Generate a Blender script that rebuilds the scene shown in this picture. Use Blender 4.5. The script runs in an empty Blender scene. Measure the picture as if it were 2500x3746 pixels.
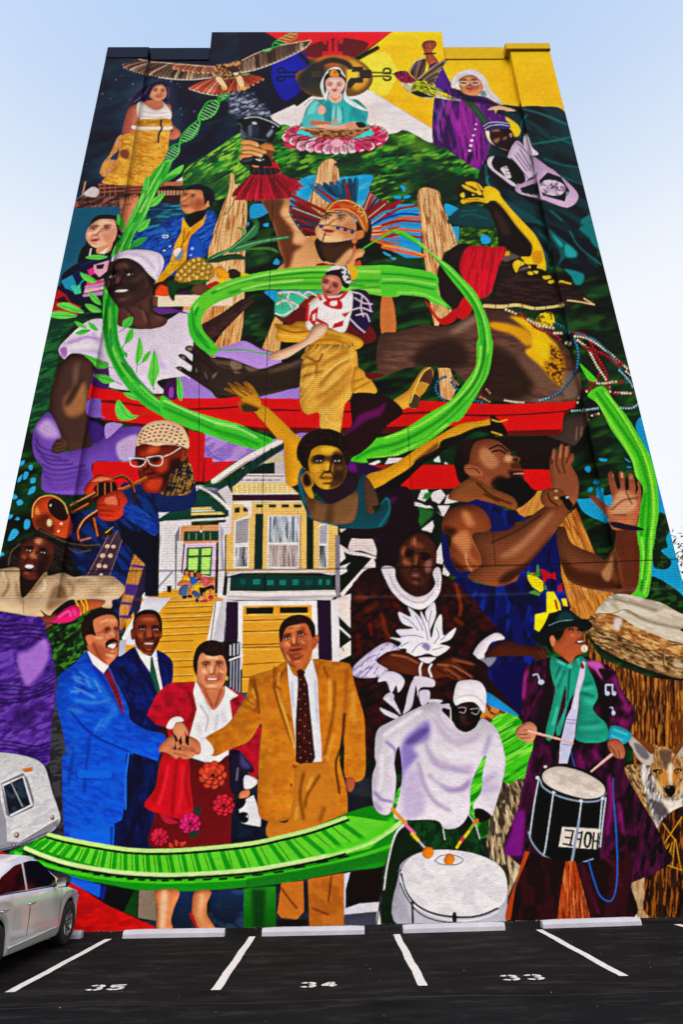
import bpy, bmesh, math, random
import numpy as np
from mathutils import Vector, Matrix
random.seed(7)
S = bpy.context.scene
COL = S.collection
# ---------------------------------------------------------------- camera
PW, PH = 2500, 3746                                   # photograph size in pixels
FPX, PITCH, YAW, ROLL, CD, CHT = 2405.07, .4343, .0185, -.0221, 15.1167, 1.921
_fw = Vector((math.sin(YAW)*math.cos(PITCH), math.cos(YAW)*math.cos(PITCH), math.sin(PITCH)))
_r = Vector((math.cos(YAW), -math.sin(YAW), 0)); _u = _r.cross(_fw)
CR = _r*math.cos(ROLL)+_u*math.sin(ROLL); CU = -_r*math.sin(ROLL)+_u*math.cos(ROLL)
CLOC = Vector((0, -CD, CHT))
cam = bpy.data.cameras.new('camera'); camo = bpy.data.objects.new('camera', cam); COL.objects.link(camo)
cam.sensor_fit = 'HORIZONTAL'; cam.sensor_width = 36; cam.lens = FPX/PW*36; cam.clip_end = 2000; cam.clip_start = .05
camo.matrix_world = Matrix(((CR.x, CU.x, -_fw.x, CLOC.x), (CR.y, CU.y, -_fw.y, CLOC.y), (CR.z, CU.z, -_fw.z, CLOC.z), (0, 0, 0, 1)))
S.camera = camo
S.render.resolution_x, S.render.resolution_y = 684, 1024
# ---------------------------------------------------------------- light
SUN_EL, SUN_AZ = math.radians(46), math.radians(184)   # high veiled sun behind the camera (azimuth from +Y, clockwise)
world = bpy.data.worlds.new('World'); S.world = world; world.use_nodes = True
nt = world.node_tree; bg = nt.nodes['Background']
sky = nt.nodes.new('ShaderNodeTexSky'); sky.sky_type = 'NISHITA'; sky.sun_disc = False
sky.sun_elevation = SUN_EL; sky.sun_rotation = SUN_AZ; sky.air_density = 2.1; sky.dust_density = 10; sky.ozone_density = 4
# thin high haze: the same all round, denser towards the horizon
wt = nt.nodes.new('ShaderNodeTexCoord'); wz = nt.nodes.new('ShaderNodeSeparateXYZ'); nt.links.new(wt.outputs['Generated'], wz.inputs[0])
wm = nt.nodes.new('ShaderNodeMapRange'); wm.interpolation_type = 'SMOOTHSTEP'
for k, q in ((1, .58), (2, .93), (3, .95), (4, .05)): wm.inputs[k].default_value = q
nt.links.new(wz.outputs[2], wm.inputs[0])
wx = nt.nodes.new('ShaderNodeMix'); wx.data_type = 'RGBA'; nt.links.new(wm.outputs[0], wx.inputs[0]); nt.links.new(sky.outputs[0], wx.inputs[6]); wx.inputs[7].default_value = (2.75, 2.82, 2.92, 1)
nt.links.new(wx.outputs[2], bg.inputs[0]); bg.inputs[1].default_value = .13
sl = bpy.data.lights.new('sun', 'SUN'); sl.energy = .7; sl.angle = math.radians(40); sl.color = (1, .96, .9)
so = bpy.data.objects.new('sun', sl); COL.objects.link(so)
sd = Vector((math.sin(SUN_AZ)*math.cos(SUN_EL), math.cos(SUN_AZ)*math.cos(SUN_EL), math.sin(SUN_EL)))
so.rotation_euler = sd.to_track_quat('Z', 'Y').to_euler(); so.location = (0, -20, 40)
vs = S.view_settings; vs.view_transform = 'Standard'; vs.look = 'None'; vs.exposure = 1.4; vs.gamma = 1; vs.use_curve_mapping = False
PAINT_GAIN = .76                                      # brightest paint
# ---------------------------------------------------------------- helpers
def tag(o, label=None, cat=None, group=None, kind=None):
    if label: o['label'] = label
    if cat: o['category'] = cat
    if group: o['group'] = group
    if kind: o['kind'] = kind
    return o
def empty(name, loc=(0, 0, 0)):
    o = bpy.data.objects.new(name, None); o.location = loc; o.empty_display_size = .2; COL.objects.link(o); return o
def obj(name, me, mats, parent=None, smooth=False):
    if isinstance(me, bmesh.types.BMesh):
        bm = me; me = bpy.data.meshes.new(name); bm.normal_update(); bm.to_mesh(me); bm.free()
    o = bpy.data.objects.new(name, me); COL.objects.link(o)
    if parent: o.parent = parent
    if len(me.materials) == 0:
        for m in (mats if isinstance(mats, (list, tuple)) else [mats]): me.materials.append(m)
    if smooth: me.polygons.foreach_set('use_smooth', [True]*len(me.polygons))
    return o
def box(bm, x0, x1, y0, y1, z0, z1, bev=0):
    g = bmesh.ops.create_cube(bm, size=1)['verts']
    for v in g: v.co = ((x0+x1)/2+v.co.x*(x1-x0), (y0+y1)/2+v.co.y*(y1-y0), (z0+z1)/2+v.co.z*(z1-z0))
    if bev:
        es = list({e for v in g for e in v.link_edges}); bmesh.ops.bevel(bm, geom=es, offset=bev, segments=2, affect='EDGES')
def tube(bm, pts, rad, seg=8, cap=True):
    pts = [Vector(p) for p in pts]; rings = []
    for i, p in enumerate(pts):
        d = (pts[min(i+1, len(pts)-1)]-pts[max(i-1, 0)]).normalized(); a = d.orthogonal().normalized(); b = d.cross(a)
        r = rad[i] if isinstance(rad, (list, tuple)) else rad
        rings.append([bm.verts.new(p+(a*math.cos(t)+b*math.sin(t))*r) for t in [2*math.pi*k/seg for k in range(seg)]])
    for A, B in zip(rings, rings[1:]):
        for k in range(seg): bm.faces.new((A[k], A[(k+1) % seg], B[(k+1) % seg], B[k]))
    if cap: bm.faces.new(rings[0][::-1]); bm.faces.new(rings[-1])
class NB:
    def __init__(s, name):
        s.m = bpy.data.materials.new(name); s.m.use_nodes = True; s.t = s.m.node_tree; s.p = s.t.nodes['Principled BSDF']
    def n(s, typ, **kw):
        x = s.t.nodes.new(typ)
        for k, v in kw.items():
            if k.startswith('i_'): x.inputs[int(k[2:]) if k[2:].isdigit() else k[2:]].default_value = v
            else: setattr(x, k, v)
        return x
    def l(s, a, b): s.t.links.new(a, b)
    def noise(s, scale, vec, detail=4, rough=.6):
        x = s.n('ShaderNodeTexNoise'); x.inputs['Scale'].default_value = scale; x.inputs['Detail'].default_value = detail; x.inputs['Roughness'].default_value = rough
        if vec is not None: s.l(vec, x.inputs['Vector'])
        return x
    def ramp(s, fac, stops):
        x = s.n('ShaderNodeValToRGB'); e = x.color_ramp.elements
        for i, (p, c) in enumerate(stops):
            if i > 1: e.new(p)
            e[i].position = p; e[i].color = c if len(c) == 4 else (*c, 1)
        s.l(fac, x.inputs[0]); return x
    def bump(s, h, dist, strength=1):
        x = s.n('ShaderNodeBump'); x.inputs['Distance'].default_value = dist; x.inputs['Strength'].default_value = strength
        s.l(h, x.inputs['Height']); s.l(x.outputs[0], s.p.inputs['Normal']); return x
    def math(s, op, a, b=None):
        x = s.n('ShaderNodeMath', operation=op)
        for i, v in enumerate((a, b)):
            if v is None: continue
            if isinstance(v, (int, float)): x.inputs[i].default_value = v
            else: s.l(v, x.inputs[i])
        return x.outputs[0]
def simple(name, col, rough=.6, metal=0, var=.12, scale=6, bump=0, coat=0, spec=.5):
    b = NB(name); tc = b.n('ShaderNodeTexCoord').outputs['Object']; n = b.noise(scale, tc, 5)
    c0 = tuple(max(0, c*(1-var)) for c in col); c1 = tuple(min(1, c*(1+var)) for c in col)
    r = b.ramp(n.outputs[0], [(.3, c0), (.7, c1)]); b.l(r.outputs[0], b.p.inputs['Base Color'])
    b.p.inputs['Roughness'].default_value = rough; b.p.inputs['Metallic'].default_value = metal; b.p.inputs['Coat Weight'].default_value = coat; b.p.inputs['Specular IOR Level'].default_value = spec
    if bump: b.bump(b.noise(scale*9, tc, 3).outputs[0], bump)
    return b.m
M = {}
# ---------------------------------------------------------------- mural painter
# The mural is painted shape by shape on the wall: every line of MURAL is one brush shape, its points given in
# photo pixels (tiles of the photo, see TILES), which the wall grid then picks up as paint colours.
TILES = {'O': (0, 0, .6272), 'A': (300, 100, 2.24), 'B': (900, 100, 2.24), 'C': (1500, 100, 2.24), 'D': (150, 600, 2.24),
         'E': (750, 600, 2.24), 'G': (1400, 600, 1.7422), 'H': (0, 1100, 2.24), 'I': (600, 1100, 2.24), 'J': (1100, 1250, 2.24),
         'K': (1800, 1250, 2.24), 'L': (0, 1700, 2.24), 'M': (600, 1600, 2.24), 'N': (1200, 1850, 2.24), 'P': (1800, 1850, 2.24),
         'Q': (0, 2200, 2.24), 'U': (600, 2200, 2.24), 'V': (1200, 2450, 2.24), 'X': (1800, 2400, 2.24), 'Y': (500, 2550, 2.24),
         'Z': (0, 2650, 2.24), 'b1': (0, 3000, 1.7422), 'b2': (800, 3000, 1.7422), 'b3': (1600, 3000, 1.7422), 'W': (0, 0, 1),
         'h5': (800, 340, 2.8), 'h1': (430, 100, 2.178), 'h2': (1400, 130, 3.136), 'h3': (1600, 640, 2.613), 'h4': (640, 1220, 3.136), 'f1': (260, 2200, 1.948),
         'f2': (680, 2230, 1.723), 'f3': (2140, 2680, 2.489), 'f4': (380, 1520, 2.133)}
CX0, CY0, CS = -440, 40, .5
CW, CH = 1700, 1740
canvas = np.zeros((CH, CW, 3), np.float32)
idbuf = np.zeros((CH, CW), np.int16)
part_keys, part_index = [], {}
rs = np.random.RandomState(11)
_lat = rs.rand(257, 257).astype(np.float32)

def vnoise(x, y):
    xi = np.floor(x).astype(int); yi = np.floor(y).astype(int)
    fx = x-xi; fy = y-yi
    fx = fx*fx*(3-2*fx); fy = fy*fy*(3-2*fy)
    a = _lat[yi & 255, xi & 255]; b = _lat[yi & 255, (xi+1) & 255]
    c = _lat[(yi+1) & 255, xi & 255]; d = _lat[(yi+1) & 255, (xi+1) & 255]
    return (a*(1-fx)+b*fx)*(1-fy)+(c*(1-fx)+d*fx)*fy

def hexc(h):
    if len(h) == 3: h = ''.join(c*2 for c in h)
    return np.array([int(h[i:i+2], 16)/255 for i in (0, 2, 4)], np.float32)

def boxblur(m, r):
    r = int(max(1, round(r)))
    for _ in range(2):
        for ax in (0, 1):
            c = np.cumsum(np.pad(m, [(r+1, r) if a == ax else (0, 0) for a in (0, 1)]), axis=ax, dtype=np.float32)
            n = m.shape[ax]
            m = (np.take(c, np.arange(2*r+1, 2*r+1+n), ax)-np.take(c, np.arange(0, n), ax))/(2*r+1)
    return m

def spline(P, closed, n=7):
    P = np.asarray(P, float); N = len(P)
    if N < 3: return P
    out = []
    for i in range(N if closed else N-1):
        p0 = P[(i-1) % N] if closed or i > 0 else 2*P[0]-P[1]
        p1 = P[i]; p2 = P[(i+1) % N]
        p3 = P[(i+2) % N] if closed or i+2 < N else 2*P[-1]-P[-2]
        t = np.linspace(0, 1, n, endpoint=False)[:, None]
        out.append(.5*(2*p1+(p2-p0)*t+(2*p0-5*p1+4*p2-p3)*t*t+(3*p1-p0-3*p2+p3)*t**3))
    if not closed: out.append(P[-1:])
    return np.concatenate(out)

def window(P, pad):
    x0, y0 = np.floor(P.min(0)-pad).astype(int); x1, y1 = np.ceil(P.max(0)+pad).astype(int)+1
    return max(0, x0), max(0, y0), min(CW, x1), min(CH, y1)

def raster(P, win):
    x0, y0, x1, y1 = win; w, h = x1-x0, y1-y0; S = 3
    A = (P-[x0, y0])*S; B = np.roll(A, -1, 0)
    ya, yb = np.minimum(A[:, 1], B[:, 1]), np.maximum(A[:, 1], B[:, 1])
    r0 = np.clip(np.ceil(ya-.5), 0, h*S).astype(int); r1 = np.clip(np.ceil(yb-.5), 0, h*S).astype(int)
    cnt = r1-r0; e = np.repeat(np.arange(len(A)), cnt)
    if len(e) == 0: return np.zeros((h, w), np.float32)
    row = np.arange(len(e))-np.repeat(np.cumsum(cnt)-cnt, cnt)+r0[e]
    t = (row+.5-A[e, 1])/(B[e, 1]-A[e, 1]); x = A[e, 0]+t*(B[e, 0]-A[e, 0])
    col = np.clip(np.ceil(x-.5), 0, w*S).astype(int)
    tog = np.zeros((h*S, w*S+1), np.int16); np.add.at(tog, (row, col), 1)
    m = (np.cumsum(tog, 1)[:, :w*S] & 1).astype(np.float32)
    return m.reshape(h, S, w, S).mean((1, 3))

def stroke(P, w0, w1, win):
    x0, y0, x1, y1 = win
    m = np.zeros((y1-y0, x1-x0), np.float32)
    L = np.concatenate([[0], np.cumsum(np.hypot(*np.diff(P, axis=0).T))]); L = L/max(L[-1], 1e-6)
    for i in range(len(P)-1):
        a, b = P[i], P[i+1]; wm = max(w0, w1)/2+1.5
        u0 = max(x0, int(min(a[0], b[0])-wm)); u1 = min(x1, int(max(a[0], b[0])+wm)+2)
        v0 = max(y0, int(min(a[1], b[1])-wm)); v1 = min(y1, int(max(a[1], b[1])+wm)+2)
        if u1 <= u0 or v1 <= v0: continue
        X, Y = np.meshgrid(np.arange(u0, u1)+.5, np.arange(v0, v1)+.5)
        d = b-a; t = np.clip(((X-a[0])*d[0]+(Y-a[1])*d[1])/max(d@d, 1e-9), 0, 1)
        dist = np.hypot(X-a[0]-t*d[0], Y-a[1]-t*d[1])
        hw = (w0+(w1-w0)*(L[i]+t*(L[i+1]-L[i])))/2
        c = np.clip(hw-dist+.5, 0, 1)*np.minimum(1, 2*hw+.15)
        s = m[v0-y0:v1-y0, u0-x0:u1-x0]; np.maximum(s, c, out=s)
    return m

base = [None]
def put(m, win, col, alpha=1, clip=False, vol=0, setid=True):
    x0, y0, x1, y1 = win
    if x1 <= x0 or y1 <= y0: return
    h, w = m.shape
    if clip and base[0] is not None:
        bm, (bx0, by0, bx1, by1) = base[0]
        c = np.zeros_like(m)
        u0, v0, u1, v1 = max(x0, bx0), max(y0, by0), min(x1, bx1), min(y1, by1)
        if u1 > u0 and v1 > v0: c[v0-y0:v1-y0, u0-x0:u1-x0] = bm[v0-by0:v1-by0, u0-bx0:u1-bx0]
        m = m*c
    if isinstance(col, tuple):
        ax, a, b = col
        t = np.linspace(0, 1, h)[:, None] if ax == 'v' else np.linspace(0, 1, w)[None, :]
        C = a+(b-a)*np.broadcast_to(t, (h, w))[..., None]
    else: C = np.broadcast_to(col, (h, w, 3))
    if vol:
        r = max(2, .10*min(h, w)); mb = boxblur(m, r)
        k = int(max(1, r*.7)); sh = np.roll(np.roll(mb, -k, 0), -k//2, 1)
        C = C*np.clip(1+vol*(1.6*(mb-sh)+.9*(mb-1)+.12), .15, 1.7)[..., None]
    a = (m*alpha)[..., None]
    v = canvas[y0:y1, x0:x1]; v *= 1-a; v += C*a
    if setid: idbuf[y0:y1, x0:x1][m*alpha > .5] = cur[0]

cur = [0]
def color(tok):
    if '/' in tok: a, b = tok.split('/'); return ('v', hexc(a), hexc(b))
    if '|' in tok: a, b = tok.split('|'); return ('h', hexc(a), hexc(b))
    return hexc(tok)

def ell(c, r, rot=0, n=28):
    t = np.linspace(0, 2*np.pi, n, endpoint=False); e = np.stack([np.cos(t)*r[0], np.sin(t)*r[1]], 1)
    k, s = np.cos(rot), np.sin(rot)
    return np.asarray(c)+e@np.array([[k, s], [-s, k]])

def soft(P, col, blur=0, alpha=1, clip=True):
    win = window(P, 1+2.2*blur); m = raster(P, win)
    if blur: m = boxblur(m, blur)
    put(m, win, col, alpha, clip)

def softline(P, w0, w1, col, blur=0, alpha=1, clip=True):
    P = spline(P, False); win = window(P, max(w0, w1)/2+2+2.2*blur); m = stroke(P, w0, w1, win)
    if blur: m = boxblur(m, blur)
    put(m, win, col, alpha, clip)

def face(skin, dark, pts, opt):
    eL, eR, no, mL, mR = [np.array(p, float) for p in pts]
    ax = eR-eL; d = np.hypot(*ax); ax = ax/d; rot = math.atan2(ax[1], ax[0])
    mid = (eL+eR)/2; dn = (mL+mR)/2-mid; H = np.hypot(*dn); dn = dn/H
    D = max(d, .8*H)
    light = np.clip(skin*1.28+.05, 0, 1); deep = dark*.45
    lip = hexc(opt.get('L', '8a3a34'))
    mc = (mL+mR)/2; mw = np.hypot(*(mR-mL)); mrot = math.atan2(*(mR-mL)[::-1])
    soft(ell(no-dn*.55*H*.5+ax*0, (.10*D, .34*H), math.atan2(dn[1], dn[0])-math.pi/2), light, .06*D, .55)
    for s, e in ((-1, eL), (1, eR)):
        soft(ell(e+dn*.42*H+ax*s*.12*d, (.17*D, .14*D), rot), light, .08*D, .5)
        soft(ell(e-dn*.04*H, (.25*d, .15*D), rot), dark, .055*D, .95)
        softline([no+dn*.02*H+ax*s*.16*D, mc+ax*s*(mw*.62)], .06*D, .035*D, dark*.8, .02*D, .8)
    soft(ell(mid+ax*.62*d+dn*.55*H, (.2*D, .7*H), rot), dark, .14*D, .45)
    soft(ell(mid-dn*.62*H, (.42*D, .16*D), rot), light, .1*D, .45)
    softline([eR-ax*.3*d, no+ax*.15*D-dn*.1*D, no+ax*.13*D], .06*D, .10*D, dark*.85, .025*D, .9)
    soft(ell(no+dn*.06*D, (.15*D, .055*D), rot), dark, .02*D, .9)
    for s in (-1, 1): soft(ell(no+ax*s*.08*D+dn*.04*D, (.04*D, .025*D), rot), deep, .01*D, .9)
    for s, e in ((-1, eL), (1, eR)):
        w = .19*d if 'p' not in opt else .15*d
        softline([e-ax*s*.26*d-dn*.22*D, e-dn*.27*D+ax*s*.04*d, e+ax*s*.30*d-dn*.19*D], .10*D, .045*D, deep*.7, .01*D, 1)
        if 'z' in opt:
            softline([e-ax*w*1.1, e+dn*.04*D, e+ax*w*1.1], .05*D, .04*D, deep*.5, .01*D)
            continue
        soft(ell(e, (w, .062*D), rot), np.array([.86, .82, .78], np.float32), 0, .95)
        soft(ell(e+ax*float(opt.get('g', 0))*.08*d, (.066*D, .066*D), rot), deep*.4, 0)
        softline([e-ax*w*1.15, e-dn*.07*D, e+ax*w*1.15], .045*D, .03*D, deep*.5, 0)
        softline([e-ax*w, e+dn*.09*D, e+ax*w], .025*D, .02*D, dark*.8, .01*D, .7)
    if 'm' in opt:
        softline([mL-ax*.1*mw+dn*.05*D, mc-dn*.14*D, mR+ax*.1*mw+dn*.05*D], .12*D, .12*D, hexc(opt['m']), .01*D)
    hm = .10*D
    if 't' in opt:
        k = float(opt['t']); soft(ell(mc, (mw*.54, hm*k*1.25), mrot), lip, .01*D)
        soft(ell(mc, (mw*.46, hm*k*.95), mrot), deep*.4, 0)
        soft(ell(mc-dn*hm*.25*k, (mw*.42, hm*k*.55), mrot), np.array([.92, .88, .84], np.float32), 0)
    else:
        soft(ell(mc-dn*hm*.3, (mw*.5, hm*.55), mrot), lip*.8, .01*D)
        soft(ell(mc+dn*hm*.4, (mw*.42, hm*.6), mrot), np.clip(lip*1.15, 0, 1), .01*D)
        softline([mL, mc+dn*.01*D, mR], .035*D, .035*D, deep*.6, .005*D)
    soft(ell(mc+dn*.30*D, (mw*.4, .05*D), rot), dark, .04*D, .6)
    soft(ell(mc+dn*.44*D, (mw*.3, .08*D), rot), light, .05*D, .5)

def resample(P, n):
    P = spline(P, False, 10); L = np.concatenate([[0], np.cumsum(np.hypot(*np.diff(P, axis=0).T))]); s = np.linspace(0, L[-1], n)
    return np.stack([np.interp(s, L, P[:, 0]), np.interp(s, L, P[:, 1])], 1)

def fan(c0, c1, n, A, B, wide=1.0):
    # a row of overlapping feathers (or petals) from line A to line B
    A, B = resample(A, n), resample(B, n)
    sp = np.hypot(*np.diff((A+B*2)/3, axis=0).T).mean()*.62*wide if n > 1 else 6
    for i in range(n):
        a, b = A[i], B[i]; d = b-a; Ln = max(np.hypot(*d), 1e-3); d = d/Ln; p = np.array([-d[1], d[0]]); col = c0+(c1-c0)*rs.rand(); col = col*(.85+.3*rs.rand())
        def shp(s, q): return spline([a+p*s*.45, a+d*Ln*.5+p*s*.8, a+d*Ln*.85*q+p*s*.75, a+d*Ln*q, a+d*Ln*.85*q-p*s*.75, a+d*Ln*.5-p*s*.8, a-p*s*.45], True, 4)
        soft(shp(sp*1.18, 1.03), np.clip(c1*.25, 0, 1), 0, 1, False); soft(shp(sp*.95, 1), np.clip(col, 0, 1), 0, 1, False)
        soft(shp(sp*.5, .75), np.clip(col*.72, 0, 1), sp*.25, .7, False)
        softline([a+d*Ln*.1, b-d*Ln*.08], max(.5, sp*.16), .4, np.clip(c1*.35, 0, 1), 0, .8, False)
        softline([b-p*sp*.45-d*sp*.35, b, b+p*sp*.45-d*sp*.35], max(.6, sp*.22), max(.6, sp*.22), np.clip(c0*1.35+.08, 0, 1), 0, .8, False)

def rose(col, c, r):
    for ring, (rr, n, pr, k) in enumerate(((.68, 9, .36, .82), (.42, 7, .32, 1.0), (.18, 5, .24, .8))):
        for i in range(n):
            a = 2*np.pi*(i+ring*.4)/n; q = np.asarray(c)+r*rr*np.array([math.cos(a), math.sin(a)])
            soft(ell(q, (r*pr, r*pr), 0, 12), np.clip(col*.38, 0, 1), 0, 1, False); soft(ell(q+(-.03*r, -.03*r), (r*pr*.86, r*pr*.86), 0, 12), np.clip(col*k*(.85+.3*rs.rand()), 0, 1), 0, 1, False)
            soft(ell(q+r*.10*np.array([math.cos(a), math.sin(a)]), (r*pr*.5, r*pr*.5), 0, 12), np.clip(col*1.25+.03, 0, 1), r*.06, .6, False)
    soft(ell(c, (r*.12, r*.12), 0, 10), np.clip(col*.3, 0, 1), 0, 1, False)

def paint(text):
    tx, ty, ts = 0, 0, 1
    for ln in text.split('\n'):
        ln = ln.strip()
        if not ln or ln[0] == '#': continue
        if ln[0] == '@':
            nm, lb = ln[1:].split(';', 1)
            if lb not in part_index: part_index[lb] = len(part_keys); part_keys.append((nm, lb))
            cur[0] = part_index[lb]; continue
        tk = ln.split()
        if tk[0] == 'T': tx, ty, ts = TILES[tk[1]]; continue
        k = CS/ts
        def pt(s): a, b = s.split(','); return ((tx+float(a)/ts-CX0)*CS, (ty+float(b)/ts-CY0)*CS)
        if tk[0] == 'N':
            bm, win = base[0]; x0, y0, x1, y1 = win
            sx, sy, ang, thr, sf = [float(v) for v in tk[2:7]]; al = float(tk[7]) if len(tk) > 7 else 1
            X, Y = np.meshgrid(np.arange(x0, x1), np.arange(y0, y1)); a = math.radians(ang)
            u = (X*math.cos(a)+Y*math.sin(a))/(sx*k); v = (-X*math.sin(a)+Y*math.cos(a))/(sy*k)
            o = rs.rand(4)*200
            n = .65*vnoise(u+o[0], v+o[1])+.35*vnoise(u*2.3+o[2], v*2.3+o[3]); n = np.clip((n-.5)*1.7+.5, 0, 1)
            sf *= 1.5; m = np.clip((n-thr+sf)/(2*sf), 0, 1); m = (m*m*(3-2*m)).astype(np.float32)*bm
            put(m, win, color(tk[1]), al, False, 0, False); continue
        opt = {}; pts = []; i = 2
        if tk[0] == 'F':
            P = [pt(s) for s in tk[3:8]]; o = {s[0]: s[1:] for s in tk[8:]}
            face(hexc(tk[1]), hexc(tk[2]), P, o); continue
        if tk[0] == 'W':
            A, B = [[pt(s) for s in g.split()] for g in ' '.join(tk[5:] if tk[4][0] == 'x' else tk[4:]).split(';')]
            fan(hexc(tk[1]), hexc(tk[2]), int(tk[3]), A, B, float(tk[4][1:]) if tk[4][0] == 'x' else 1.0); continue
        if tk[0] == 'R':
            for g in tk[3:]: rose(hexc(tk[1]), pt(g), float(tk[2])*k)
            continue
        while i < len(tk) and tk[i][0].isalpha(): opt[tk[i][0]] = tk[i][1:]; i += 1
        groups = ' '.join(tk[i:]).split(';')
        col = color(tk[1]); bl = float(opt.get('b', 0))*k; al = float(opt.get('a', 1)); cl = 'c' in opt; vol = float(opt.get('v', 0))
        for g in groups:
            P = [s for s in g.split()]
            if not P: continue
            if tk[0] == 'e':
                c = pt(P[0]); r = [float(q)*k for q in P[1].split(',')]; rot = math.radians(float(P[2].split(',')[0])) if len(P) > 2 else 0
                Q = ell(c, r, rot)
            else:
                Q = np.array([pt(s) for s in P])
                if tk[0] == 's': Q = spline(Q, True)
                elif tk[0] == 'l': Q = spline(Q, False)
            if tk[0] == 'd':                               # a string of beads along a path
                Q = spline(Q, False, 12); w0 = float(opt.get('w', 10))*k
                L = np.concatenate([[0], np.cumsum(np.hypot(*np.diff(Q, axis=0).T))]); n = max(1, int(L[-1]/(w0*.95)))
                for s in (np.arange(n)+.5)/n*L[-1]:
                    c = np.array([np.interp(s, L, Q[:, 0]), np.interp(s, L, Q[:, 1])]); r = w0*(.46+.08*rs.rand())
                    soft(ell(c, (r, r), 0, 14), col*.45, 0, 1, False); soft(ell(c-r*.12, (r*.82, r*.82), 0, 14), col*(.9+.2*rs.rand()), 0, 1, False)
                    soft(ell(c-r*.3, (r*.3, r*.3), 0, 8), np.clip(col*1.5+.1, 0, 1), 0, .8, False)
                continue
            if tk[0] in 'lk':
                ws = opt.get('w', '6').split('-'); w0 = float(ws[0])*k; w1 = float(ws[-1])*k
                if cl: bl = max(bl*1.25, .3*w0)
                win = window(Q, max(w0, w1)/2+2+2.2*bl); m = stroke(Q, w0, w1, win) if win[2] > win[0] and win[3] > win[1] else None
            else:
                win = window(Q, 2+2.2*bl); m = raster(Q, win) if win[2] > win[0] and win[3] > win[1] else None
            if m is None: continue
            if bl >= .5: m = boxblur(m, bl)
            put(m, win, col, al, cl, vol)
            if not cl and al > .9 and tk[0] in 'pse' : base[0] = (m, win)

def components(mask_ids, small):
    """Split each painted kind into connected pieces; specks join the paint next to them."""
    H_, W_ = mask_ids.shape
    for _ in range(2):
        chg = np.diff(mask_ids, axis=1) != 0
        runs, prev, par = [], [], []
        def find(a):
            while par[a] != a: par[a] = par[par[a]]; a = par[a]
            return a
        for y in range(H_):
            cuts = np.concatenate([[0], np.nonzero(chg[y])[0]+1, [W_]]); row = []; j = 0
            for a, b in zip(cuts[:-1], cuts[1:]):
                k = len(runs); runs.append((y, a, b, mask_ids[y, a])); par.append(k); row.append(k)
                while j < len(prev) and runs[prev[j]][2] <= a: j += 1
                i = j
                while i < len(prev) and runs[prev[i]][1] < b:
                    if runs[prev[i]][3] == mask_ids[y, a]: par[find(k)] = find(prev[i])
                    i += 1
            prev = row
        area = {}
        for k, (y, a, b, v) in enumerate(runs): r = find(k); area[r] = area.get(r, 0)+b-a
        lab = np.zeros((H_, W_), np.int32)
        for k, (y, a, b, v) in enumerate(runs):
            r = find(k); lab[y, a:b] = r
            if area[r] < small: mask_ids[y, a:b] = mask_ids[y, a-1] if a > 0 else (mask_ids[y, b] if b < W_ else v)
    return lab

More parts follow.
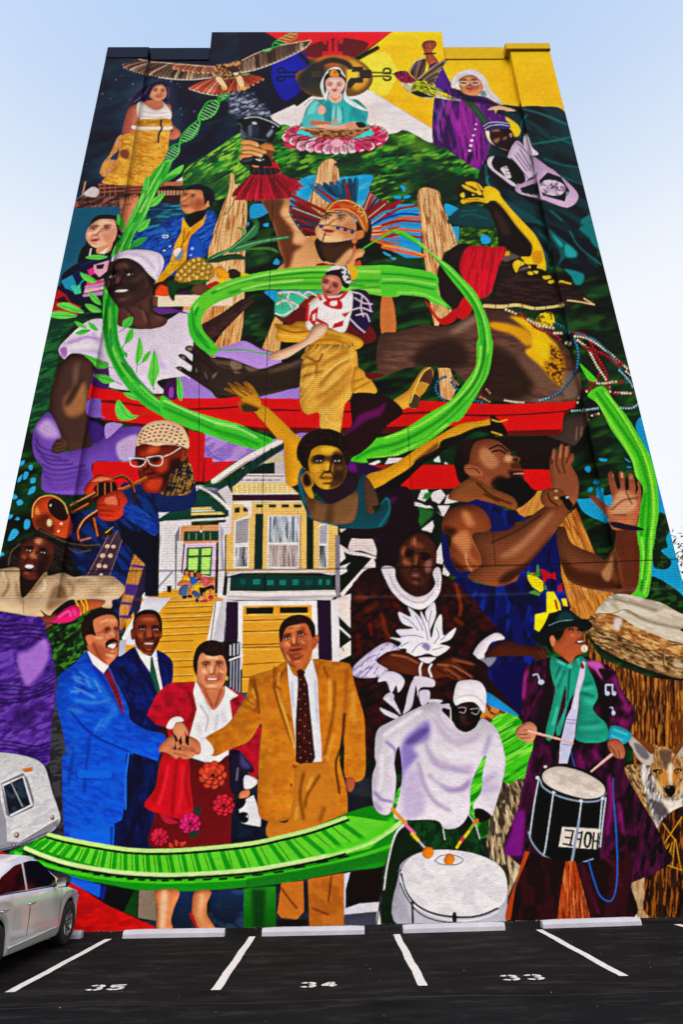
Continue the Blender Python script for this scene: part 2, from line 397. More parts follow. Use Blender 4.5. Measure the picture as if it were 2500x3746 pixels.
MURAL = '''
@painted_foliage;painted dark green foliage filling the mural's gaps
T O
p 0c2318 -250,40 1850,40 1850,2200 -250,2200
N 123324 90 34 -12 .52 0.22
N 1c4a26 60 24 -14 .60 0.22 .8
N 4f8a2a 46 13 -14 .70 0.12 .4
N 06130e 80 30 -15 .62 0.17 .8
@painted_night_sky;painted deep navy starry sky
T A
p 0b1430/0a1228 -60,100 1060,20 1620,20 1700,700 1500,800 1300,900 850,1130 830,1270 560,1420 250,1420 -200,1400
N 10304a 260 120 -20 .55 .2 .6
N 0f4a4e 180 60 -15 .64 .12 .35
s 6a6a86 a.45 b46 400,500 560,420 740,440 760,640 820,800 760,1000 740,1150 640,1200 200,1280 110,1220 140,1120 300,900 330,700
e c8d4f0 b3 168,547 6,6
e aab8dd b2 280,433 4,4
e aab8dd b2 323,400 3,3
e aab8dd b2 418,468 4,4
e c8d4f0 b3 395,595 4,4
e aab8dd b2 235,588 3,3
e aab8dd b2 730,445 6,5
e aab8dd b2 785,468 3,3
e aab8dd b2 808,668 4,4
e 8c7cc0 b4 920,692 9,7
e aab8dd b2 818,720 3,3
e aab8dd b2 803,492 3,3
e aab8dd b2 738,700 4,3
e aab8dd b2 35,1125 3,3
p 0c1636 228,174 1046,174 1030,254 210,254
k 04060e w4 b1 210,256 1030,254 
@painted_medicine_wheel;painted four coloured wheel of red yellow white and blue quarters
T B
p d8062c 150,36 1210,36 870,262 520,262 330,140
p e4052f 880,40 1205,40 940,215
s 6a0a24 450,200 560,135 720,92 850,95 1008,140 880,250 700,252 540,250
k d0102f w30 690,215 690,150; 738,215 738,150
l d0102f w26 690,160 688,110 640,100 650,130
l d0102f w26 738,160 740,110 785,98 778,128
p d0102f 628,200 792,200 792,250 628,250
p ffd20a/f6b802 1205,36 1640,36 2900,36 2900,900 1533,940 1530,835 1020,520 900,270
N e8a800 400 60 4 .55 .2 .25
s ffe44e 955,285 1135,205 1205,285 1240,370 1205,480 1140,562 1000,500
k 0b0a1c w34 866,285 1078,172
k 0b0a1c w40 905,515 1085,620
p f4ecec 195,728 560,500 720,420 1020,520 1530,835 1533,1000 1300,860 1170,900 300,960 250,800
N e0d4da 300 40 0 .58 .15 .5
p 0a1330 140,36 260,110 500,280 560,560 195,728 -40,760 -60,30
s 0c1f9a 330,604 245,510 208,390 225,290 280,215 440,190 520,290 480,480
s 1029b4 a.7 b30 330,500 260,400 300,300 440,300
k 0b0a1c w34 580,515 418,632; 505,290 440,215
l 0b0a1c w16 420,372 330,372 270,372 265,345 300,340 320,355
l 0b0a1c w16 420,408 330,408 270,408 258,432 300,442 320,425
k 0b0a1c w12 1030,372 1160,376; 1030,404 1160,402
l 0b0a1c w16 1150,380 1184,372 1180,345 1145,340 1128,358
l 0b0a1c w16 1150,402 1184,408 1180,432 1145,436 1128,420
s 7a5a30 500,330 590,255 720,228 860,245 970,300 1035,380 1030,470 960,540 850,570 600,575 480,530 415,440 415,380
s 2a2c3a a.95 b14 500,330 585,270 640,330 640,430 600,480 480,520 420,440
s d86a3c a.9 b12 545,285 640,240 760,232 860,250 840,300 690,320 600,290
s e8a83a a.9 b14 870,270 960,320 1010,400 980,480 900,520 830,440 830,320
s 3a3a2e a.8 b12 480,520 600,560 640,480 560,440
l 3a332a w44 b4 590,360 620,300 720,272 840,310 870,400 850,480
p 38332c 702,254 748,254 748,285 702,285
p 46402e 540,362 620,362 620,412 540,412
p e9c64a 830,350 870,350 870,372 916,372 916,416 860,416 830,450
p 3a3630 880,325 962,325 962,350 1030,350 1030,420 962,422 962,458 900,458 860,500 870,420 930,412 930,370 870,362
@painted_tree_canopy;painted broad tree canopies over pale trunks
T B
s 175f2c 250,810 350,808 480,900 1150,880 1290,845 1400,890 1530,950 1700,900 1760,950 1900,1100 2070,1290 1960,1450 1780,1530 1600,1560 1390,1450 1180,1450 1060,1400 1020,1310 1040,1210 930,1215 800,1260 560,1200 480,1250 400,1240 200,1300 0,1400 -60,1420 -400,1240 -380,1160 -300,1080 -120,980 0,880
N 0e4028 120 36 -12 .50 0.22
N 2f8f30 90 26 -20 .56 0.17 .9
N 86b838 70 18 -16 .66 0.10 .8
N 0a2c20 110 36 -10 .60 0.17 .85
s 0a2a20 a.75 b50 c 1350,1100 1600,1150 1900,1300 1950,1450 1700,1550 1400,1440 1300,1300
s 0b3a26 a.7 b40 c 560,1120 760,1080 1150,1180 1040,1220 800,1260
s 8fc23a a.5 b30 c 1180,870 1400,880 1560,990 1500,1060 1250,960
s 0b3a28 a.6 b40 c -380,1180 -200,1100 0,1120 200,1180 100,1320 -300,1250
T A
s 1f7a34 820,1270 840,1180 930,1100 970,1075 1100,1000 1300,870 1330,1000 1290,1100 1380,1200 1300,1320 1080,1420 900,1330
N 0f4a2c 140 50 -25 .5 0.22
N 58a838 90 24 -30 .58 0.14 .9
N a6d050 60 15 -30 .67 0.09 .8
s 0c3a28 a.7 b40 c 830,1230 1000,1200 1250,1230 1250,1330 1000,1400
T G
s 2a5c20 485,420 560,405 640,420 730,410 735,520 600,525 490,510
N 6f8f2a 44 20 -20 .52 0.17
N 173a1c 40 20 -10 .58 0.17
s 2f9fd0 625,470 650,450 690,480 680,505 640,510
@painted_blue_sky;painted bright blue sky glimpsed between trunks and leaves
T E
s 2c9ccc -10,1100 -10,1101 -10,1102
s 2a98cc 560,360 480,330 380,340 370,440 430,445 520,400
s 1c9cd0 700,200 860,95 1100,110 1370,95 1350,220 1500,340 1568,350 1568,720 1420,620 940,640 820,580 700,400 690,260
N 7cc4de 160 40 -20 .58 .1 .5
s 2a9cd2 480,495 520,485 520,515 485,512
s 2a9cd2 585,775 610,800 605,825 560,818
s 2a9cd2 488,1045 600,1045 600,1145 530,1090
s 3aa4d4 1465,720 1525,750 1515,760 1470,738
s 3aa4d4 1520,765 1568,775 1550,788
s 2a9cd2 345,480 365,485 350,515
T G
s 27a0d4 115,140 135,140 150,165 130,172
s 27a0d4 75,205 115,205 118,222 80,222
s 27a0d4 140,205 178,200 170,218 135,220
s 27a0d4 400,255 490,290 470,320 410,330
p 27a0d4 432,400 490,400 485,510 440,430
p 27a0d4 -5,262 200,255 240,300 250,600 150,600 -5,520
T L
s 3aa6d8 145,145 150,110 185,80 170,130
s 3aa6d8 190,120 200,60 235,65 220,110
s 3aa6d8 240,40 235,10 265,0 265,40
s 3aa6d8 250,150 255,110 290,110 288,145
s 3aa6d8 230,245 250,190 290,180 280,225
s 3aa6d8 90,270 110,240 145,265 120,285
s 3aa6d8 135,300 170,285 190,315 150,335
s 3aa6d8 45,450 55,410 105,410 90,440
s 3aa6d8 125,450 140,430 162,440 150,455
s 3aa6d8 195,490 210,450 245,460 240,515 205,530
s 3aa6d8 65,620 90,550 120,525 155,555 110,610
s 3aa6d8 0,745 10,715 35,730 25,745
T H
s 3aa6d8 345,465 370,440 418,432 400,465 360,475
s 3aa6d8 404,490 420,485 420,515 408,512
s 3aa6d8 400,580 405,550 422,545 420,575
s 3aa6d8 135,1362 150,1330 200,1308 190,1345
T K
s 1d98c8 1180,700 1250,610 1330,760 1400,1150 1480,1500 1560,1640 1560,1900 1360,1420 1330,1100 1280,900
s 1d98c8 765,1030 800,1018 812,1050 795,1072 765,1050
s 1d98c8 832,1160 850,1135 880,1145 878,1170
s 1d98c8 790,1230 800,1195 830,1200 815,1230
s 1d98c8 880,955 945,962 935,982 890,978
s 1d98c8 1093,953 1138,985 1130,990 1100,970
s 1d98c8 1112,1022 1148,1028 1120,1038
s 24a0d0 690,1270 720,1290 850,1270 860,1200 910,1200 920,1260 985,1262 990,1380 960,1480 830,1440 740,1380
T P
s 1e9cca 1370,80 1440,0 1500,250 1568,640 1568,740 1400,610 1310,580 1310,490
s 16301a 1340,160 1370,60 1430,80 1470,180 1430,260 1440,340 1390,370 1470,450 1450,510 1380,520 1320,470
N 3a5a2a 50 40 -20 .6 .1 .6
s 0f2a14 1310,580 1390,610 1568,740 1568,900 1250,800 1280,640
N 2f5a24 60 26 -10 .58 .1 .8
@painted_trunk;painted pale wooden tree trunks
T E
s e0b07a 205,90 240,92 245,165 290,170 290,230 345,310 335,560 330,720 280,1480 0,1520 0,1180 40,640 110,450 190,220
N f3d0a0 10 160 8 .55 0.20 .8
N a8683a 8 140 8 .66 0.09 .8
l 3a1c10 w5 205,95 200,190 130,430 60,620; 250,210 230,330 160,420 180,360; 320,330 310,420 335,540
T B
s dcab78 590,1165 640,1100 700,1080 745,1110 725,1130 755,1155 770,1300 770,1400 700,1560 500,1520 550,1330
N f0cfa2 10 150 4 .55 0.20 .8
N a5663c 8 130 4 .66 0.09 .7
l 3a1c10 w5 590,1170 555,1320 510,1520; 745,1115 725,1125 760,1160
T G
s d8a470 230,175 350,172 380,260 440,400 475,520 380,600 440,930 380,990 330,1025 270,620 245,420
N f0cd9e 9 120 -6 .55 0.20 .8
N 9c5e34 7 110 -6 .66 0.09 .8
l 3a1c10 w4 232,180 240,330 255,480; 350,178 400,320 460,510; 270,220 265,300 285,360; 380,300 390,360
p d09a62 355,1300 430,1300 470,1430 440,1510 370,1490
N f0cd9e 9 90 -4 .55 0.20 .8
T I
p d49a60 470,40 640,60 620,345 400,395 280,220 300,80 150,90 160,45
N efc58e 10 120 8 .55 0.20 .8
N 9c5a30 8 100 8 .66 0.09 .7
p d09a5c 910,130 975,180 945,430 850,410 805,390
N f0c58a 10 120 12 .55 0.20 .7
T P
p c07a36 540,150 690,20 850,400 1000,720 860,900 760,940 640,850 570,560 560,350
N dca050 10 130 -22 .52 0.20 .8
N 8a4c20 8 120 -22 .64 0.10 .7
T K
p c08040 200,1380 380,1220 640,1220 560,1330 400,1400 250,1440
N dca050 10 100 20 .52 0.20 .7
@painted_slope;painted teal green grassy slope
T H
s 10402e b8 360,160 620,150 500,330 480,480 420,700 400,900 300,1060 240,1060 250,780 330,400
N 2f7a3c 90 20 -18 .58 0.17 .7
@painted_island;painted prison island with rocky shore and dark teal water
T D
s 12607c -20,1300 200,340 700,330 1200,300 1160,440 1000,760 300,820 60,1240
s 0e5a74 140,740 220,390 650,330 660,460 400,800
s 0f5c78 700,330 1150,310 1180,430 900,640 700,600
N 3a9cae 120 12 -4 .56 .1 .7
N 0a2c48 140 14 -4 .56 .12 .8
s 5a3a36 230,370 250,330 330,275 480,250 640,230 660,330 600,350 400,355
N 9a6a58 60 16 -25 .56 .1 .8
N 2c1a22 50 14 -20 .58 .1 .8
s 3a2428 960,270 1160,260 1160,320 980,320
p c89060 310,265 345,262 370,145 358,145 335,258
s c8c0c4 350,250 420,190 475,215 465,260 430,275
p 4a2a2e 475,165 690,150 690,265 480,270
p 9a6048 470,165 690,148 690,160 470,180; 480,195 690,182 690,192 480,208; 480,230 690,215 690,225 480,240
k 9a6048 w8 480,170 478,270; 520,165 520,268; 565,162 565,268; 610,158 610,262
p 7a4238 685,182 825,178 825,245 685,250
k b07a58 w6 690,190 825,182; 690,212 825,205; 690,235 825,230
p 9a4a3a 970,165 1020,145 1160,150 1160,180 970,190
k e0b08a w4 1010,160 1160,155; 1010,172 1160,170
p 8a5a46 955,215 1180,215 1180,255 955,262
k e0c0a0 w6 965,222 965,255; 990,222 990,255; 1015,222 1015,255; 1040,222 1040,255; 1065,222 1065,255; 1090,222 1090,255; 1120,222 1120,250; 1150,222 1150,250
p 2e1a1e 975,190 1060,178 1180,205 1180,218 970,220
s 3a2224 780,110 800,92 840,98 842,125 785,130
k 3a2224 w4 785,130 775,170; 835,128 845,170; 810,130 810,170
T A
p f0e8ea 765,1265 825,1225 825,1265
@painted_hawk;painted brown hawk spreading its wings
T h1
s 5a4038 60,300 160,262 420,288 560,300 780,312 790,395 600,415 400,412 330,395 200,355 90,320
W c8a890 5a4040 12 200,275 330,290 470,300; 40,300 60,330 190,372 300,392
W b89880 4a3634 15 420,300 600,318 780,330; 330,400 480,415 620,418 770,402
W d09070 8a5038 9 520,300 650,315 760,325; 440,330 600,365 760,372
l f0e0d0 w6 330,404 480,418 620,418 775,402
l e0c4b0 w5 170,258 300,280 420,290 560,302 780,318
s 5a4034 970,340 990,270 1100,215 1300,150 1540,108 1420,200 1250,280 1100,340 985,362
W b89c84 4a3830 17 990,285 1150,215 1350,150 1500,120; 985,362 1100,340 1300,265 1500,165
l f0e0d0 w5 985,362 1100,342 1300,268 1480,180 1545,112
l e8d0c0 w5 990,268 1120,205 1300,148 1540,105
W e89a80 a84028 9 800,400 850,390 900,395; 570,492 680,525 800,542 860,530
W e89a80 a84028 8 960,390 980,380 1000,380; 880,525 960,530 1040,490 1165,420
l f4e0d0 w5 575,495 680,527 800,545 960,532
s 7a4c34 770,320 800,300 880,290 960,270 985,320 960,400 900,420 800,400
N d8a878 16 10 40 .55 .1 .9
N 3a2018 14 8 40 .6 .07 .9
s 4a3028 870,330 930,310 970,340 960,375 900,360
s e8d8c0 920,370 965,362 950,385
s f0c8a0 780,410 820,400 870,470 870,495 830,470
s f0c8a0 950,400 990,395 1010,470 990,490 960,450
s d8b050 830,475 875,485 860,505 835,495; 980,480 1030,478 1025,500 990,500
@painted_smoke;painted grey smoke curling from a brazier
T h5
s 3c4258 a.95 b18 70,40 180,0 350,0 370,50 430,100 490,140 520,240 220,250 110,200 120,120
N a8aec0 60 20 -25 .55 .12 .9
N 20263c 56 18 15 .6 .1 .8
l b0b6c8 w10 b7 a.8 190,20 170,80 210,110; 240,40 300,90 360,120; 120,180 170,210 220,190; 300,140 380,170 470,160; 340,220 420,200 500,220; 230,230 280,200
@painted_dna_strand;painted green double helix turning into a leafy stem
T A
l 2f9a3c w13 1180,550 1120,570 1125,620 1100,690 1050,740 965,765
l 2f9a3c w13 1210,555 1150,600 1040,610 985,680 955,740 965,800 900,900 820,945
l 2f9a3c w13 950,765 870,830 815,900 800,960 790,1040 730,1100
l 2f9a3c w13 815,950 740,975 690,1030 660,1120
k 8ae088 w8 1000,680 1085,720; 1015,660 1100,700; 1030,640 1110,670; 1060,620 1120,650; 1090,605 1122,625; 980,700 1060,738; 970,720 1030,752; 965,745 1000,760
k 8ae088 w8 880,830 950,860; 865,845 940,880; 850,860 925,895; 840,880 910,910; 905,810 955,840; 930,790 960,815; 830,900 890,925; 820,925 860,938
k 8ae088 w8 750,980 800,1005; 735,995 795,1025; 720,1010 785,1045; 705,1030 770,1062; 695,1050 755,1085; 690,1070 735,1100; 680,1090 715,1110
k 8ae088 w7 1130,575 1190,560; 1140,590 1170,580
l 6ad86a w5 985,676 955,738 962,800 905,895; 1120,640 1100,690 1050,736; 815,905 800,960 788,1040; 690,1030 662,1115
T B
l 2f9a3c w10 130,200 210,180 230,130 330,70 380,45
l 2f9a3c w10 210,175 300,140 410,90 415,40
k 8ae088 w6 240,130 300,145; 260,110 330,125; 290,90 360,105; 320,70 395,85; 350,55 410,62; 140,190 190,200; 170,180 205,190
T A
k 8ae088 w5 1300,370 1370,385; 1310,385 1350,395
@painted_ground_shade;painted dark grey ground behind the bridge
T b1
p 24262c -300,-900 3200,-100 4800,-100 4800,800 -300,800
N 3a3c44 120 60 0 .56 .14 .7
p 101318 500,-200 980,-200 960,640 500,640
p 14461c 860,440 890,440 870,620 790,580
p 8a7c6c 888,440 990,450 1000,640 880,620
p 22385c/182636 1120,450 1250,450 1210,640 1230,700 1090,700
p 22385c/141c28 1330,450 1560,440 1560,690 1370,690
N 3c5878 90 60 20 .56 .14 .6
T Q
p 1c3a1e 400,150 720,50 800,200 760,480 560,580 440,480 380,260
N 4a8a34 60 30 -40 .56 .1 .8
N 0f1a12 70 30 -20 .56 .12 .8
T Z
p 46464c 430,-400 520,-300 560,900 480,900 400,300
N 28282e 60 20 -10 .54 .14 .8
@painted_person;painted woman in white top and patterned yellow wrap skirt
T A
s 20143a 555,470 640,442 705,460 722,540 705,605 650,600 560,560 500,610 400,640 450,540
l 6a5a90 w6 b2 600,460 540,530 440,605; 685,455 712,520 705,590; 560,480 500,560 420,620; 640,450 590,480 520,570
s b8705a v.5 375,680 430,635 490,640 480,720 450,800 430,900 400,990 400,1040 370,1090 300,1050 335,980 330,850
s 8a4a44 a.5 b14 c 390,680 420,680 400,850 350,980 340,850
s b8705a v.4 690,640 730,650 735,780 800,850 805,890 760,920 690,915 690,870 740,850 720,790
s c07a60 560,600 640,590 680,640 660,680 560,670 510,620
s f0e4e0 v.3 450,640 490,615 560,665 620,680 670,650 660,615 700,650 735,710 715,760 600,760 470,755
l c8b0b0 w5 b2 500,690 600,710 700,700; 480,730 600,740 710,730
s d09074 v.4 548,560 570,500 620,475 670,475 692,520 690,570 650,600 600,600
F d89a7c 8a4a40 602,522 662,525 640,545 600,567 655,570 La04048
s 24183a 570,470 640,445 700,465 690,500 650,470 590,490 555,560 540,590 520,560
s dca03c v.25 440,770 560,755 725,760 715,900 700,1020 650,1120 610,1200 560,1290 450,1300 180,1280 200,1220 290,1080 330,900 420,860
N f0bc5a 60 20 -10 .5 .15 .8
N b87820 40 14 20 .64 .08 .6
k b07a28 w3 c a.7 420,940 700,950; 410,1000 690,1010; 400,1060 660,1070; 390,1120 630,1140; 480,870 460,1280; 540,870 520,1280; 600,870 570,1280; 650,870 620,1150; 400,900 360,1280
s dca03c 290,910 330,890 310,990 230,1080 290,1100 200,1220 150,1200 170,1120 230,1040
N a06a20 10 60 15 .55 .1 .8
l f4e4d8 w28 420,820 470,830 560,830 700,830 730,825
N c89080 30 14 0 .5 .1 .7
l 2a1a3a w16 b2 650,765 645,800 655,830 630,880 625,940
s 7a3c34 b6 a.8 310,1020 350,1000 390,1030 370,1080 330,1070
@painted_goddess;painted seated robed figure in pale turquoise on a pink lotus
T B
s 3fb0b0 v.35 470,760 500,660 560,600 640,590 680,540 790,540 850,590 920,600 1000,690 990,780 990,820 480,820
s 8adcd8 b8 a.9 c 520,640 600,600 560,720 490,760
s 2a9098 b6 a.8 c 640,640 700,620 690,780 640,790
s a8e8e4 b8 a.8 c 700,680 760,650 800,760 720,790
s 2a9098 b8 a.8 c 860,680 900,650 990,760 900,770
l 1f7a86 w10 b3 c 740,660 735,780; 700,660 690,780; 790,660 800,780; 600,640 640,760; 860,700 860,800; 900,600 980,680
s e4f4f2 690,340 760,330 800,380 830,450 820,540 870,600 1000,688 900,660 810,600 790,520 690,520 660,600 640,580 610,480 640,400
l 9cccd0 w8 b3 c 630,470 640,560; 820,560 900,640; 650,400 690,350
s 140c1a 650,400 690,370 760,370 800,400 825,440 800,545 780,470 680,470 650,545 635,460
s f0bcb0 v.25 652,450 680,415 740,405 790,420 815,460 800,510 760,550 730,560 690,545 660,510
F f4c4b8 d08a80 690,478 768,478 728,505 710,520 746,520 Lc02030
s f0bcb0 690,545 780,545 785,600 730,625 680,590
l c8963a w8 700,570 730,600 770,570
s c8963a 715,585 745,585 730,608
s 140c1a 680,380 690,350 770,350 775,395 730,405
s d8953a 700,350 728,345 765,400 690,400
s e83a2a 720,365 740,365 735,390
s 58c4c4 v.3 400,860 470,830 600,850 600,910 430,905 385,890
s 58c4c4 v.3 1080,870 1000,840 880,850 880,915 1050,905
s f2b4a8 600,650 635,640 655,690 620,725 590,700
l 5a5a48 w4 480,640 530,600 590,600 640,650
s 5cc0c0 470,740 560,710 640,730 620,800 480,810
s 6a3a2c v.3 450,830 600,828 850,828 1028,818 960,870 850,912 620,915 520,870
N c89060 30 10 8 .54 .08 .8
l c8a078 w9 455,832 600,840 850,838 1025,825
s e8b09a 560,800 640,790 720,810 820,790 880,780 950,820 820,832 640,832
s c07a60 525,780 560,765 690,780 690,795 600,800 540,808
s d89a80 820,800 870,780 930,785 900,830 830,830
s 3a1c1c 900,785 960,780 985,815 930,825
s d89a80 715,760 735,755 760,780 720,795
s d81e5c v.2 300,900 380,900 450,920 740,910 1030,910 1100,870 1160,860 1160,900 1100,980 900,1000 740,1040 560,1010 350,990
s d81e5c v.2 330,840 450,810 380,900 340,890
s d81e5c v.2 1020,810 1130,830 1160,870 1090,910
W ffb8c8 d01850 13 x1.25 420,905 600,925 745,930 900,925 1080,905; 300,900 420,965 745,990 1060,965 1165,895
W ffd0dc d81e5c 9 x1.2 520,955 745,965 960,955; 420,985 745,1042 1050,985
W ffc0d0 d01850 5 350,890 370,860 420,830; 318,880 330,840 400,808
W ffc0d0 d01850 5 1120,890 1100,860 1050,830; 1165,880 1140,835 1070,805
s f8b0c0 690,950 745,915 800,950 745,985
@painted_person;painted old woman in purple coat and white headscarf raising a fist
T C
s a85a3c v.5 98,150 130,115 200,112 220,150 185,210 235,290 170,330 140,280 125,220
l 6a2a20 w5 b1 125,130 130,180; 150,125 150,170; 180,120 185,165; 205,130 200,170; 110,160 160,180 200,170
k 14081e w14 118,222 208,216
s 5a2484 v.4 155,330 245,300 330,450 380,520 340,620 260,560 200,460
s 5a1f7a v.3 200,600 250,520 380,510 480,540 600,560 720,640 790,760 740,900 650,1000 640,1150 560,1170 300,1000 190,930
s 3a2058 b6 c 200,600 330,540 380,640 330,760 400,1060 190,940
s 7a60a0 a.8 b5 c 250,560 290,620 250,760 260,930 230,920 220,740
s 7a60a0 a.6 b5 c 300,620 360,600 290,760 280,960
s 8a2a94 b14 c 380,640 520,640 560,760 620,960 560,1150 420,1080 380,900
N b03aa8 20 120 -10 .58 .1 .6
N 3a0a54 18 110 -8 .62 .08 .6
s 2a1238 c b5 470,1060 510,1040 490,1130 470,1120
l 2f4a36 w56 460,590 560,700 640,820 680,900 700,1000
l 4a6a48 w10 b3 520,650 620,790 640,900 640,1040
s 241040 b4 390,520 500,560 760,640 640,630 480,610 420,580
s e4dcdc v.3 340,470 360,410 410,375 480,355 560,375 620,440 650,520 720,570 760,640 640,580 560,560 420,520
s c0805c v.4 400,430 440,400 510,390 570,410 605,460 595,520 550,560 470,555 420,520
F c88a62 6a3020 445,455 528,452 488,475 465,508 520,505 L9a4048
l e8dcd0 w5 400,450 440,445 470,450 470,470 430,475 405,460; 505,445 560,445 575,460 540,475 510,465 505,450
l e4dcdc w44 360,480 380,420 450,378 530,375 600,430 640,520 700,590
l b0a4a8 w6 b3 370,470 400,410 470,385; 620,470 660,560 740,630
e f0e4f4 543,798 9,6; 536,838 10,7; 522,888 12,7; 508,930 14,10; 500,972 14,10; 491,1013 14,9
s 7a8a8a b3 570,540 610,520 630,560 600,570
@painted_hummingbird;painted hummingbird with yellow green body and folded wings
T h2
s 6a5048 310,420 350,340 420,285 480,262 505,300 490,400 470,440 400,510
W d0a898 4a302c 8 330,440 370,480 400,505; 325,380 380,300 480,268
l e8d0c0 w8 320,410 380,300 480,265
s e8b020 0,0 1,0 1,1
s b8a880 v.2 215,550 300,530 400,540 480,560 620,600 760,690 900,752 760,740 620,720 500,725 380,690 280,640
N f0e4c0 40 14 25 .55 .1 .7
s 9aa818 v.2 380,540 450,510 520,570 640,610 760,690 640,640 600,690 480,660 330,620
N e8dc30 34 12 25 .52 .1 .8
N 2a300c 30 10 25 .62 .08 .8
s 221a18 330,650 420,640 540,690 600,690 560,630 600,700 480,715 380,690
s e8c020 640,640 760,690 800,725 700,700
k 2a1c14 w9 700,690 760,730; 750,700 800,735; 790,715 850,745
l 3a90a0 w6 490,565 620,600 700,650; 800,735 890,752
s 4a1428 v.2 130,440 200,410 280,415 330,470 385,520 340,545 230,545 170,500
N b02860 16 9 25 .54 .1 .9
k 2a1c18 w11-5 150,445 -5,446
e 0a0608 232,446 18,13
e e0d0d0 226,441 4,4
s 3c2a22 385,520 450,460 600,350 760,258 700,340 620,460 590,560 520,560 500,520
W d0b89c 5a4438 8 440,490 520,530 540,550; 740,275 660,420 590,555
l c0a070 w12-6 400,510 520,410 640,320 755,262
@painted_person;painted man in dark green robe and striped cap holding an embroidered shawl
T C
s 0c3038 v.2 760,640 900,650 1080,650 1285,715 1420,1200 1520,1640 1520,2000 1300,2000 1150,1900 860,1568 640,1380 560,1230 640,1050 700,920 870,900 900,820 800,740 700,700
N 0c4448 200 70 35 .56 .16 .7
N 06161e 200 60 30 .56 .16 .8
l 1f7c7c w12 b4 930,670 1100,720 1290,800; 1000,960 1200,930 1320,900; 960,720 920,780 900,900; 620,1130 640,1280 700,1420; 880,1180 900,1240 920,1260
l 04090e w14 b2 905,640 960,880 1080,1420
l 0f6a6a w12 b4 1100,1080 1250,1130 1400,1150; 1250,1230 1420,1290; 1180,900 1340,960
T h3
s 0f5c60 b4 1070,520 1180,600 1330,720 1340,790 1220,800 1150,880 1180,760 1100,620
s 2a9ca0 b5 1100,570 1200,660 1180,690
s 2a9ca0 b6 1230,660 1330,740 1310,790 1230,770
s 1a8488 b4 1220,900 1400,950 1380,1045 1320,1045 1280,970
s 147478 b4 1360,510 1520,470 1568,700 1500,680 1450,600
s 147478 b4 1380,430 1490,370 1500,440 1400,480
l 1f8c90 w10 b3 1270,540 1360,690 1568,860; 960,640 1040,760 1060,880 1110,890; 500,10 470,60 520,120; 1080,340 1200,440
s 0f5055 b6 620,230 760,300 1030,470 900,440 760,400
l 125c60 w18 b6 840,440 960,460 1040,500; 980,560 1060,640 1080,720
s 0e4448 b4 200,330 330,290 480,330 560,480 400,500 120,470 110,420
l 1a6a6c w10 b4 220,400 330,380 480,420; 230,350 380,340
T C
s d8b08c 640,680 680,655 760,650 870,685 800,690 770,680 720,680 705,710 690,680
s fac80a 812,775 880,810 910,850 880,900 850,850
s 24121a v.2 620,840 690,830 810,830 860,900 885,990 850,1020 780,1010 700,960 650,930
s 3a1c18 655,860 720,840 760,850 770,900 720,930 680,940 660,910
s c89c84 b4 a.9 660,850 720,840 740,850 690,855
s a87464 b4 a.8 690,920 740,910 720,950 690,945
s b88878 b4 a.7 770,905 800,895 790,920 760,925
s f0d8c0 620,850 650,850 660,920 700,970 780,1005 820,1020 760,1000 680,960 640,920
s a87a6a 815,875 840,870 840,900 825,905
s 3a3468 598,800 640,770 720,765 800,770 820,830 720,835 630,850
l b0a8cc w8 605,812 650,785 720,780 810,790; 615,835 660,810 740,800 815,812
s d0bcd8 v.2 800,1075 880,930 980,1050 1040,1190 980,1240 890,1290 860,1160
l 5a3a70 w6 880,950 980,1050 1030,1190; 830,1070 940,1200 970,1240; 860,1050 960,1180; 880,1030 990,1180; 900,1000 1010,1180; 810,1090 900,1210
s d8cce0 935,900 970,895 1000,980 1055,1040 990,1050 940,990
l 6a5a80 w5 960,920 980,1000 960,1030; 980,960 1000,1030
s c4a8cc v.2 1000,1060 1140,1150 1200,1190 1380,1370 1295,1478 1080,1410 890,1360 880,1290 1040,1220
p 08282c 1060,1260 1130,1190 1240,1230 1310,1340 1270,1430 1090,1380
p 08282c 905,1320 1050,1270 1070,1400 920,1360
s d8c8dc 1065,1320 1100,1260 1180,1255 1260,1290 1275,1340 1220,1380 1120,1370
N 7a5a84 24 12 30 .56 .08 .7
e c4b0cc 1170,1315 50,36
N 5a3a68 14 10 0 .56 .08 .7
k e8dcec w5 920,1360 950,1370; 960,1365 990,1380; 1000,1375 1060,1390; 1290,1350 1280,1420
s e0d4e4 v.2 635,1110 650,1070 690,1060 670,1110 690,1160 740,1200 870,1290 840,1300 760,1240 660,1160
s e0d4e4 745,1160 790,1140 810,1160 830,1230 800,1240 760,1200
s 06161a 690,1070 750,1060 860,1100 950,1240 880,1280 700,1150
s d8ccdc 745,1160 790,1140 810,1170 832,1230 800,1235 765,1195
k 06161a w5 770,1150 810,1160; 780,1180 815,1185; 790,1205 825,1210
@painted_brazier;painted black brazier held up over a red feather skirt
T E
s 1a1a26 370,40 380,-20 560,-30 590,20 600,80 480,95 380,90
s d8103c v.3 385,85 500,95 600,80 660,110 790,140 720,150 800,190 710,190 740,230 690,235 700,280 590,290 570,315 540,290 460,300 380,290 340,300 240,295 300,260 225,265 330,190 280,200 360,150
N 8c0426 16 110 12 .58 .08 .8
N f04060 12 90 10 .66 .05 .7
W f02850 8c0426 17 390,85 500,92 600,82; 225,265 340,300 540,300 700,285 800,190
l 6a0420 w4 b1 400,100 330,200 250,280; 450,100 420,200 380,285; 560,100 580,200 580,290; 600,100 680,200 700,270; 620,95 720,140 780,185; 420,110 370,200 310,290
T h5
s 7a4a30 490,520 560,540 560,620 540,720 500,680
s c00c2c 460,760 530,720 590,715 630,820 480,800
s 12121a v.1 185,310 200,280 260,255 400,245 520,265 640,340 635,385 590,400 570,480 530,510 460,515 460,560 400,560 400,520 280,480 240,460 225,400 195,345
s 4a5268 b8 230,380 270,400 300,440 270,470 240,450
s 5a6478 b6 305,340 350,330 350,440 310,450 300,400
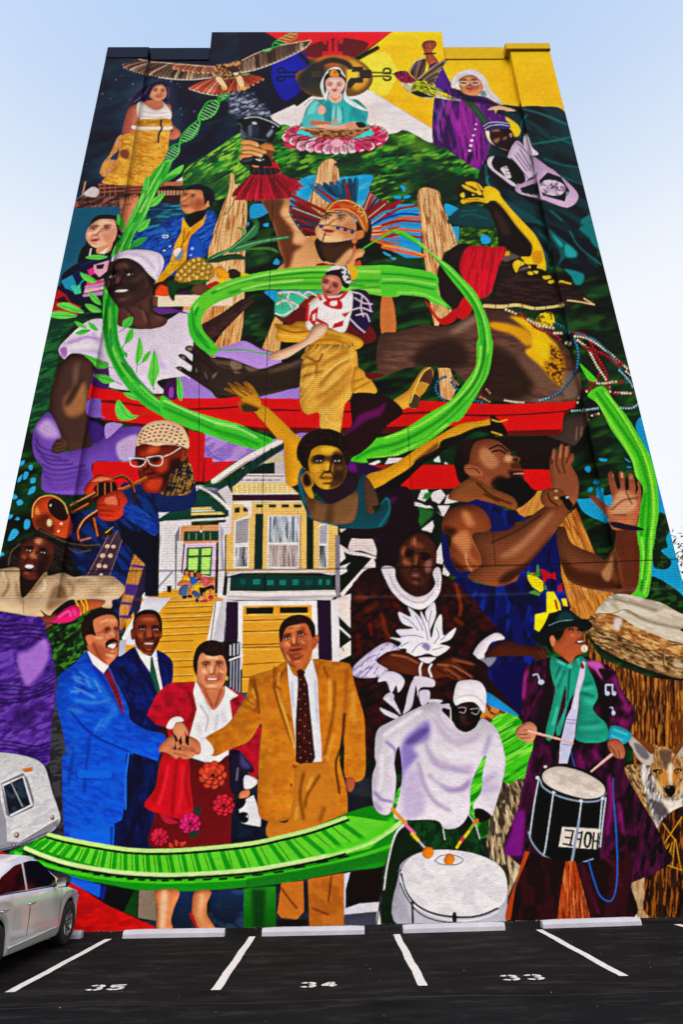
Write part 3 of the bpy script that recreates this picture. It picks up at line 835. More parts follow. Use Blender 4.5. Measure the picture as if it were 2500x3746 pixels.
s 2c3446 b10 350,340 420,340 400,460 350,450
s 8088a0 b6 490,430 540,370 530,350 560,400 510,460
l c8d0e0 w9 b2 265,262 380,250 460,270 560,310 620,350
l 9aa4b8 w8 b3 190,315 230,330 235,420 270,470; 290,460 400,480 500,490
s b8c4d4 340,305 375,300 395,320 360,325; 545,345 565,345 560,362
s 14141c v.2 215,710 240,680 350,650 500,640 550,740 520,760 380,740 230,725
s 4a5060 b5 240,690 350,670 340,700 250,715
s f0f0f8 378,675 435,690 430,700 390,690; 422,664 436,664 432,674; 450,680 466,682 460,694
s d89a64 v.25 230,510 245,485 340,490 400,515 415,550 390,560 320,535 240,530
s d89a64 v.25 230,570 240,540 330,540 440,580 490,600 480,625 430,615 320,590 240,590
s e0a46c v.25 240,600 330,590 420,610 455,635 440,658 390,650 300,630 245,625
s d09058 v.25 205,660 230,630 340,628 355,645 320,660 250,670 225,695
s c4824c v.25 415,555 440,530 530,530 560,560 565,595 500,585 450,580
l 5a2c14 w6 b1 240,535 320,538 400,562; 240,595 330,592 430,618; 235,630 320,630 390,652; 420,555 450,580
s f0c090 b4 370,520 405,530 400,550; 410,625 445,640 425,652; 450,600 482,608 470,618
s 2a1c26 320,800 350,770 450,770 580,770 630,800 590,830 470,845 340,835
l 5a4c58 w6 b2 360,780 365,830; 410,780 415,838; 470,780 475,840; 530,780 535,830; 580,780 590,815
s c88a58 340,745 420,755 380,768
@painted_person;painted dancer in feather headdress and face paint raising one arm
T E
W 9c3030 3a1018 9 x.8 1000,470 980,520 960,600; 700,250 690,370 740,470 800,600
W 2a8ab0 123c5c 8 x.8 1080,350 1150,300 1230,320; 860,170 1010,150 1150,120 1240,110
W b03a2c 4a1018 9 x.7 1290,400 1340,440 1370,500; 1360,240 1480,310 1600,360
W e08040 903018 9 x.7 1370,520 1370,570 1350,620; 1600,400 1600,540 1600,690
l 1a7a9c w34-6 1140,300 1000,300 860,170; 1160,330 1020,260 870,180
l 0f4a66 w44-14 1130,300 1145,200 1150,130; 1220,320 1225,200 1230,120
l 8a1c26 w34-14 1100,340 1000,260 900,190; 1190,330 1170,230 1150,150; 1000,400 860,330 710,250; 990,460 850,420 700,370; 960,500 820,480 720,440; 960,560 850,540 780,520
l 3a3c4c w26-10 960,450 800,400 700,350; 940,520 800,500 740,470; 950,500 830,470 720,420
l 8a1c26 w44-34 1290,400 1330,320 1360,240; 1330,430 1420,350 1480,310; 1350,440 1480,370 1600,310
l 2a90c4 w20-16 1370,470 1470,400 1600,370; 1370,520 1480,470 1600,440
l 1a3c9c w18-14 1370,500 1480,440 1600,400
l d86a34 w20-22 1370,545 1480,525 1600,500; 1370,580 1480,590 1600,580; 1340,610 1450,650 1600,690
l 8a2a24 w14-20 1375,560 1480,555 1600,540
l 2a90c4 w16-20 1375,600 1480,620 1600,640
l e8d8b8 w6 1300,395 1360,250; 1340,440 1480,330; 1365,490 1480,410; 1370,520 1500,500; 1370,555 1500,540; 1370,580 1500,570; 960,450 720,360; 940,590 830,600
s d08c4c 820,610 900,590 950,600 940,640 880,640
T G
l d86a34 w18 0,400 120,350 235,345; 0,440 100,420 245,430; 0,530 120,560 270,590
l 2a90c4 w16 0,370 120,310 230,300; 0,480 120,490 250,520; 0,420 100,385 240,390
l 8a2a24 w16 0,350 100,290 210,270; 0,390 100,365 240,370; 0,470 110,450 240,470
l 1a3c9c w12 0,355 120,320 230,325
l e8a83a w10 10,520 130,540 260,580
T E
s dca070 v.3 465,305 560,295 690,290 690,400 760,520 830,600 900,650 950,760 1000,830 1420,840 1440,900 640,900 650,800 610,700 580,560 530,420
s 6a4028 b14 c 465,300 640,290 620,400 680,470 730,560 720,650 800,670 730,730 700,830 660,880 640,780 600,640 560,500
s eab488 b12 c 630,390 690,370 760,520 820,600 800,650 740,640 730,540 650,450
l b87a4c w6 b3 c 640,440 720,430; 660,490 760,500; 690,540 800,570
s dca070 920,820 960,740 1000,800 1080,820
s 2a1a14 900,640 960,600 1000,700 990,800 940,770
s 4a2e20 v.2 950,640 1100,650 1220,620 1200,700 1130,760 1040,800 970,760
s dca478 b10 1090,790 1200,690 1230,760 1160,850 1060,840
s 1c1214 1240,480 1330,440 1370,540 1330,690 1260,680 1230,640
s e4ac80 v.3 965,430 1000,405 1100,400 1200,420 1240,500 1235,600 1190,620 1090,640 970,640 915,590 905,530 935,490
F e8b488 9a5a38 992,448 1115,450 1005,495 970,545 1060,555 L9a1c34
s 9a5a38 a.5 b16 c 1150,470 1240,480 1230,600 1130,620
k 14080a w8 1050,508 1140,522 1235,552; 930,500 975,505
e 4a2a84 1090,528 17,13; 1152,542 17,14; 1208,560 15,15; 952,514 16,14
k 14080a w10 985,570 965,630
l 14080a w10-5 965,430 1020,400 1090,405 1150,390 1230,450
s c88048 1240,560 1300,545 1300,600 1240,620
s b8652c v.3 985,385 1030,320 1120,293 1200,300 1300,370 1340,470 1330,560 1290,530 1220,430 1120,395 1040,390
s c01828 1060,345 1100,340 1120,380 1040,385
l c01828 w16 1060,320 1120,310 1180,330; 1190,370 1230,400 1250,440
l f0c878 w6 1000,385 1060,320 1140,300 1220,320 1300,380 1330,480; 1000,395 1090,370 1180,380 1260,440 1310,540; 1220,350 1270,340 1260,390 1310,400 1280,430
e c87a4c 1226,632 22,22
p d86a3c 1226,655 1240,700 1225,740 1212,700
s d8966a v.4 1150,830 1200,760 1215,720 1260,695 1310,710 1290,760 1240,780 1220,850
s d8562c 1240,810 1270,790 1280,840 1230,840
s 7a1420 905,835 960,810 1020,830
@painted_person;painted woman with long black hair in a patterned shawl
T D
s 0a0a18 v.1 400,500 450,430 560,420 640,440 660,560 620,720 560,780 480,770 310,820 330,700 370,650
s 101830 160,990 180,900 310,810 450,780 560,760 560,900 500,1100 480,1240 60,1240 120,1030
p 2a8ab0 165,960 310,880 400,920 330,980 310,1060 200,1020
p 48c0a0 240,1000 320,990 330,1060 280,1070
p 16204a 250,900 300,870 360,930 290,1010 280,960
p a01c28 60,1210 140,1030 200,1070 250,1140 330,1170 300,1240
p 2c1420 110,1120 190,1080 230,1140 150,1130
p d83a8c 380,870 450,840 480,880 400,920
p d8a0b0 430,830 560,790 540,880 480,930 440,890
p 141430 450,830 520,820 510,860 460,865
p c090c8 360,1000 510,940 520,990 360,1040; 340,1070 510,1040 505,1075 345,1090
p d8506c 380,960 515,950 518,975 370,1000
p e8b0bc 360,1030 515,1000 512,1030 350,1060
l 2a1c6a w16 330,830 450,790 550,770
s e8ac90 v.3 370,560 410,500 480,455 580,445 620,500 615,600 560,670 460,690 400,660 370,610
F ecb498 9a5a4c 428,535 540,530 445,580 405,630 475,622 La83a44
s 9a5c4c a.4 b16 c 560,560 620,520 600,640 540,680
s d89878 460,690 560,660 590,640 560,720 470,740
s 0a0a18 400,500 450,430 560,418 650,450 660,560 620,520 600,460 480,455
p f0e4dc 405,695 415,695 405,755 392,755; 480,730 560,680 520,740
e c8c8d0 642,594 10,6
@painted_person;painted man in blue denim jacket and yellow shirt raising his fist
T D
s c08060 v.5 640,290 700,270 760,245 800,265 795,330 750,390 740,470 720,560 640,540 650,400
l 5a2c20 w6 b2 690,310 700,280; 720,300 720,265; 745,290 755,255; 770,280 785,260; 680,340 740,330; 650,380 690,360
s 1a56b0 v.35 770,590 840,550 960,510 1020,450 1150,420 1200,440 1370,380 1440,420 1420,540 1380,680 1320,780 1200,760 1110,900 1000,900 960,740 820,680
N 3a80d4 60 14 -20 .56 .1 .6
N 0a2a6a 50 12 -30 .58 .1 .7
l 0a2c70 w8 b3 c 1110,640 1140,520 1180,450; 960,600 950,700; 1000,500 1060,560 1110,530; 1250,520 1340,470 1410,500; 1230,620 1260,560; 830,590 940,620; 820,640 920,650
p e8ac28 1160,440 1230,520 1330,440 1360,410 1330,500 1230,590 1200,680 1190,800 1000,960 930,980 1060,800 1100,650 1150,560
N c8841c 40 60 10 .58 .1 .6
p 0a0a12 1190,430 1360,380 1330,450 1220,525 1180,470
l 5a3414 w7 1175,530 1170,640 1215,560; 1165,640 1130,750
s 8a9098 1095,770 1165,700 1160,770 1115,795
s f0e8d8 1085,725 1120,690 1150,700 1110,760
k 8a7a1c w3 1060,800 1190,790; 1040,830 1180,830; 1010,870 1150,870; 980,910 1120,910; 1090,780 1040,940; 1140,780 1100,920
s 1a56b0 v.3 1200,700 1240,580 1310,620 1320,760 1220,780
e a8c0e0 1010,712 13,9; 1057,676 11,8; 1240,695 13,11; 1228,748 12,8
e e8e8f0 1020,595 28,15
k 1a1a40 w5 1000,595 1042,597; 1020,583 1022,608
s c8845c v.4 1150,250 1190,205 1280,200 1330,240 1370,330 1350,370 1270,390 1200,410 1160,380 1140,320
F d89a6c 7a3c28 1180,262 1245,268 1175,300 1150,345 1215,345 L8a3a34
s 7a4028 a.6 b12 c 1290,280 1370,330 1270,390 1250,340
s d09870 1350,320 1395,295 1405,340 1360,350
s 14101c 1185,215 1200,185 1290,168 1390,200 1425,260 1415,330 1385,350 1370,300 1345,340 1330,260 1310,215
N 2a2440 20 12 30 .6 .1 .7
@painted_fruit_tray;painted pineapple and tropical fruit on a cream tray
T D
p f0dcc0 920,1080 1380,1070 1568,1090 1568,1160 1380,1165 960,1170
p 7a4c3c 915,1075 960,1090 955,1170 920,1160
s e0501c v.4 935,1060 960,1000 1020,980 1060,1010 1050,1080 960,1080
s 3a241c 990,985 1040,960 1090,960 1060,1010
s 6a4a34 v.4 1230,1040 1260,990 1330,980 1390,1020 1390,1070 1280,1075
s b01830 1370,1000 1440,960 1500,990 1440,1040
s e8c820 1440,950 1500,940 1550,965 1490,985
s e8841c v.4 1430,880 1470,840 1530,890 1535,930 1470,945
s b08428 v.3 1095,930 1130,850 1200,790 1290,765 1370,800 1420,860 1415,930 1330,950 1250,955 1180,975 1110,965
d c8a04c w44 1110,930 1180,860 1250,800 1320,785; 1130,960 1210,890 1290,830 1370,815; 1200,965 1280,900 1350,850 1405,850; 1260,950 1330,905 1400,890; 1330,945 1400,930
s 14401f 1040,970 1120,960 1140,1010 1100,1060 1090,1125 1050,1080
s 14401f 1130,980 1200,970 1250,980 1160,1020
s 2f6a2c 1210,980 1330,950 1380,960 1290,985
s 4a1c4a 1130,1060 1190,1040 1200,1070 1140,1075
l 1f5a2c w5 1090,970 1095,1110
T E
s 3a2a20 v.3 190,880 240,860 300,900 290,930 210,940
s e8a01c v.3 80,870 110,845 190,890 190,930 130,930
s e8c020 90,950 150,940 205,965 150,985
s b01830 20,990 90,970 130,1000 60,1030
s e8c020 300,895 370,910 330,925 300,930
s 3a7a4c v.3 0,790 100,730 200,690 280,620 380,530 400,480 360,455 420,450 445,500 420,580 330,640 220,700 100,780 20,815
s 3a7a4c v.3 200,700 300,650 440,620 600,595 720,598 600,630 440,660 320,710 210,730
s 1f4a34 v.3 20,800 150,750 280,740 380,800 425,845 330,790 200,790 100,810
s 6a9a5c 260,520 320,530 330,570 290,610 310,560
s 4a7a3c 320,700 440,685 560,690 600,730 520,705 400,705
l 8ac090 w6 b2 60,775 220,690 340,590 410,510; 260,690 440,640 680,600
@painted_gate;painted red gate beams and pillars
T I
s b894e0 v.1 380,410 560,360 660,330 800,400 940,440 950,520 780,560 700,540 560,480 400,450
s a884d4 100,640 220,600 430,720 440,800 130,810
p a884d4 770,770 1110,700 1115,815 800,810
p b898dc 330,1080 420,1100 640,1170 880,1140 1180,1070 1200,1300 400,1320 330,1280
N 8a68c0 90 30 -30 .56 .12 .6
l 6a4ab0 w8 b3 330,1180 400,1270 480,1310; 335,1220 380,1290
T H
p d8061e 700,655 760,690 900,730 1100,770 1568,800 1568,1060 1180,1035 835,975 815,840 725,805 705,770
p 8a0c18 730,800 815,830 812,850 760,845
p 7a0c1a 812,820 900,812 1200,860 1240,880 1000,850 830,835
p 5a1420 835,975 1180,1010 1568,1040 1568,1065 1180,1038 870,1000
p d8061e 768,1315 1120,1318 1170,1500 1000,1568 740,1568 745,1480
T I
p d4041c 0,800 430,800 560,785 800,800 1110,805 1560,830 1560,1040 1110,1040 830,1045 600,1020 0,1000
k 5a0a18 w14 170,890 430,885 600,870; 850,895 1110,900; 1470,910 1550,910
p 6a1018 640,1030 830,1045 1110,1040 1560,1050 1560,1075 1100,1085 860,1080
p cc0a20 200,1060 340,1095 330,1300 320,1480 240,1480 200,1340
p d4082a 320,1285 395,1285 400,1325 590,1312 400,1460 330,1490
p 8a0420 a.5 b6 320,1290 345,1290 335,1480 310,1480
T J
p cc0510 340,490 1000,485 1140,490 1420,505 1600,515 1600,640 1200,700 640,740 340,740
k 5a0810 w16 340,575 440,572; 830,590 1060,580; 1300,600 1600,608
p 5a1014 340,705 640,700 900,690 820,750 340,755
p cc0812 800,1180 1000,1010 1260,1010 1290,1100 1370,1200 1100,1205 840,1210
p b00812 1360,1195 1400,1210 1420,1290 1390,1300 1365,1250
p a80a14 550,1010 740,1010 660,1060
T K
p d4060e 0,515 200,512 400,500 695,448 680,545 590,605 580,720 545,765 130,765 0,720
k 5a0a10 w12 0,606 300,595 600,570 690,540
p 6a1014 130,730 560,718 580,700 545,768 140,768
p 6a1014 590,575 685,545 680,552 590,608
p d4060e 250,1045 475,1050 500,1215 310,1215 270,1150
@painted_person;painted dark acrobat bending over backward with beads
T G
s 2a1c1c v.2 350,680 400,580 470,520 540,510 600,560 560,780 520,930 450,930 390,900 360,800
p 4a3024 -5,840 60,850 90,1080 -5,1090
s c87a44 -5,850 60,850 85,1070 -5,1085
s 6a4c40 v.35 -20,1100 100,1070 260,1030 430,1030 560,960 660,920 800,930 960,1010 1090,1100 1180,1180 1240,1300 1260,1480 1100,1520 620,1500 560,1430 440,1310 300,1290 150,1300 -20,1340
N 4a3228 90 16 4 .54 .18 .5
s 2a1a18 a.8 b24 c 260,1150 480,1120 560,1260 420,1310 200,1290
s a08074 a.8 b14 c 430,1070 560,980 660,930 600,1010 480,1080
s 2a1a14 a.8 b24 c 640,1180 860,1240 960,1400 900,1500 640,1490
s 7a5c4c a.8 b16 c 860,1240 1000,1260 1150,1430 1080,1460 960,1380
s e0a01c b8 690,1010 800,1020 920,1060 960,1130 920,1160 830,1090 700,1050
s f0b81c b8 815,970 960,1000 1060,1100 1120,1180 1060,1300 1160,1400 1130,1412 1020,1300 910,1200 950,1160 940,1080 860,1010
s c88814 b10 1060,1150 1150,1220 1165,1380 1140,1412 1040,1320
N 4a300c 14 10 20 .58 .08 .9
s f8cc1c b10 a.9 960,1100 1060,1150 1060,1260 980,1200
s fac81c 1000,960 1080,950 1090,1030 980,1030
s 8a7468 b8 a.7 1150,1330 1250,1340 1240,1480 1160,1480
N 3a2c24 14 10 0 .58 .08 .7
s 2a1a1a v.2 680,600 780,560 900,590 1040,700 1140,740 1250,800 1340,890 1230,890 1140,905 880,900 640,895 700,820
N 4a3430 60 10 4 .58 .12 .6
T h3
s 2c1c1a 170,150 240,90 290,45 350,50 380,80 340,180 300,230 210,230
s 201414 480,270 560,250 640,330 760,490 890,640 910,700 890,780 800,780 660,710 590,680 570,520 520,400
s 4a342c b10 a.6 540,330 640,420 700,560 620,560
s fcc81c v.1 455,120 520,115 590,160 615,215 700,320 850,480 940,580 1010,720 1042,860 1035,920 980,900 960,860 850,850 805,785 890,780 910,700 890,640 760,490 640,330 560,250 480,250 440,190
s d8960f b6 910,740 1000,730 1000,840 920,840
l a87a28 w12 b5 560,255 650,330 770,500 895,650 915,720
s f4b828 270,75 330,65 400,90 440,140 400,150 330,110 290,100; 240,95 290,110 360,150 380,175 300,150 250,120
s f8c42c 370,155 410,150 440,180 400,195; 220,190 255,170 265,215 240,220; 330,185 360,190 345,200
s f4b828 225,250 270,230 400,220 500,240 470,275 380,255 260,280
l 5a3c18 w7 b1 380,90 420,150; 300,110 380,140; 410,150 440,185; 260,240 400,235
l 2a1a14 w12 b3 270,275 380,262 480,282
s 6a5850 b4 610,780 680,740 790,790 700,820 640,830
s d89c20 640,740 690,735 690,770 650,775
s 201414 700,820 790,800 830,830 740,880 700,860
s f0b428 725,850 770,815 840,850 790,880 760,935 735,900
s fcd048 b4 760,830 800,840 770,870
s 7a6a60 b3 765,930 830,880 920,880 870,900 800,915
s f4bc28 865,930 900,925 920,955 880,955; 960,870 990,860 985,890 960,895; 920,920 965,920 960,945 930,940; 870,870 895,875 890,895; 1010,970 1080,965 1085,990 1030,1000; 1060,1020 1110,1005 1115,1030 1080,1040
s 241614 895,860 950,860 940,900 905,900; 970,900 1030,915 1060,960 1000,960
l f0b428 w9 1170,1030 1190,1015 1280,1040
T G
s d01834 v.2 545,530 700,530 790,540 740,660 690,820 620,860 560,830 520,740 490,650
N 8a0c20 10 90 10 .62 .08 .6
s c01420 510,860 560,840 570,930 520,990 470,960
s b81420 270,865 300,900 370,985 450,930 490,925 460,1000 380,1025 320,960
l f0c484 w22-16 650,905 760,910 860,900 960,920 1060,915 1150,900
k 2a1812 w5 720,900 722,925; 800,890 802,915; 890,895 892,920; 970,905 972,935; 1040,905 1042,930
l e8a428 w8 1130,750 1200,765
l e8b888 w9 1180,870 1260,880 1350,898; 1285,858 1350,898
T I
s 46342c v.4 540,500 700,540 780,570 900,540 1150,470 1200,560 1120,690 820,780 700,780 600,760 640,600
s 3c2e28 v.4 100,560 140,545 260,600 300,560 240,520 120,460 140,440 260,470 200,410 180,380 220,370 300,440 280,360 300,350 400,460 520,480 640,540 640,760 560,790 440,800 380,740 240,630
l 8a7468 w12 b5 c 280,560 340,620 430,590; 400,480 500,520 620,560; 180,390 230,400; 130,455 200,490; 300,600 340,650
l 7a6a60 w10 b4 700,560 860,570 1000,530
s 181012 a.8 b20 c 440,640 640,620 640,780 480,800
s 4a302c v.2 155,262 300,200 480,100 640,-10 740,0 700,40 500,240 420,350 400,395 300,430 180,370
N 2c1a1c 70 14 -30 .58 .1 .6
T G
d a01c30 w21 870,945 930,1000 990,1050 1100,1090 1140,1130
d e8c4a8 w21 780,925 860,960; 920,990 1000,1030 1100,1050; 1090,1080 1150,1080; 1160,1140 1210,1150
d 2f6c84 w21 1095,1010 1150,1040 1200,1080; 1225,1110 1250,1200 1240,1300 1190,1390 1110,1470 1000,1510
d 8a1428 w19 1210,1075 1290,1090 1350,1180 1390,1290 1360,1400 1290,1450
d e8c4a8 w19 1220,1100 1300,1110 1400,1170 1500,1250 1568,1310; 1240,1120 1310,1180 1370,1290 1440,1400 1440,1470
d 8a1428 w22 1280,1160 1360,1220 1430,1340 1440,1460; 1310,1170 1420,1220 1520,1280; 1310,1385 1380,1400
d e8c4a8 w18 1400,1400 1500,1390; 1480,1460 1568,1460
d 2f6c84 w15 1230,1080 1350,1120 1440,1200 1520,1310 1568,1400
T J
d 1f6a8a w26 1200,285 1140,310 1110,380 1140,450 1190,490; 1235,320 1270,380 1320,410; 1420,480 1500,500
d b07a60 w20 1230,290 1300,360; 1470,450 1560,500; 1520,385 1560,430
T K
d 8a1428 w22 790,330 830,340; 780,400 830,395; 1030,330 1095,330; 990,425 1060,425; 1150,420 1210,420
d e8c4a8 w22 850,310 870,350; 870,345 940,345; 975,330 1035,330; 1060,425 1150,425; 970,390 975,430; 700,460 730,470; 690,510 720,490; 600,690 680,685; 720,670 800,640; 810,610 890,590; 770,420 790,400
d 5a1020 w20 690,680 720,670; 770,650 800,640; 830,605 860,600
d 88a4b4 w22 650,570 780,560 880,545; 1050,545 1150,545 1210,500 1215,460; 385,485 480,460
d 88b8c8 w16 1040,230 1120,310 1160,380
d 8a1428 w22 1010,130 1080,190; 980,160 1060,210; 1160,300 1190,370
d e8c4a8 w20 1095,240 1180,310
d e8c4a8 w20 100,480 180,495 270,500
s 4a3a34 v.3 590,620 700,600 790,570 780,680 760,720 740,780 680,850 640,840 500,790 450,770 550,760 580,710
l a08c80 w8 b4 700,700 690,800; 740,700 730,770
p 241610 0,780 450,770 640,850 500,870 480,1050 240,1045 200,900 100,850 0,830
@painted_person;painted woman in white turban and lilac dress looking aside
T H
s e4d8ec v.1 480,400 560,300 700,180 830,150 1000,210 1180,235 1370,160 1568,100 1568,600 1500,620 1290,660 1350,760 1100,740 880,700 880,560 880,510 760,470 600,430 530,480
l c0a0d8 w20 b8 c 560,340 700,300 830,320; 590,420 750,410 830,440; 760,260 800,340; 1250,400 1350,560; 950,600 1000,700
s 9a58b0 a.8 b6 c 490,400 540,380 550,440 520,470
l b088cc w8 b2 c 520,360 640,330 700,300 800,310
l fbf4fc w22 b8 c 600,260 740,240 820,250; 600,380 760,380
s 5a2a68 780,560 880,520 885,720 740,680
s 4a2050 1360,670 1450,650 1450,800 1345,790
s 9a4ca8 1390,720 1420,715 1420,790 1385,790
s 6a3a84 1260,60 1380,60 1568,110 1450,100 1310,110
s 4c342e v.45 560,450 640,432 740,470 760,540 740,700 720,800 735,940 745,1100 740,1200 640,1240 540,1220 500,1120 430,1000 405,850 430,700 480,560
s b07c54 b20 a.85 c 520,820 620,700 700,680 700,900 560,950
s 201412 b14 a.7 c 530,860 560,780 620,690 680,640 620,780 570,850
s 8a6a5c b12 a.6 c 600,560 650,500 640,650 600,700
s 5a3e30 v.3 415,1210 460,1140 510,1110 550,1160 530,1220 440,1240
l 2a1814 w5 b1 430,1200 500,1180; 440,1225 520,1205; 470,1150 520,1160
s 7c58b8 v.25 265,1180 280,1050 340,960 410,920 500,1110 460,1140 420,1210 440,1250 540,1240 740,1200 760,1170 860,1110 1000,1040 1180,1040 1130,1100 980,1170 980,1310 760,1330 740,1568 380,1568 340,1460 350,1370 290,1290
s d0b0e4 b16 a.9 c 300,1040 400,970 490,1100 440,1130 360,1120
l 3a2068 w8 b1 c 290,1130 340,1200 480,1250; 285,1180 350,1250 500,1290; 300,1220 400,1300 560,1310; 330,1270 420,1340 600,1340; 340,1340 460,1390 700,1350; 350,1400 470,1430 720,1390; 360,1440 480,1470 730,1420; 370,1480 500,1510 730,1450; 385,1520 500,1545 730,1490; 800,1130 960,1080 1080,1060; 780,1170 960,1130; 770,1210 970,1180; 760,1250 975,1220; 760,1290 975,1270; 290,1090 340,1160
s c8acdc b10 960,1170 1130,1100 1115,1260 1080,1310 985,1310
s 3a2468 b20 a.7 c 540,1240 760,1190 840,1120 760,1300 620,1330
s 8a68c4 720,820 820,810 830,930 870,960 720,940
s 4a2c80 b10 720,990 800,1000 870,1060 810,1160 750,1150
s b090d8 870,1010 1000,1010 960,1060 870,1130
T D
s 5a3a34 v.2 610,1150 760,1120 880,1060 915,1000 910,1150 930,1230 1035,1270 1000,1330 870,1355 760,1330 640,1330 620,1240
l 2a1818 w12 b5 c 700,1180 760,1260 740,1320; 800,1160 870,1240 890,1330; 900,1100 900,1220; 640,1170 700,1160 780,1150
l 8a6258 w14 b6 c 830,1200 860,1290; 720,1230 740,1290; 940,1250 1000,1280
@painted_person;painted dark acrobat bending over backward with beads
T h4
s 46352d v.2 380,600 480,690 640,720 760,690 960,700 1200,640 1440,600 1480,270 1330,340 1200,340 1000,410 900,390 780,340 640,295 500,290 420,450
s 33271f b14 a.8 c 820,480 1100,470 1440,400 1440,590 1000,680 760,620
s 6a5646 b14 a.8 c 1050,440 1200,380 1460,300 1460,340 1200,430
s 382a27 v.35 15,400 40,380 90,385 160,430 220,445 225,400 160,350 60,280 40,255 65,235 120,250 180,305 228,330 230,270 170,220 120,190 125,155 160,140 205,150 230,220 275,235 330,275 260,170 250,125 280,115 330,180 400,270 480,270 520,300 640,295 700,330 800,350 960,420 820,470 780,560 640,640 500,700 380,640 230,540 130,480
s 9a8878 b4 45,390 75,395 70,420 45,415; 75,260 110,265 120,300 85,290; 140,160 200,160 190,200 140,190; 265,125 290,130 285,155
s 6a564a b10 a.9 400,275 520,310 640,310 720,350 640,400 530,380 450,330
s 8a7666 b7 a.9 650,310 760,345 770,400 680,420 640,380; 240,390 260,440 240,450
s 7a6656 b8 a.9 790,370 900,390 960,420 860,440
s 8a7464 b5 a.9 430,490 480,440 495,450 440,520; 340,430 370,510 350,520; 670,430 760,450 700,460
s 1c1620 b18 a.85 c 500,500 640,450 780,480 760,600 640,680 500,700
l 1a1210 w10 b4 300,300 420,400 520,480; 240,460 330,480 360,560; 520,360 640,390; 180,430 260,480
s d8c0a8 b3 350,200 400,250 480,270 420,270
@painted_green_stem;painted green leafy stem twisting down the wall
T A
s 3cae3c 660,1110 740,1090 720,1160 690,1240 610,1350 540,1500 500,1600 380,1600 420,1510 470,1400 510,1300 580,1210
N 1f8a34 12 150 30 .52 .12 .8
N 92e070 9 130 30 .62 .06 .8
s 2a8a34 680,1270 720,1190 790,1150 832,1128 810,1180 750,1240
s 8ed868 700,1240 750,1190 815,1150 760,1220
s 58b848 500,1300 515,1250 540,1210 552,1290 530,1340
s 58b848 555,1440 590,1400 680,1355 640,1420 590,1470
T D
s 3fb440 1070,-20 1040,60 960,200 880,380 790,530 740,640 735,710 585,770 600,690 650,610 700,520 760,380 850,210 940,40
N 1f8c34 14 170 27 .52 .12 .8
N 96e46e 10 150 27 .62 .06 .8
s 3fb440 520,1000 545,1050 590,1140 630,1180 625,1300 640,1450 690,1568 560,1590 520,1450 505,1290 510,1130
N 1f8c34 14 170 -3 .52 .12 .8
N 96e46e 10 150 -3 .62 .06 .8
s 6cd058 1010,130 1060,70 1165,10 1140,80 1060,120
s 2f9a3c 1010,130 1060,100 1140,80 1060,122
s 6cd058 835,190 870,95 888,150 875,210 850,215
s 6cd058 890,345 920,290 1015,245 970,320 920,350
s 3aa040 755,485 770,430 810,400 800,450 770,480
s 6cd058 790,550 820,490 895,450 870,520 820,555
s 3aa040 745,680 780,620 870,602 830,650 790,675
s 6cd058 365,770 440,745 545,762 470,785
s 6cd058 325,895 400,920 455,965 400,975 345,940
s 6cd058 385,1050 450,1080 495,1155 430,1130
s 6cd058 130,1155 230,1140 355,1218 240,1210
s 6cd058 360,1150 430,1160 500,1210 420,1215
s 6cd058 50,1240 150,1205 300,1245 170,1270
s 58c050 275,1290 340,1310 375,1345 310,1335
s 58c050 280,1390 340,1355 410,1362 340,1400
s 58c050 385,1292 440,1320 470,1370 410,1350
s 58c050 668,1330 680,1280 752,1255 740,1320 690,1345
s 58c050 690,1470 700,1400 745,1345 760,1410 720,1460
s 3aa848 550,1400 575,1345 608,1400 580,1510
s 58c050 785,1568 805,1420 835,1500 820,1568
l 1a6a2c w4 380,768 530,764; 340,900 450,962 530,970; 395,1055 490,1150; 150,1158 350,1215 400,1220 500,1218; 375,1155 495,1208; 60,1240 300,1245 400,1220; 850,210 872,110; 895,340 1005,250; 800,545 885,460; 755,675 860,610; 285,1385 400,1362; 565,1480 580,1360; 695,1465 745,1360; 640,1380 690,1340 745,1265
s 48b848 630,440 660,450 690,490 690,550 650,520
s 48b848 620,480 630,410 645,440 640,500
T H
l 3fb43f w110 900,-20 905,100 905,250 930,400 1000,560 1100,700 1220,820 1400,920 1600,1010
l 1f8c34 w16 b4 870,0 865,150 880,330 930,480 1010,620; 930,0 940,200 960,340 1040,520 1200,720 1400,880 1568,950
l 8ce46a w16 b3 900,60 900,200 925,380 985,520 1080,660; 1150,700 1290,820 1450,900 1568,960
l 66d050 w12 b3 950,420 1030,580 1150,740 1300,860 1500,960
l 1f8c34 w10 b3 1100,740 1230,850 1400,940 1560,1020
s 70d45a 1110,460 1145,300 1172,400 1160,470 1120,520
s 70d45a 1165,510 1180,450 1235,410 1215,480
s 70d45a 1215,600 1265,405 1305,560 1280,650 1255,710 1220,650
s 70d45a 1450,730 1460,620 1500,710 1490,820 1460,790
s 70d45a 945,880 970,815 1040,890 1090,935 1135,945 1080,975 990,980 955,940
s 70d45a 1010,755 1080,760 1130,815 1060,800
s 62c850 770,610 870,612 940,660 860,680 800,640
s 62c850 685,440 760,460 850,500 890,545 800,555 750,500
s 3a9c40 990,505 1060,530 1110,600 1130,660 1050,600
s 62c850 1024,340 1040,280 1080,225 1098,280 1060,340
s 3aa848 1025,430 1040,425 1045,460 1030,465
s 3aa848 890,290 910,220 940,270 935,340 912,390
l 1c6c2c w4 1145,320 1120,560 1118,590; 1230,420 1160,510 1125,530; 1265,420 1255,700 1265,725; 1460,630 1480,800 1500,875; 970,830 1050,950 1130,945 1240,905; 1015,760 1125,810; 780,615 930,660 1000,688; 700,445 880,540 940,555; 995,510 1125,655; 1085,235 1030,340 990,410; 905,225 915,380
@painted_person;painted woman in white turban and lilac dress looking aside
T D
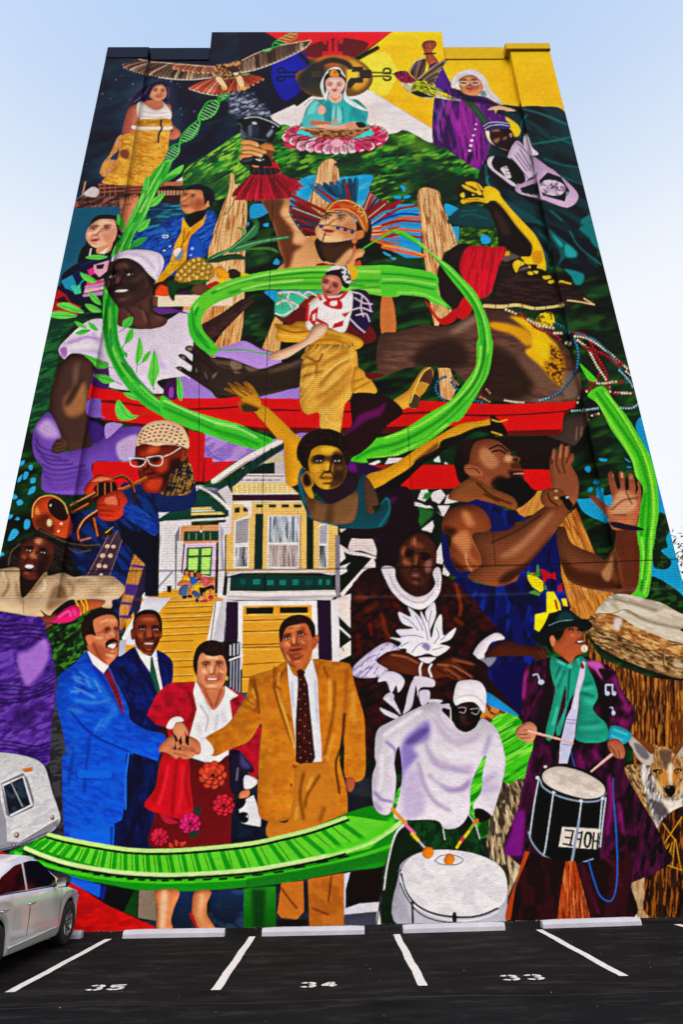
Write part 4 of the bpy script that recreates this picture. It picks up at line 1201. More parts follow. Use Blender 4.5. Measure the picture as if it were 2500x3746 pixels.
s 3c2826 v.3 545,900 560,810 620,775 720,770 830,830 890,900 935,950 915,1000 880,1080 760,1150 640,1170 590,1120 550,1050 540,980
F 6a4840 1c1012 583,922 728,905 630,985 598,1050 725,1040 L5a2c2c t1.3 g.8
l 20120f w12-5 570,870 640,880; 690,865 770,870
l 7a5a52 w16 b8 a.7 c 690,820 710,860; 770,960 860,900 880,1000; 620,960 650,940; 680,1100 740,1080
s 1a0e10 b10 a.7 c 860,870 930,950 900,1010 880,960
s e8dcf4 v.2 578,800 600,750 700,710 850,705 960,730 1005,780 1000,850 960,940 920,1000 940,960 880,900 810,820 720,775 620,780
l b8a4cc w14 b6 c 600,770 720,740 850,770 930,860; 960,760 980,850 950,930
@painted_ribbon;painted bright green ribbon looping around the dancers
T E
l 4ab82c w12 1290,700 1400,630 1540,555
T D
l 5cc83c w100-130 1400,1520 1290,1400 1260,1280 1310,1160 1440,1070 1600,1010
l 1a8a34 w20 b5 1380,1500 1270,1350 1260,1250 1320,1130 1450,1050 1600,1000
l a8f06a w14 b4 1250,1380 1220,1280 1260,1180 1360,1080 1500,1020
T E
s 6cc83c -60,1150 40,1030 180,960 400,900 640,860 900,840 1200,840 1600,850 1600,1080 1300,1060 1100,1040 800,1030 520,1030 330,1050 150,1090 0,1180
l 1f8a2c w16 b5 c 60,1060 220,990 420,940 660,910 900,890 1200,900; 200,1060 400,1010 650,990 900,980 1300,1000; 1200,960 1400,960 1600,970
l b4f080 w14 b4 c 100,1030 260,970 460,920 700,880 960,865 1300,880 1600,890; 300,1030 500,985 800,950; 1000,1000 1300,1030 1568,1050
l 2f7a24 w8 b2 c 400,960 700,940 1000,930; 1200,1030 1400,1010 1568,1020
T G
s 5cc83c 0,660 200,670 345,710 360,830 435,915 450,925 330,890 260,850 100,835 0,830
l 1f8a2c w9 b3 c 0,760 150,765 330,800; 0,700 150,710 340,740
l b4f080 w8 b2 c 0,735 150,740 340,770; 100,820 260,830 400,900
T J
s 5cc834 1455,-20 1570,-20 1565,150 1530,290 1450,420 1330,580 1180,720 1000,850 880,900 700,970 550,990 430,995 420,960 500,890 600,800 720,770 880,700 1050,590 1190,510 1300,420 1390,300 1440,180
T G
s 5cc83c 60,425 130,430 230,490 340,590 430,650 520,740 600,830 660,960 690,1060 695,1180 680,1300 630,1420 560,1540 480,1640 380,1600 500,1430 590,1300 615,1180 605,1040 580,930 520,840 440,740 330,600 230,520 140,470
l 1f8a2c w12 b4 c 110,450 240,530 350,620 460,720 550,830 620,960 650,1100 640,1240 590,1380 480,1520
l a8ec70 w10 b3 c 230,500 370,620 490,740 590,860 650,1000 670,1120 665,1240 620,1380 540,1500
l 2f9a2c w9 b3 c 300,580 420,690 530,820 600,950 630,1080 620,1240
l 4ab82c w10 0,470 60,428
T J
l 1f8a24 w22 b8 1510,0 1500,160 1440,320 1330,460 1180,610 1000,730 800,830 600,880 450,960
l a4ec60 w18 b6 1480,40 1460,200 1390,350 1260,490 1080,620 900,720 700,790; 1200,680 1000,800 800,920 600,960
l 2f9424 w12 b4 1540,100 1490,300 1370,480 1200,650 1000,800 750,900
T I
l 4cc03c w64 225,130 240,260 290,340 360,395
l 1a8a30 w14 b4 230,60 250,230 300,320 370,390
l 4cb02c w12 390,400 520,405 650,400 760,425 880,440
s 52c83c -20,780 100,850 250,910 430,965 620,1015 730,1070 900,1145 800,1225 700,1210 560,1170 420,1120 230,1050 80,990 -20,940
l 1f8a2c w18 b6 c 0,880 200,960 420,1060 600,1110 780,1180; 620,1030 740,1090 860,1150
l b0f090 w16 b5 c 0,820 200,910 430,1000 620,1050 760,1120; 420,1000 600,1030
l 2f9a2c w10 b3 c 0,840 200,930 400,1020; 440,1090 620,1140 720,1200
T K
s 5ac830 720,180 760,210 850,300 840,330 790,310 760,260
s 5ac830 785,440 850,380 920,370 1000,480 1100,600 1200,760 1290,920 1340,1080 1360,1200 1370,1380 1350,1520 1318,1660 1195,1660 1185,1480 1220,1340 1240,1200 1180,1100 1150,980 1080,860 980,720 920,600 860,500
l 1f8a20 w18 b6 c 860,420 960,560 1070,720 1190,900 1250,1060 1290,1240 1282,1500 1272,1630; 1225,1600 1240,1400 1260,1240
l a8f060 w16 b5 c 930,420 1050,580 1160,760 1250,940 1310,1140 1330,1380 1308,1600; 850,470 960,640 1080,820 1160,980 1200,1120
l 2f9a24 w10 b3 c 900,400 1010,550 1120,720 1220,900 1280,1080; 1230,1340 1220,1500
T P
s 5ac830 1200,270 1325,270 1318,380 1315,500 1300,640 1265,755 1140,730 1200,640 1215,420 1205,320
l 1f8a20 w18 b6 1282,180 1270,280 1260,450 1225,690
l a8f060 w14 b4 1312,200 1306,300 1290,550 1250,720; 1228,260 1245,420 1230,600
@painted_person;painted dancer in embroidered blouse and golden trousers twirling the ribbon
T E
s 6a1c1c 630,1250 760,1180 850,1120 930,1180 1100,1250 1350,1330 1390,1450 1180,1480 900,1400 640,1290
s 8a2420 740,1120 860,1060 900,1160 830,1180
s 48b898 v.2 600,1045 720,1032 860,1035 960,1035 950,1090 860,1080 740,1190 660,1255 590,1240 570,1210
l e8d4d4 w14 605,1060 700,1050 760,1060 840,1100; 590,1150 660,1120 760,1160 740,1190; 690,1050 680,1120 720,1180; 580,1225 640,1240 720,1200; 770,1050 800,1080 850,1050 930,1090
l 8a4a4c w5 610,1080 660,1100 700,1140; 640,1060 620,1110 640,1180
s 2c1a44 v.2 1200,1040 1320,1040 1370,1130 1380,1220 1310,1380 1240,1360 1180,1280 1210,1150
l d8c0d8 w12 1210,1050 1280,1070 1340,1130 1360,1200; 1230,1100 1300,1140 1370,1150; 1200,1200 1280,1180 1370,1210; 1240,1240 1320,1230 1350,1290; 1190,1270 1260,1340 1310,1380; 1290,1080 1280,1180 1300,1250
s d89c34 v.4 575,1310 700,1320 760,1290 850,1300 890,1340 1000,1340 1150,1380 1270,1430 1300,1480 1240,1520 1200,1460 1200,1600 800,1600 860,1480 600,1450 590,1360
l 8a5414 w12 b5 c 600,1340 720,1380 850,1370; 700,1330 820,1350; 900,1450 1050,1440 1180,1480; 880,1480 1000,1500; 980,1400 1120,1420
l f4c868 w12 b5 c 600,1400 760,1420 860,1430; 1000,1370 1150,1410 1270,1470
s f4e8ea v.25 850,1150 960,1070 1080,1080 1200,1040 1210,1160 1190,1260 1140,1380 1010,1340 900,1330 880,1365 830,1330
s c41c20 970,1140 1060,1100 1120,1130 1120,1190 1030,1180
s f4e8ea 1030,1130 1080,1120 1080,1160 1030,1160
p c41c20 870,1210 930,1170 920,1260 900,1340 850,1280; 915,1260 1010,1310 1020,1350 915,1290; 1060,1310 1140,1280 1130,1330 1040,1350; 1120,1230 1190,1210 1150,1260
l c41c20 w24 980,1060 1010,1110 1110,1100 1160,1050; 930,1075 950,1110; 845,1160 835,1280
p f4e8ea 880,1240 910,1220 905,1280 885,1290
s e0a890 v.4 925,1310 1000,1330 990,1380 860,1470 720,1540 620,1600 520,1600 560,1555 700,1500 880,1400
s c07a66 v.3 960,940 1000,905 1080,905 1115,960 1120,1030 1080,1075 1000,1080 960,1030
F cc8a74 7a3c34 988,970 1068,1000 1000,1030 985,1050 1040,1055 L8a2c34 z
s 1e1216 985,910 1020,870 1100,835 1170,850 1190,960 1170,1020 1130,1000 1100,930 1040,910
s e4dce4 1000,880 1040,845 1110,835 1110,860 1050,870
s e4dce4 1120,840 1170,860 1200,920 1220,975 1160,975 1130,930
N 2a1a1e 14 12 30 .56 .08 .9
s e8b428 1160,830 1200,840 1250,870 1245,930 1200,950 1190,890
l d8962c w9 850,1145 970,1060
T I
s dca24a v.4 1190,370 1400,360 1560,380 1590,560 1560,700 1530,800 1480,860 1450,1060 1430,1090 1290,1050 1270,920 1170,930 1115,830 1125,560 1150,460
N f0c060 20 110 40 .55 .1 .6
l 7a4a14 w14 b5 c 1170,460 1260,500 1300,440; 1130,540 1250,520 1240,620; 1140,620 1300,580; 1290,540 1330,500 1500,420; 1280,700 1400,560 1520,480; 1260,800 1420,680 1540,560; 1300,860 1480,700 1540,640; 1180,480 1270,460; 1330,830 1440,760 1500,740; 1260,880 1350,960 1430,1000; 1130,850 1220,880 1260,850
l f8d47c w14 b5 c 1300,620 1420,520 1540,460; 1300,740 1440,620; 1150,700 1240,600; 1280,900 1360,990 1440,1020; 1320,900 1420,960
s e0b094 v.4 1340,200 1300,290 1140,390 1010,470 930,485 860,465 900,420 1000,390 1160,310 1230,200
l b07a64 w5 b1 880,450 930,430; 890,465 950,455
T J
s dca040 v.3 440,220 480,215 560,290 620,380 620,420 540,435 420,405
l 8a5414 w8 b3 c 440,330 520,300; 430,400 570,330
s 6a1420 530,260 640,258 690,280 570,310
s dca040 v.3 755,490 880,400 930,330 1000,230 1060,210 1090,260 1060,350 1000,400 950,540 890,540 820,550
s 5a3c2c 975,330 1000,250 1060,215 1085,270 1060,350 1000,330
s c8923c 940,400 970,340 1050,350 990,440
s 5a4030 890,530 920,430 980,460 960,540
l f0c868 w10 900,500 960,340 1010,250 1060,215
@painted_quilt;painted black and white leaf patterned cloth
T J
p 14301a 540,960 840,930 860,960 1120,900 1250,940 1270,1010 1000,1010 560,1010
p e8e0e4 550,1005 640,970 660,985 610,1010; 690,1005 720,955 840,950 800,990; 1090,970 1135,935 1150,990 1100,985; 1180,1005 1185,985 1215,1005
p 10281a 910,1210 1400,1210 1420,1400 1250,1480 1160,1600 920,1600
p e4dce0 960,1290 990,1215 1040,1210 1060,1260 1020,1310; 1060,1240 1150,1210 1190,1260 1140,1330 1080,1300; 1180,1330 1200,1260 1260,1230 1320,1220 1330,1300 1250,1320; 930,1310 1000,1330 1130,1400 1180,1440 1080,1400 970,1350 930,1420; 960,1530 1000,1490 1080,1470 1090,1500 1000,1540
p 3a7a3a 1000,1290 1020,1240 1090,1230 1050,1290; 1250,1260 1290,1250 1290,1310; 950,1390 1040,1370 1060,1500 960,1480
T N
p 0c2012 90,180 420,170 420,520 200,750 200,1230 60,1290 60,600
s e4d4d4 170,330 230,200 280,180 350,240 400,360 400,410 280,370 190,370
p e4d8d8 90,310 180,370 300,390 400,420 400,440 280,410 180,400 100,360
p e8e0e0 95,340 130,370 145,430 100,470; 95,500 185,465 150,500 160,540 100,570; 95,190 150,190 110,220
p ecdcd8 100,720 370,420 410,520 320,520 150,710 120,760
p ecdcd8 65,760 190,720 195,1220 70,1280
p 10281a 68,890 190,1010 190,1100 75,1180
k 10281a w6 68,890 190,1010; 180,840 190,850; 80,1175 195,1095; 110,1150 130,1190
p f0e8e8 70,960 190,1070 190,1090 70,985
p 0c2012 700,0 1000,0 960,320 1000,600 880,520 860,220 720,200
s 2f6a34 b8 720,20 800,20 870,60 770,170 720,170
p e4dce0 770,190 860,120 870,170 850,220 770,200; 720,0 840,0 930,80 930,60 900,0 1000,0 950,90 860,20 800,20
p e4dce0 890,380 930,300 955,400 940,480 890,470; 940,560 950,480 1000,560 990,580
@painted_cloak;painted dark plum cloak swirling behind the diver
T J
s 2c1018 v.1 420,440 640,430 760,480 840,580 720,680 640,770 560,860 440,940 340,900 360,760 420,680
s 6a1060 b10 a.9 350,770 430,680 480,600 640,540 700,500 660,600 540,650 440,720
s 320c40 b4 380,990 480,990 600,1020 680,1060 540,1100 420,1080
s 7a1a80 b8 a.8 385,1005 450,1000 460,1070 400,1060
s 240c20 600,1190 810,1180 900,1220 940,1400 940,1600 300,1600 520,1500 720,1400
s 5a1058 b10 a.8 720,1290 800,1270 740,1330
l 4a1048 w10 b3 930,1300 940,1568
T N
s 220a1c 240,150 710,0 720,200 620,260 570,480 400,520 400,330 330,200
s 5a105a b10 a.6 370,250 430,280 390,290
@painted_house;painted victorian house with stairs, bay window and garage
T M
p c8bcc0 640,250 980,110 1010,560 560,460
p c8b894 810,200 980,130 980,200 860,210
p 0c2c28 680,290 810,215 910,205 910,300 700,300
k e8dcd8 w12 660,305 985,305; 640,325 990,330
k 4a4048 w6 660,315 980,318
p d8d0d0 590,335 1000,335 1000,375 580,372
k 6a6460 w8 610,350 650,350; 670,350 710,350; 730,350 770,350; 790,350 830,350; 850,350 890,350; 910,350 950,350
p e8c884 565,372 1010,372 1100,460 560,465
k f4e8c8 w8 600,380 600,460; 640,380 640,460; 680,380 680,460; 720,380 720,460; 760,380 760,460; 850,380 850,460; 890,380 890,460; 930,380 930,460; 970,385 970,460; 1010,385 1010,460; 1050,440 1050,460
p 4a0c34 562,468 1110,468 1120,522 562,522
k f0e8e8 w10 560,464 1100,462; 560,526 1130,524
p ecc078 510,530 1430,530 1420,1110 510,1110
p e8b868 a.5 1180,600 1240,600 1240,1080 1180,1080
p 0e3a30 755,550 812,550 812,575 755,575; 862,550 920,550 920,575 862,575; 965,550 1024,550 1024,575 965,575; 1065,550 1128,550 1128,575 1065,575; 580,580 622,570 622,615 580,620; 650,570 680,580 690,610 650,610
p 0a3c34 750,625 815,625 808,1080 738,1080
p 0a3028 1170,620 1228,620 1226,1080 1170,1080
p b89878 1105,640 1125,640 1125,1076 1105,1076
p f0ece8 852,640 1112,640 1108,1076 845,1076
p a8b0bc 865,648 1102,648 1102,858 862,858
N e0e4ea 14 200 0 .5 .12 .9
N 5c6478 14 180 0 .64 .07 .8
p b8a8a4 862,882 1100,882 1098,1060 860,1060
N d8ccc8 12 160 0 .52 .12 .8
N 8a7c7c 12 160 0 .64 .07 .7
p f0ece8 575,680 700,640 695,1070 570,1070
p a8a4a8 590,690 695,660 688,860 585,870; 590,905 685,895 680,1055 590,1060
N e8e4e8 12 160 2 .5 .12 .8
N 484c58 10 150 2 .66 .06 .8
p f0ece8 1270,720 1345,700 1345,1076 1270,1070
p b4acb4 1275,730 1340,710 1335,870 1275,865
p 5c585c 1275,885 1330,890 1330,1065 1275,1060
N d8d4d8 12 150 0 .58 .1 .8
s f0e8e8 560,540 640,530 715,530 715,650 690,640 690,590 640,550
p 8a8490 1405,800 1440,800 1445,1310 1405,1310
p d8d0d4 510,1115 620,1095 740,1080 1260,1085 1420,1115 1380,1130 1260,1105 830,1105 640,1110 520,1140
p 10403a 545,1145 640,1125 820,1120 1380,1135 1385,1255 820,1260 540,1258
p 083028 818,1115 832,1110 838,1260 818,1260
p 1f7a6c 730,1162 790,1160 788,1205 730,1205; 845,1170 900,1170 900,1210 845,1210; 948,1168 1000,1168 1000,1210 948,1212; 1055,1165 1105,1165 1105,1208 1055,1210; 1268,1162 1296,1162 1296,1208 1268,1208; 1330,1165 1362,1165 1362,1208 1330,1208
p 145a50 625,1162 668,1162 668,1208 625,1208; 1165,1170 1215,1170 1215,1205 1165,1208
p e4dcdc 525,1150 545,1150 540,1258 820,1262 1400,1250 1415,1290 1370,1330 510,1330
p b8b4bc a.8 530,1290 820,1305 1400,1290 1400,1310 820,1330 520,1310
p e8e4ec 500,1330 610,1340 1250,1335 1370,1330 1420,1330 1440,1568 1440,1860 500,1860
p 321038 510,1345 610,1345 605,1860 495,1860; 1255,1335 1368,1332 1380,1830 1268,1830
p f0ecf0 612,1345 1250,1338 1265,1800 1210,1800 1208,1375 645,1378 640,1900 605,1900
p e0a038 648,1380 1210,1372 1220,1700 1200,2090 640,2090
p 10140e 675,1395 898,1390 896,1445 675,1448; 950,1392 1180,1388 1180,1438 950,1440
k f8d080 w6 650,1455 920,1450; 940,1450 1200,1445
k 5a3410 w7 650,1502 1000,1492; 645,1592 990,1580; 640,1700 960,1690; 640,1720 960,1715
k 6a3c14 w7 650,1860 960,1840; 640,1965 960,1955
k f4c870 w5 650,1512 990,1502; 645,1604 970,1594; 650,1740 960,1735; 640,1980 970,1968
p 4a4854/8a8494 635,2088 1010,2080 900,2150 700,2230 600,2400 540,2400
l 14443c w60 440,412 560,370 700,250 980,60
l f0e8e0 w40 405,360 560,250 720,150 960,30
l c8b8a8 w8 430,372 720,180 965,50
k 0a2824 w10 470,380 475,420; 530,340 535,390; 580,300 585,345; 640,265 645,305; 700,215 705,265; 760,170 765,225; 820,130 825,180; 880,90 885,140
e 175048 440,410 44,36
p d8d0d4 440,440 520,395 560,460 560,530 530,560 470,480
p e4dce4 530,560 560,540 550,790 525,790
p b0a8b8 -40,480 60,470 280,410 440,470 440,490 290,420 -20,500
T L
p e8e4ec 1290,470 1568,440 1568,1120 1250,1120 1290,900
p b8b4c4 a.7 1310,560 1350,520 1340,860 1300,900; 1380,700 1420,690 1400,900
l f4f0f4 w24 1350,470 1460,490 1440,560 1400,620
e d8d4dc 1370,625 60,16; 1380,665 68,20; 1410,690 36,12
p 8c8894 1400,700 1430,700 1420,1060 1395,1060
T M
p e8e4e8 -60,700 130,710 80,760 100,850 90,1300 -60,1300
p 2a2c34 a.5 90,800 130,720 120,1080 90,1290
p d89c70 140,725 450,715 470,760 470,1290 100,1290 110,1100
p e0dcdc 108,850 160,850 150,1290 100,1290
p 164a40 165,770 450,765 455,845 160,850
k 8a9c5c w8 205,785 205,840; 265,785 265,840; 325,785 325,840; 380,780 380,835
p e4c8e4 160,870 430,860 425,1140 150,1150
p 2c1030 430,860 450,858 440,1280 415,1280; 160,872 172,872 150,1110 140,1110
p 0f6a3c 188,902 400,895 385,1140 180,1100
p b8f07c 205,915 285,912 282,965 203,968; 310,912 388,908 382,962 308,966
p b8f07c 202,988 280,985 272,1110 200,1100; 308,982 382,980 372,1120 305,1120
p e4e0e4 450,700 540,690 540,780 500,800 500,1100 480,1290 520,1300 480,1600 380,1600 440,1290 450,1080
p 8a8494 a.6 460,720 490,760 480,860 500,1080 470,1100
p e4dce4 505,560 545,560 530,800 510,790
p 174a40 -120,700 290,440 530,600 530,650 380,580 180,580 30,680
p f0c878 180,575 385,570 400,590 165,595; 110,620 470,610 500,630 90,645
k e8e8ec w12 160,605 410,600
k 2c1030 w12 80,660 510,645
k e4e0e4 w18 20,690 520,665
l f4f0f8 w26 -120,660 80,540 285,405 440,500 540,590
l e0b8dc w8 b1 -80,650 90,555 285,425
e f8f4e0 305,768 10,12
k 2a1a14 w4 305,715 305,760
p 8c8aa0 290,395 440,420 440,480 300,400
N 5a5470 40 8 10 .5 .1 .8
T L
p e8e4f0 1265,265 1400,255 1360,300 1400,320 1310,360
k e8e4f4 w34 1275,440 1430,340 1600,200
p 174a40 1330,460 1568,290 1568,450
T Q
p d89c30/e0a438 1370,-70 1700,-70 1830,-20 1720,700 1660,720 1290,720 1310,400 1200,240
T U
p dca036/e0a030 -300,20 50,-100 420,-100 400,60 360,300 330,700 -350,700
k 7a4a10 w6 30,5 395,-10; 10,55 395,40; 0,100 390,88; -60,142 385,125; -60,165 380,150; -60,225 370,205; -80,285 360,262; -100,330 240,320; -120,425 240,410; -120,495 240,482; -120,545 240,535; -120,620 240,605
k f8cc70 w5 20,-2 395,-20; 5,45 395,30; -60,130 385,115; -60,215 370,195; -80,275 360,252; -120,415 240,400; -120,485 240,472; -120,612 240,597
p f0ecf0 418,0 470,0 400,330 350,330
k 2a2c38 w7 425,0 385,320
p c8c4d0 470,0 510,0 490,330 400,330
p 1a1420 490,330 620,330 630,700 540,720
k c8c8d8 w12 545,360 545,440; 575,350 575,440; 605,345 605,430; 630,340 630,430
k e0e0ec w16 540,480 650,440
k 9a9aac w12 550,490 545,700; 575,490 570,720; 600,480 595,740; 625,470 620,740
T L
k e8e8f4 w52 1190,1080 1400,840
k 9a9cac w16 1210,1100 1410,880
k e8e8f4 w40 1020,1420 1190,1130 1260,1110
p b8b8c8 980,1440 1030,1430 1030,1568 970,1568
p dcdce8 1080,1290 1200,1090 1400,1090 1310,1200 1100,1480 1030,1470
p 12101c 1370,990 1410,990 1400,1050 1370,1040
@painted_family;painted family of four sitting on the porch steps
T M
s 1a1216 160,1100 180,1075 205,1090 205,1130 165,1130
s c88058 v.3 168,1095 195,1090 203,1130 180,1140
s e8b02c v.3 150,1140 180,1130 215,1150 210,1200 150,1190
s 1a1216 200,1120 215,1085 250,1100 255,1150 210,1150
s d09068 215,1105 240,1105 240,1145 220,1145
s 2a68b0 v.3 215,1150 260,1150 270,1190 220,1230
s c88058 v.3 110,1200 150,1170 220,1190 215,1290 195,1290 200,1210 120,1220
s 5a6c8c v.3 120,1280 140,1220 200,1210 180,1310 160,1300
s 1a1216 255,1130 265,1100 300,1100 310,1140 270,1150
s a0603c 265,1115 305,1110 310,1155 275,1160
s d86a6c v.3 310,1150 350,1140 400,1180 365,1240 320,1210
s a8683c v.3 350,1150 400,1145 415,1165 380,1190 340,1210 370,1170
s 1a1216 265,1170 285,1155 305,1165 300,1200
s c88058 278,1172 302,1170 300,1200 282,1200
s e8b814 v.3 230,1215 280,1200 330,1220 300,1255 260,1255
s 4a6080 v.3 225,1270 260,1255 300,1290 290,1315 260,1310
s 1a1620 290,1230 330,1230 400,1210 410,1250 350,1250 330,1300 300,1290
s c88058 v.2 315,1280 335,1270 350,1330 330,1335; 370,1250 395,1240 385,1300 370,1300
s c0283c 295,1335 350,1325 355,1350 300,1350; 365,1300 400,1290 402,1325 365,1325
s 2a2430 150,1300 190,1295 180,1320 155,1320; 260,1320 285,1325 280,1350 262,1350; 195,1295 230,1290 225,1315 195,1310
@painted_person;painted diver with afro hair stretching both arms wide
T I
s 241418 a.9 630,880 740,930 830,1010 980,1160 960,1140 800,960
s dc9c28 v.2 740,900 820,860 960,980 1060,1080 1130,1150 1160,1400 1100,1500 1030,1520 1000,1480 985,1320 980,1160 930,1130 830,1010
s c88c2c v.4 495,730 530,720 610,780 530,690 540,675 640,740 580,680 600,670 700,740 650,680 680,665 740,720 800,840 770,900 730,910 650,910 610,840 620,830 660,860 600,780
s 2a1c14 a.8 b10 c 640,840 780,880 740,920 650,920
l 4a2e14 w8 b3 c 540,690 680,780; 590,680 720,770; 510,725 640,800; 660,680 740,760
T J
s dc9c28 v.2 540,1100 700,1040 880,930 960,870 1100,790 1300,680 1480,650 1600,620 1600,680 1450,700 1300,760 1160,810 1120,880 960,960 900,1030 740,1130 600,1210
s 1c0e14 600,1210 760,1130 900,1030 980,950 1120,880 1170,810 1300,770 1480,700 1600,680 1600,760 1440,740 1300,820 1120,930 1000,1010 840,1160 780,1200 640,1210
s 4a3428 b8 a.7 930,980 1120,830 1110,900 980,970
s 064a54 v.2 -20,1200 0,1040 60,1080 100,1280 400,1200 500,1100 540,1100 530,1280 580,1400 640,1380 700,1280 730,1320 730,1430 660,1520 400,1530 250,1500 100,1460 50,1400
l 0a8a94 w10 b3 10,1030 -10,1150 40,1330; 660,1330 710,1280 730,1380 650,1510; 60,1420 160,1470 300,1500
s 7a5a3c v.3 40,1270 110,1290 240,1330 380,1250 470,1250 450,1440 380,1490 260,1490 200,1470 100,1450
s 4a3420 b12 a.6 c 230,1330 270,1340 260,1480 200,1470; 60,1290 120,1300 100,1400
s 5a4030 v.3 530,1110 600,1190 640,1330 590,1350 610,1400 550,1400 530,1300
s c8922c v.3 0,1120 60,1060 100,1130 110,1200 90,1200 110,1280 60,1260
s 2a1818 b10 20,1100 60,1080 90,1170 30,1180
s 2c1c28 v.2 100,1180 360,1080 470,1100 460,1200 380,1270 240,1330 160,1270
s 241312 v.1 -10,980 -30,880 30,770 160,715 290,730 370,800 400,900 380,1020 330,900 90,900
N 3a2016 14 10 0 .56 .1 .7
s c8922c v.2 70,920 100,870 170,845 270,850 330,900 370,960 380,1060 350,1140 300,1190 220,1210 150,1190 90,1110 65,1010
F d8a034 3a2418 150,975 300,975 220,1060 170,1118 275,1118 Lb08028
s 2c1a18 a.75 b10 c 270,900 380,940 370,1120 300,1190 230,1200 260,1120 270,1000
s 2c1a14 a.7 b7 c 90,950 200,935 330,945 320,1000 210,990 100,1000
F c8922c 2a1810 150,975 300,975 220,1060 170,1118 275,1118 Lb08028
s d8a030 a.8 b4 c 200,970 225,1040 190,1030; 100,1020 140,1020 130,1090 100,1060
s 1c0f0e -10,980 -30,880 30,770 160,715 290,730 370,800 400,900 380,1020 350,930 300,870 180,850 100,880 70,950 40,1040
N 3a2016 14 10 0 .6 .1 .7
T K
s 14090c -10,600 60,640 120,720 130,770 60,760 0,760
l e0a030 w12 0,640 60,655 125,640; 0,740 80,765
@painted_person;painted man in crocheted cap playing a trumpet
T H
s 1a2c5c v.1 1000,1500 1160,1500 1400,1400 1500,1360 1568,1360 1568,1700 1000,1700
T L
s 0e2046 v.1 560,420 700,380 1000,330 1060,300 1200,200 1280,300 1300,560 1200,960 1100,1200 980,1300 920,1180 960,1000 850,940 700,910 540,700
N 1a4a9c 90 24 50 .58 .12 .6
p 181a2c 950,560 1200,560 1310,480 1300,1080 1190,1080 1180,800 1090,720
s 0c1626 b8 960,480 1100,540 1300,560 1260,760 1100,720
T H
s 6a4a20 1490,1360 1568,1350 1568,1568 1400,1568
N d8a858 8 60 20 .56 .06 .8
N 1a1830 40 8 20 .56 .06 .8
T I
s 3a3028 -20,1500 120,1350 200,1340 240,1440 250,1520 180,1568 0,1600
N c8984c 8 60 15 .58 .06 .7
N 14182c 50 8 15 .56 .07 .8
T L
p 4a3848 880,580 970,540 1000,620 900,900 700,910 780,780
k b08a94 w4 960,545 780,880; 1000,620 900,905; 900,560 720,900
e d8b8a4 880,668 20,16; 930,670 18,14; 842,745 22,18; 905,745 20,18; 812,828 20,18; 862,832 18,16; 830,900 14,10
p b07838 1100,730 1190,820 1100,1080 1020,1320 980,1380 980,1180 1060,860
N d8a060 10 100 14 .55 .1 .7
p 5a3a80 1080,815 1190,830 1170,850 1070,835; 1035,975 1150,985 1135,1080 1020,1060; 1000,1120 1090,1130 1085,1150 990,1145; 985,1230 1080,1235 1075,1260 980,1255; 975,1350 1030,1355 1020,1375 975,1370
p 3a2a44 1180,830 1200,850 1150,1180 1100,1260 1090,1150
T H
s 7a2a18 v.35 1120,1180 1200,1160 1400,1170 1480,1200 1500,1260 1470,1360 1400,1420 1340,1560 1200,1568 1150,1480 1130,1400 1150,1340 1110,1280
F a83e22 2a0c0a 1150,1325 1280,1305 1195,1370 1195,1425 1275,1410 L5a1c14 z
s 200a0c b16 a.85 c 1330,1340 1490,1290 1480,1380 1400,1440 1330,1560 1290,1480
s e86a38 b14 a.8 c 1220,1200 1310,1190 1290,1240 1220,1250
s d85028 b16 a.8 c 1290,1330 1370,1290 1380,1380 1300,1420
s d04828 b12 a.9 c 1200,1490 1330,1450 1310,1540 1210,1545
s 8a3a22 v.4 1480,1230 1500,1190 1540,1195 1548,1260 1510,1310 1480,1310
l 3a100c w6 1495,1220 1525,1220 1520,1270
s ecc4a0 v.2 1120,1190 1130,1110 1180,1030 1280,985 1400,985 1500,1040 1545,1130 1545,1210 1480,1190 1360,1180 1280,1190 1180,1170
T f4
k 7a3c20 w11 300,120 312,121; 340,100 352,100; 380,85 392,85; 420,75 432,75; 460,72 472,73; 500,76 512,78; 540,88 552,90; 575,104 586,108; 290,145 302,145; 328,128 340,127; 368,112 380,111; 408,104 420,103; 448,100 460,100; 488,102 500,103; 528,112 540,114; 566,128 578,130; 600,150 610,153; 280,170 292,170; 316,155 328,154; 354,142 366,141; 394,133 406,132; 436,129 448,129; 478,130 490,131; 520,140 532,142; 558,155 570,157; 594,176 605,178; 625,200 634,202; 275,196 287,195; 310,182 322,181; 346,171 358,170; 384,162 396,161; 424,158 436,158; 466,158 478,159; 508,166 520,168; 548,182 560,184; 584,202 596,204; 616,226 626,228; 280,218 290,217; 320,206 332,205; 360,198 372,197; 400,190 412,190; 442,188 454,188; 484,192 496,194; 526,204 538,206; 566,224 578,226
l b08060 w5 b2 260,215 340,205 430,205 520,220 600,245
T H
l f4ece4 w8 1060,1290 1080,1350 1160,1355 1190,1300 1060,1290; 1200,1285 1240,1345 1320,1345 1322,1275 1200,1285; 1320,1285 1400,1255 1480,1205
T L
l 8a4a24 w26 760,280 880,200 1000,200 1200,110
l c87840 w10 770,272 890,195 1010,190 1200,100
l 3a1c14 w40 560,400 700,330 820,260; 640,620 650,520 760,420 840,370; 760,430 800,560 900,560
l c8703c w14 580,330 740,250 860,180; 590,390 720,320; 645,610 640,540 690,450 820,360; 660,620 740,600; 770,440 800,580
l f8c890 w5 590,325 740,244 850,180; 650,520 700,440 800,370
l 3a1c18 w26 940,110 1010,95 1070,140 1100,220 1100,320
l b86a38 w8 935,105 1010,88 1075,135 1105,220
s 2c1410 780,160 940,140 950,260 800,250
l c87840 w8 800,160 800,250; 860,150 860,250; 910,150 915,250
s b84a24 v.4 260,420 270,330 330,265 430,250 520,310 590,480 580,560 540,600 460,600 300,530
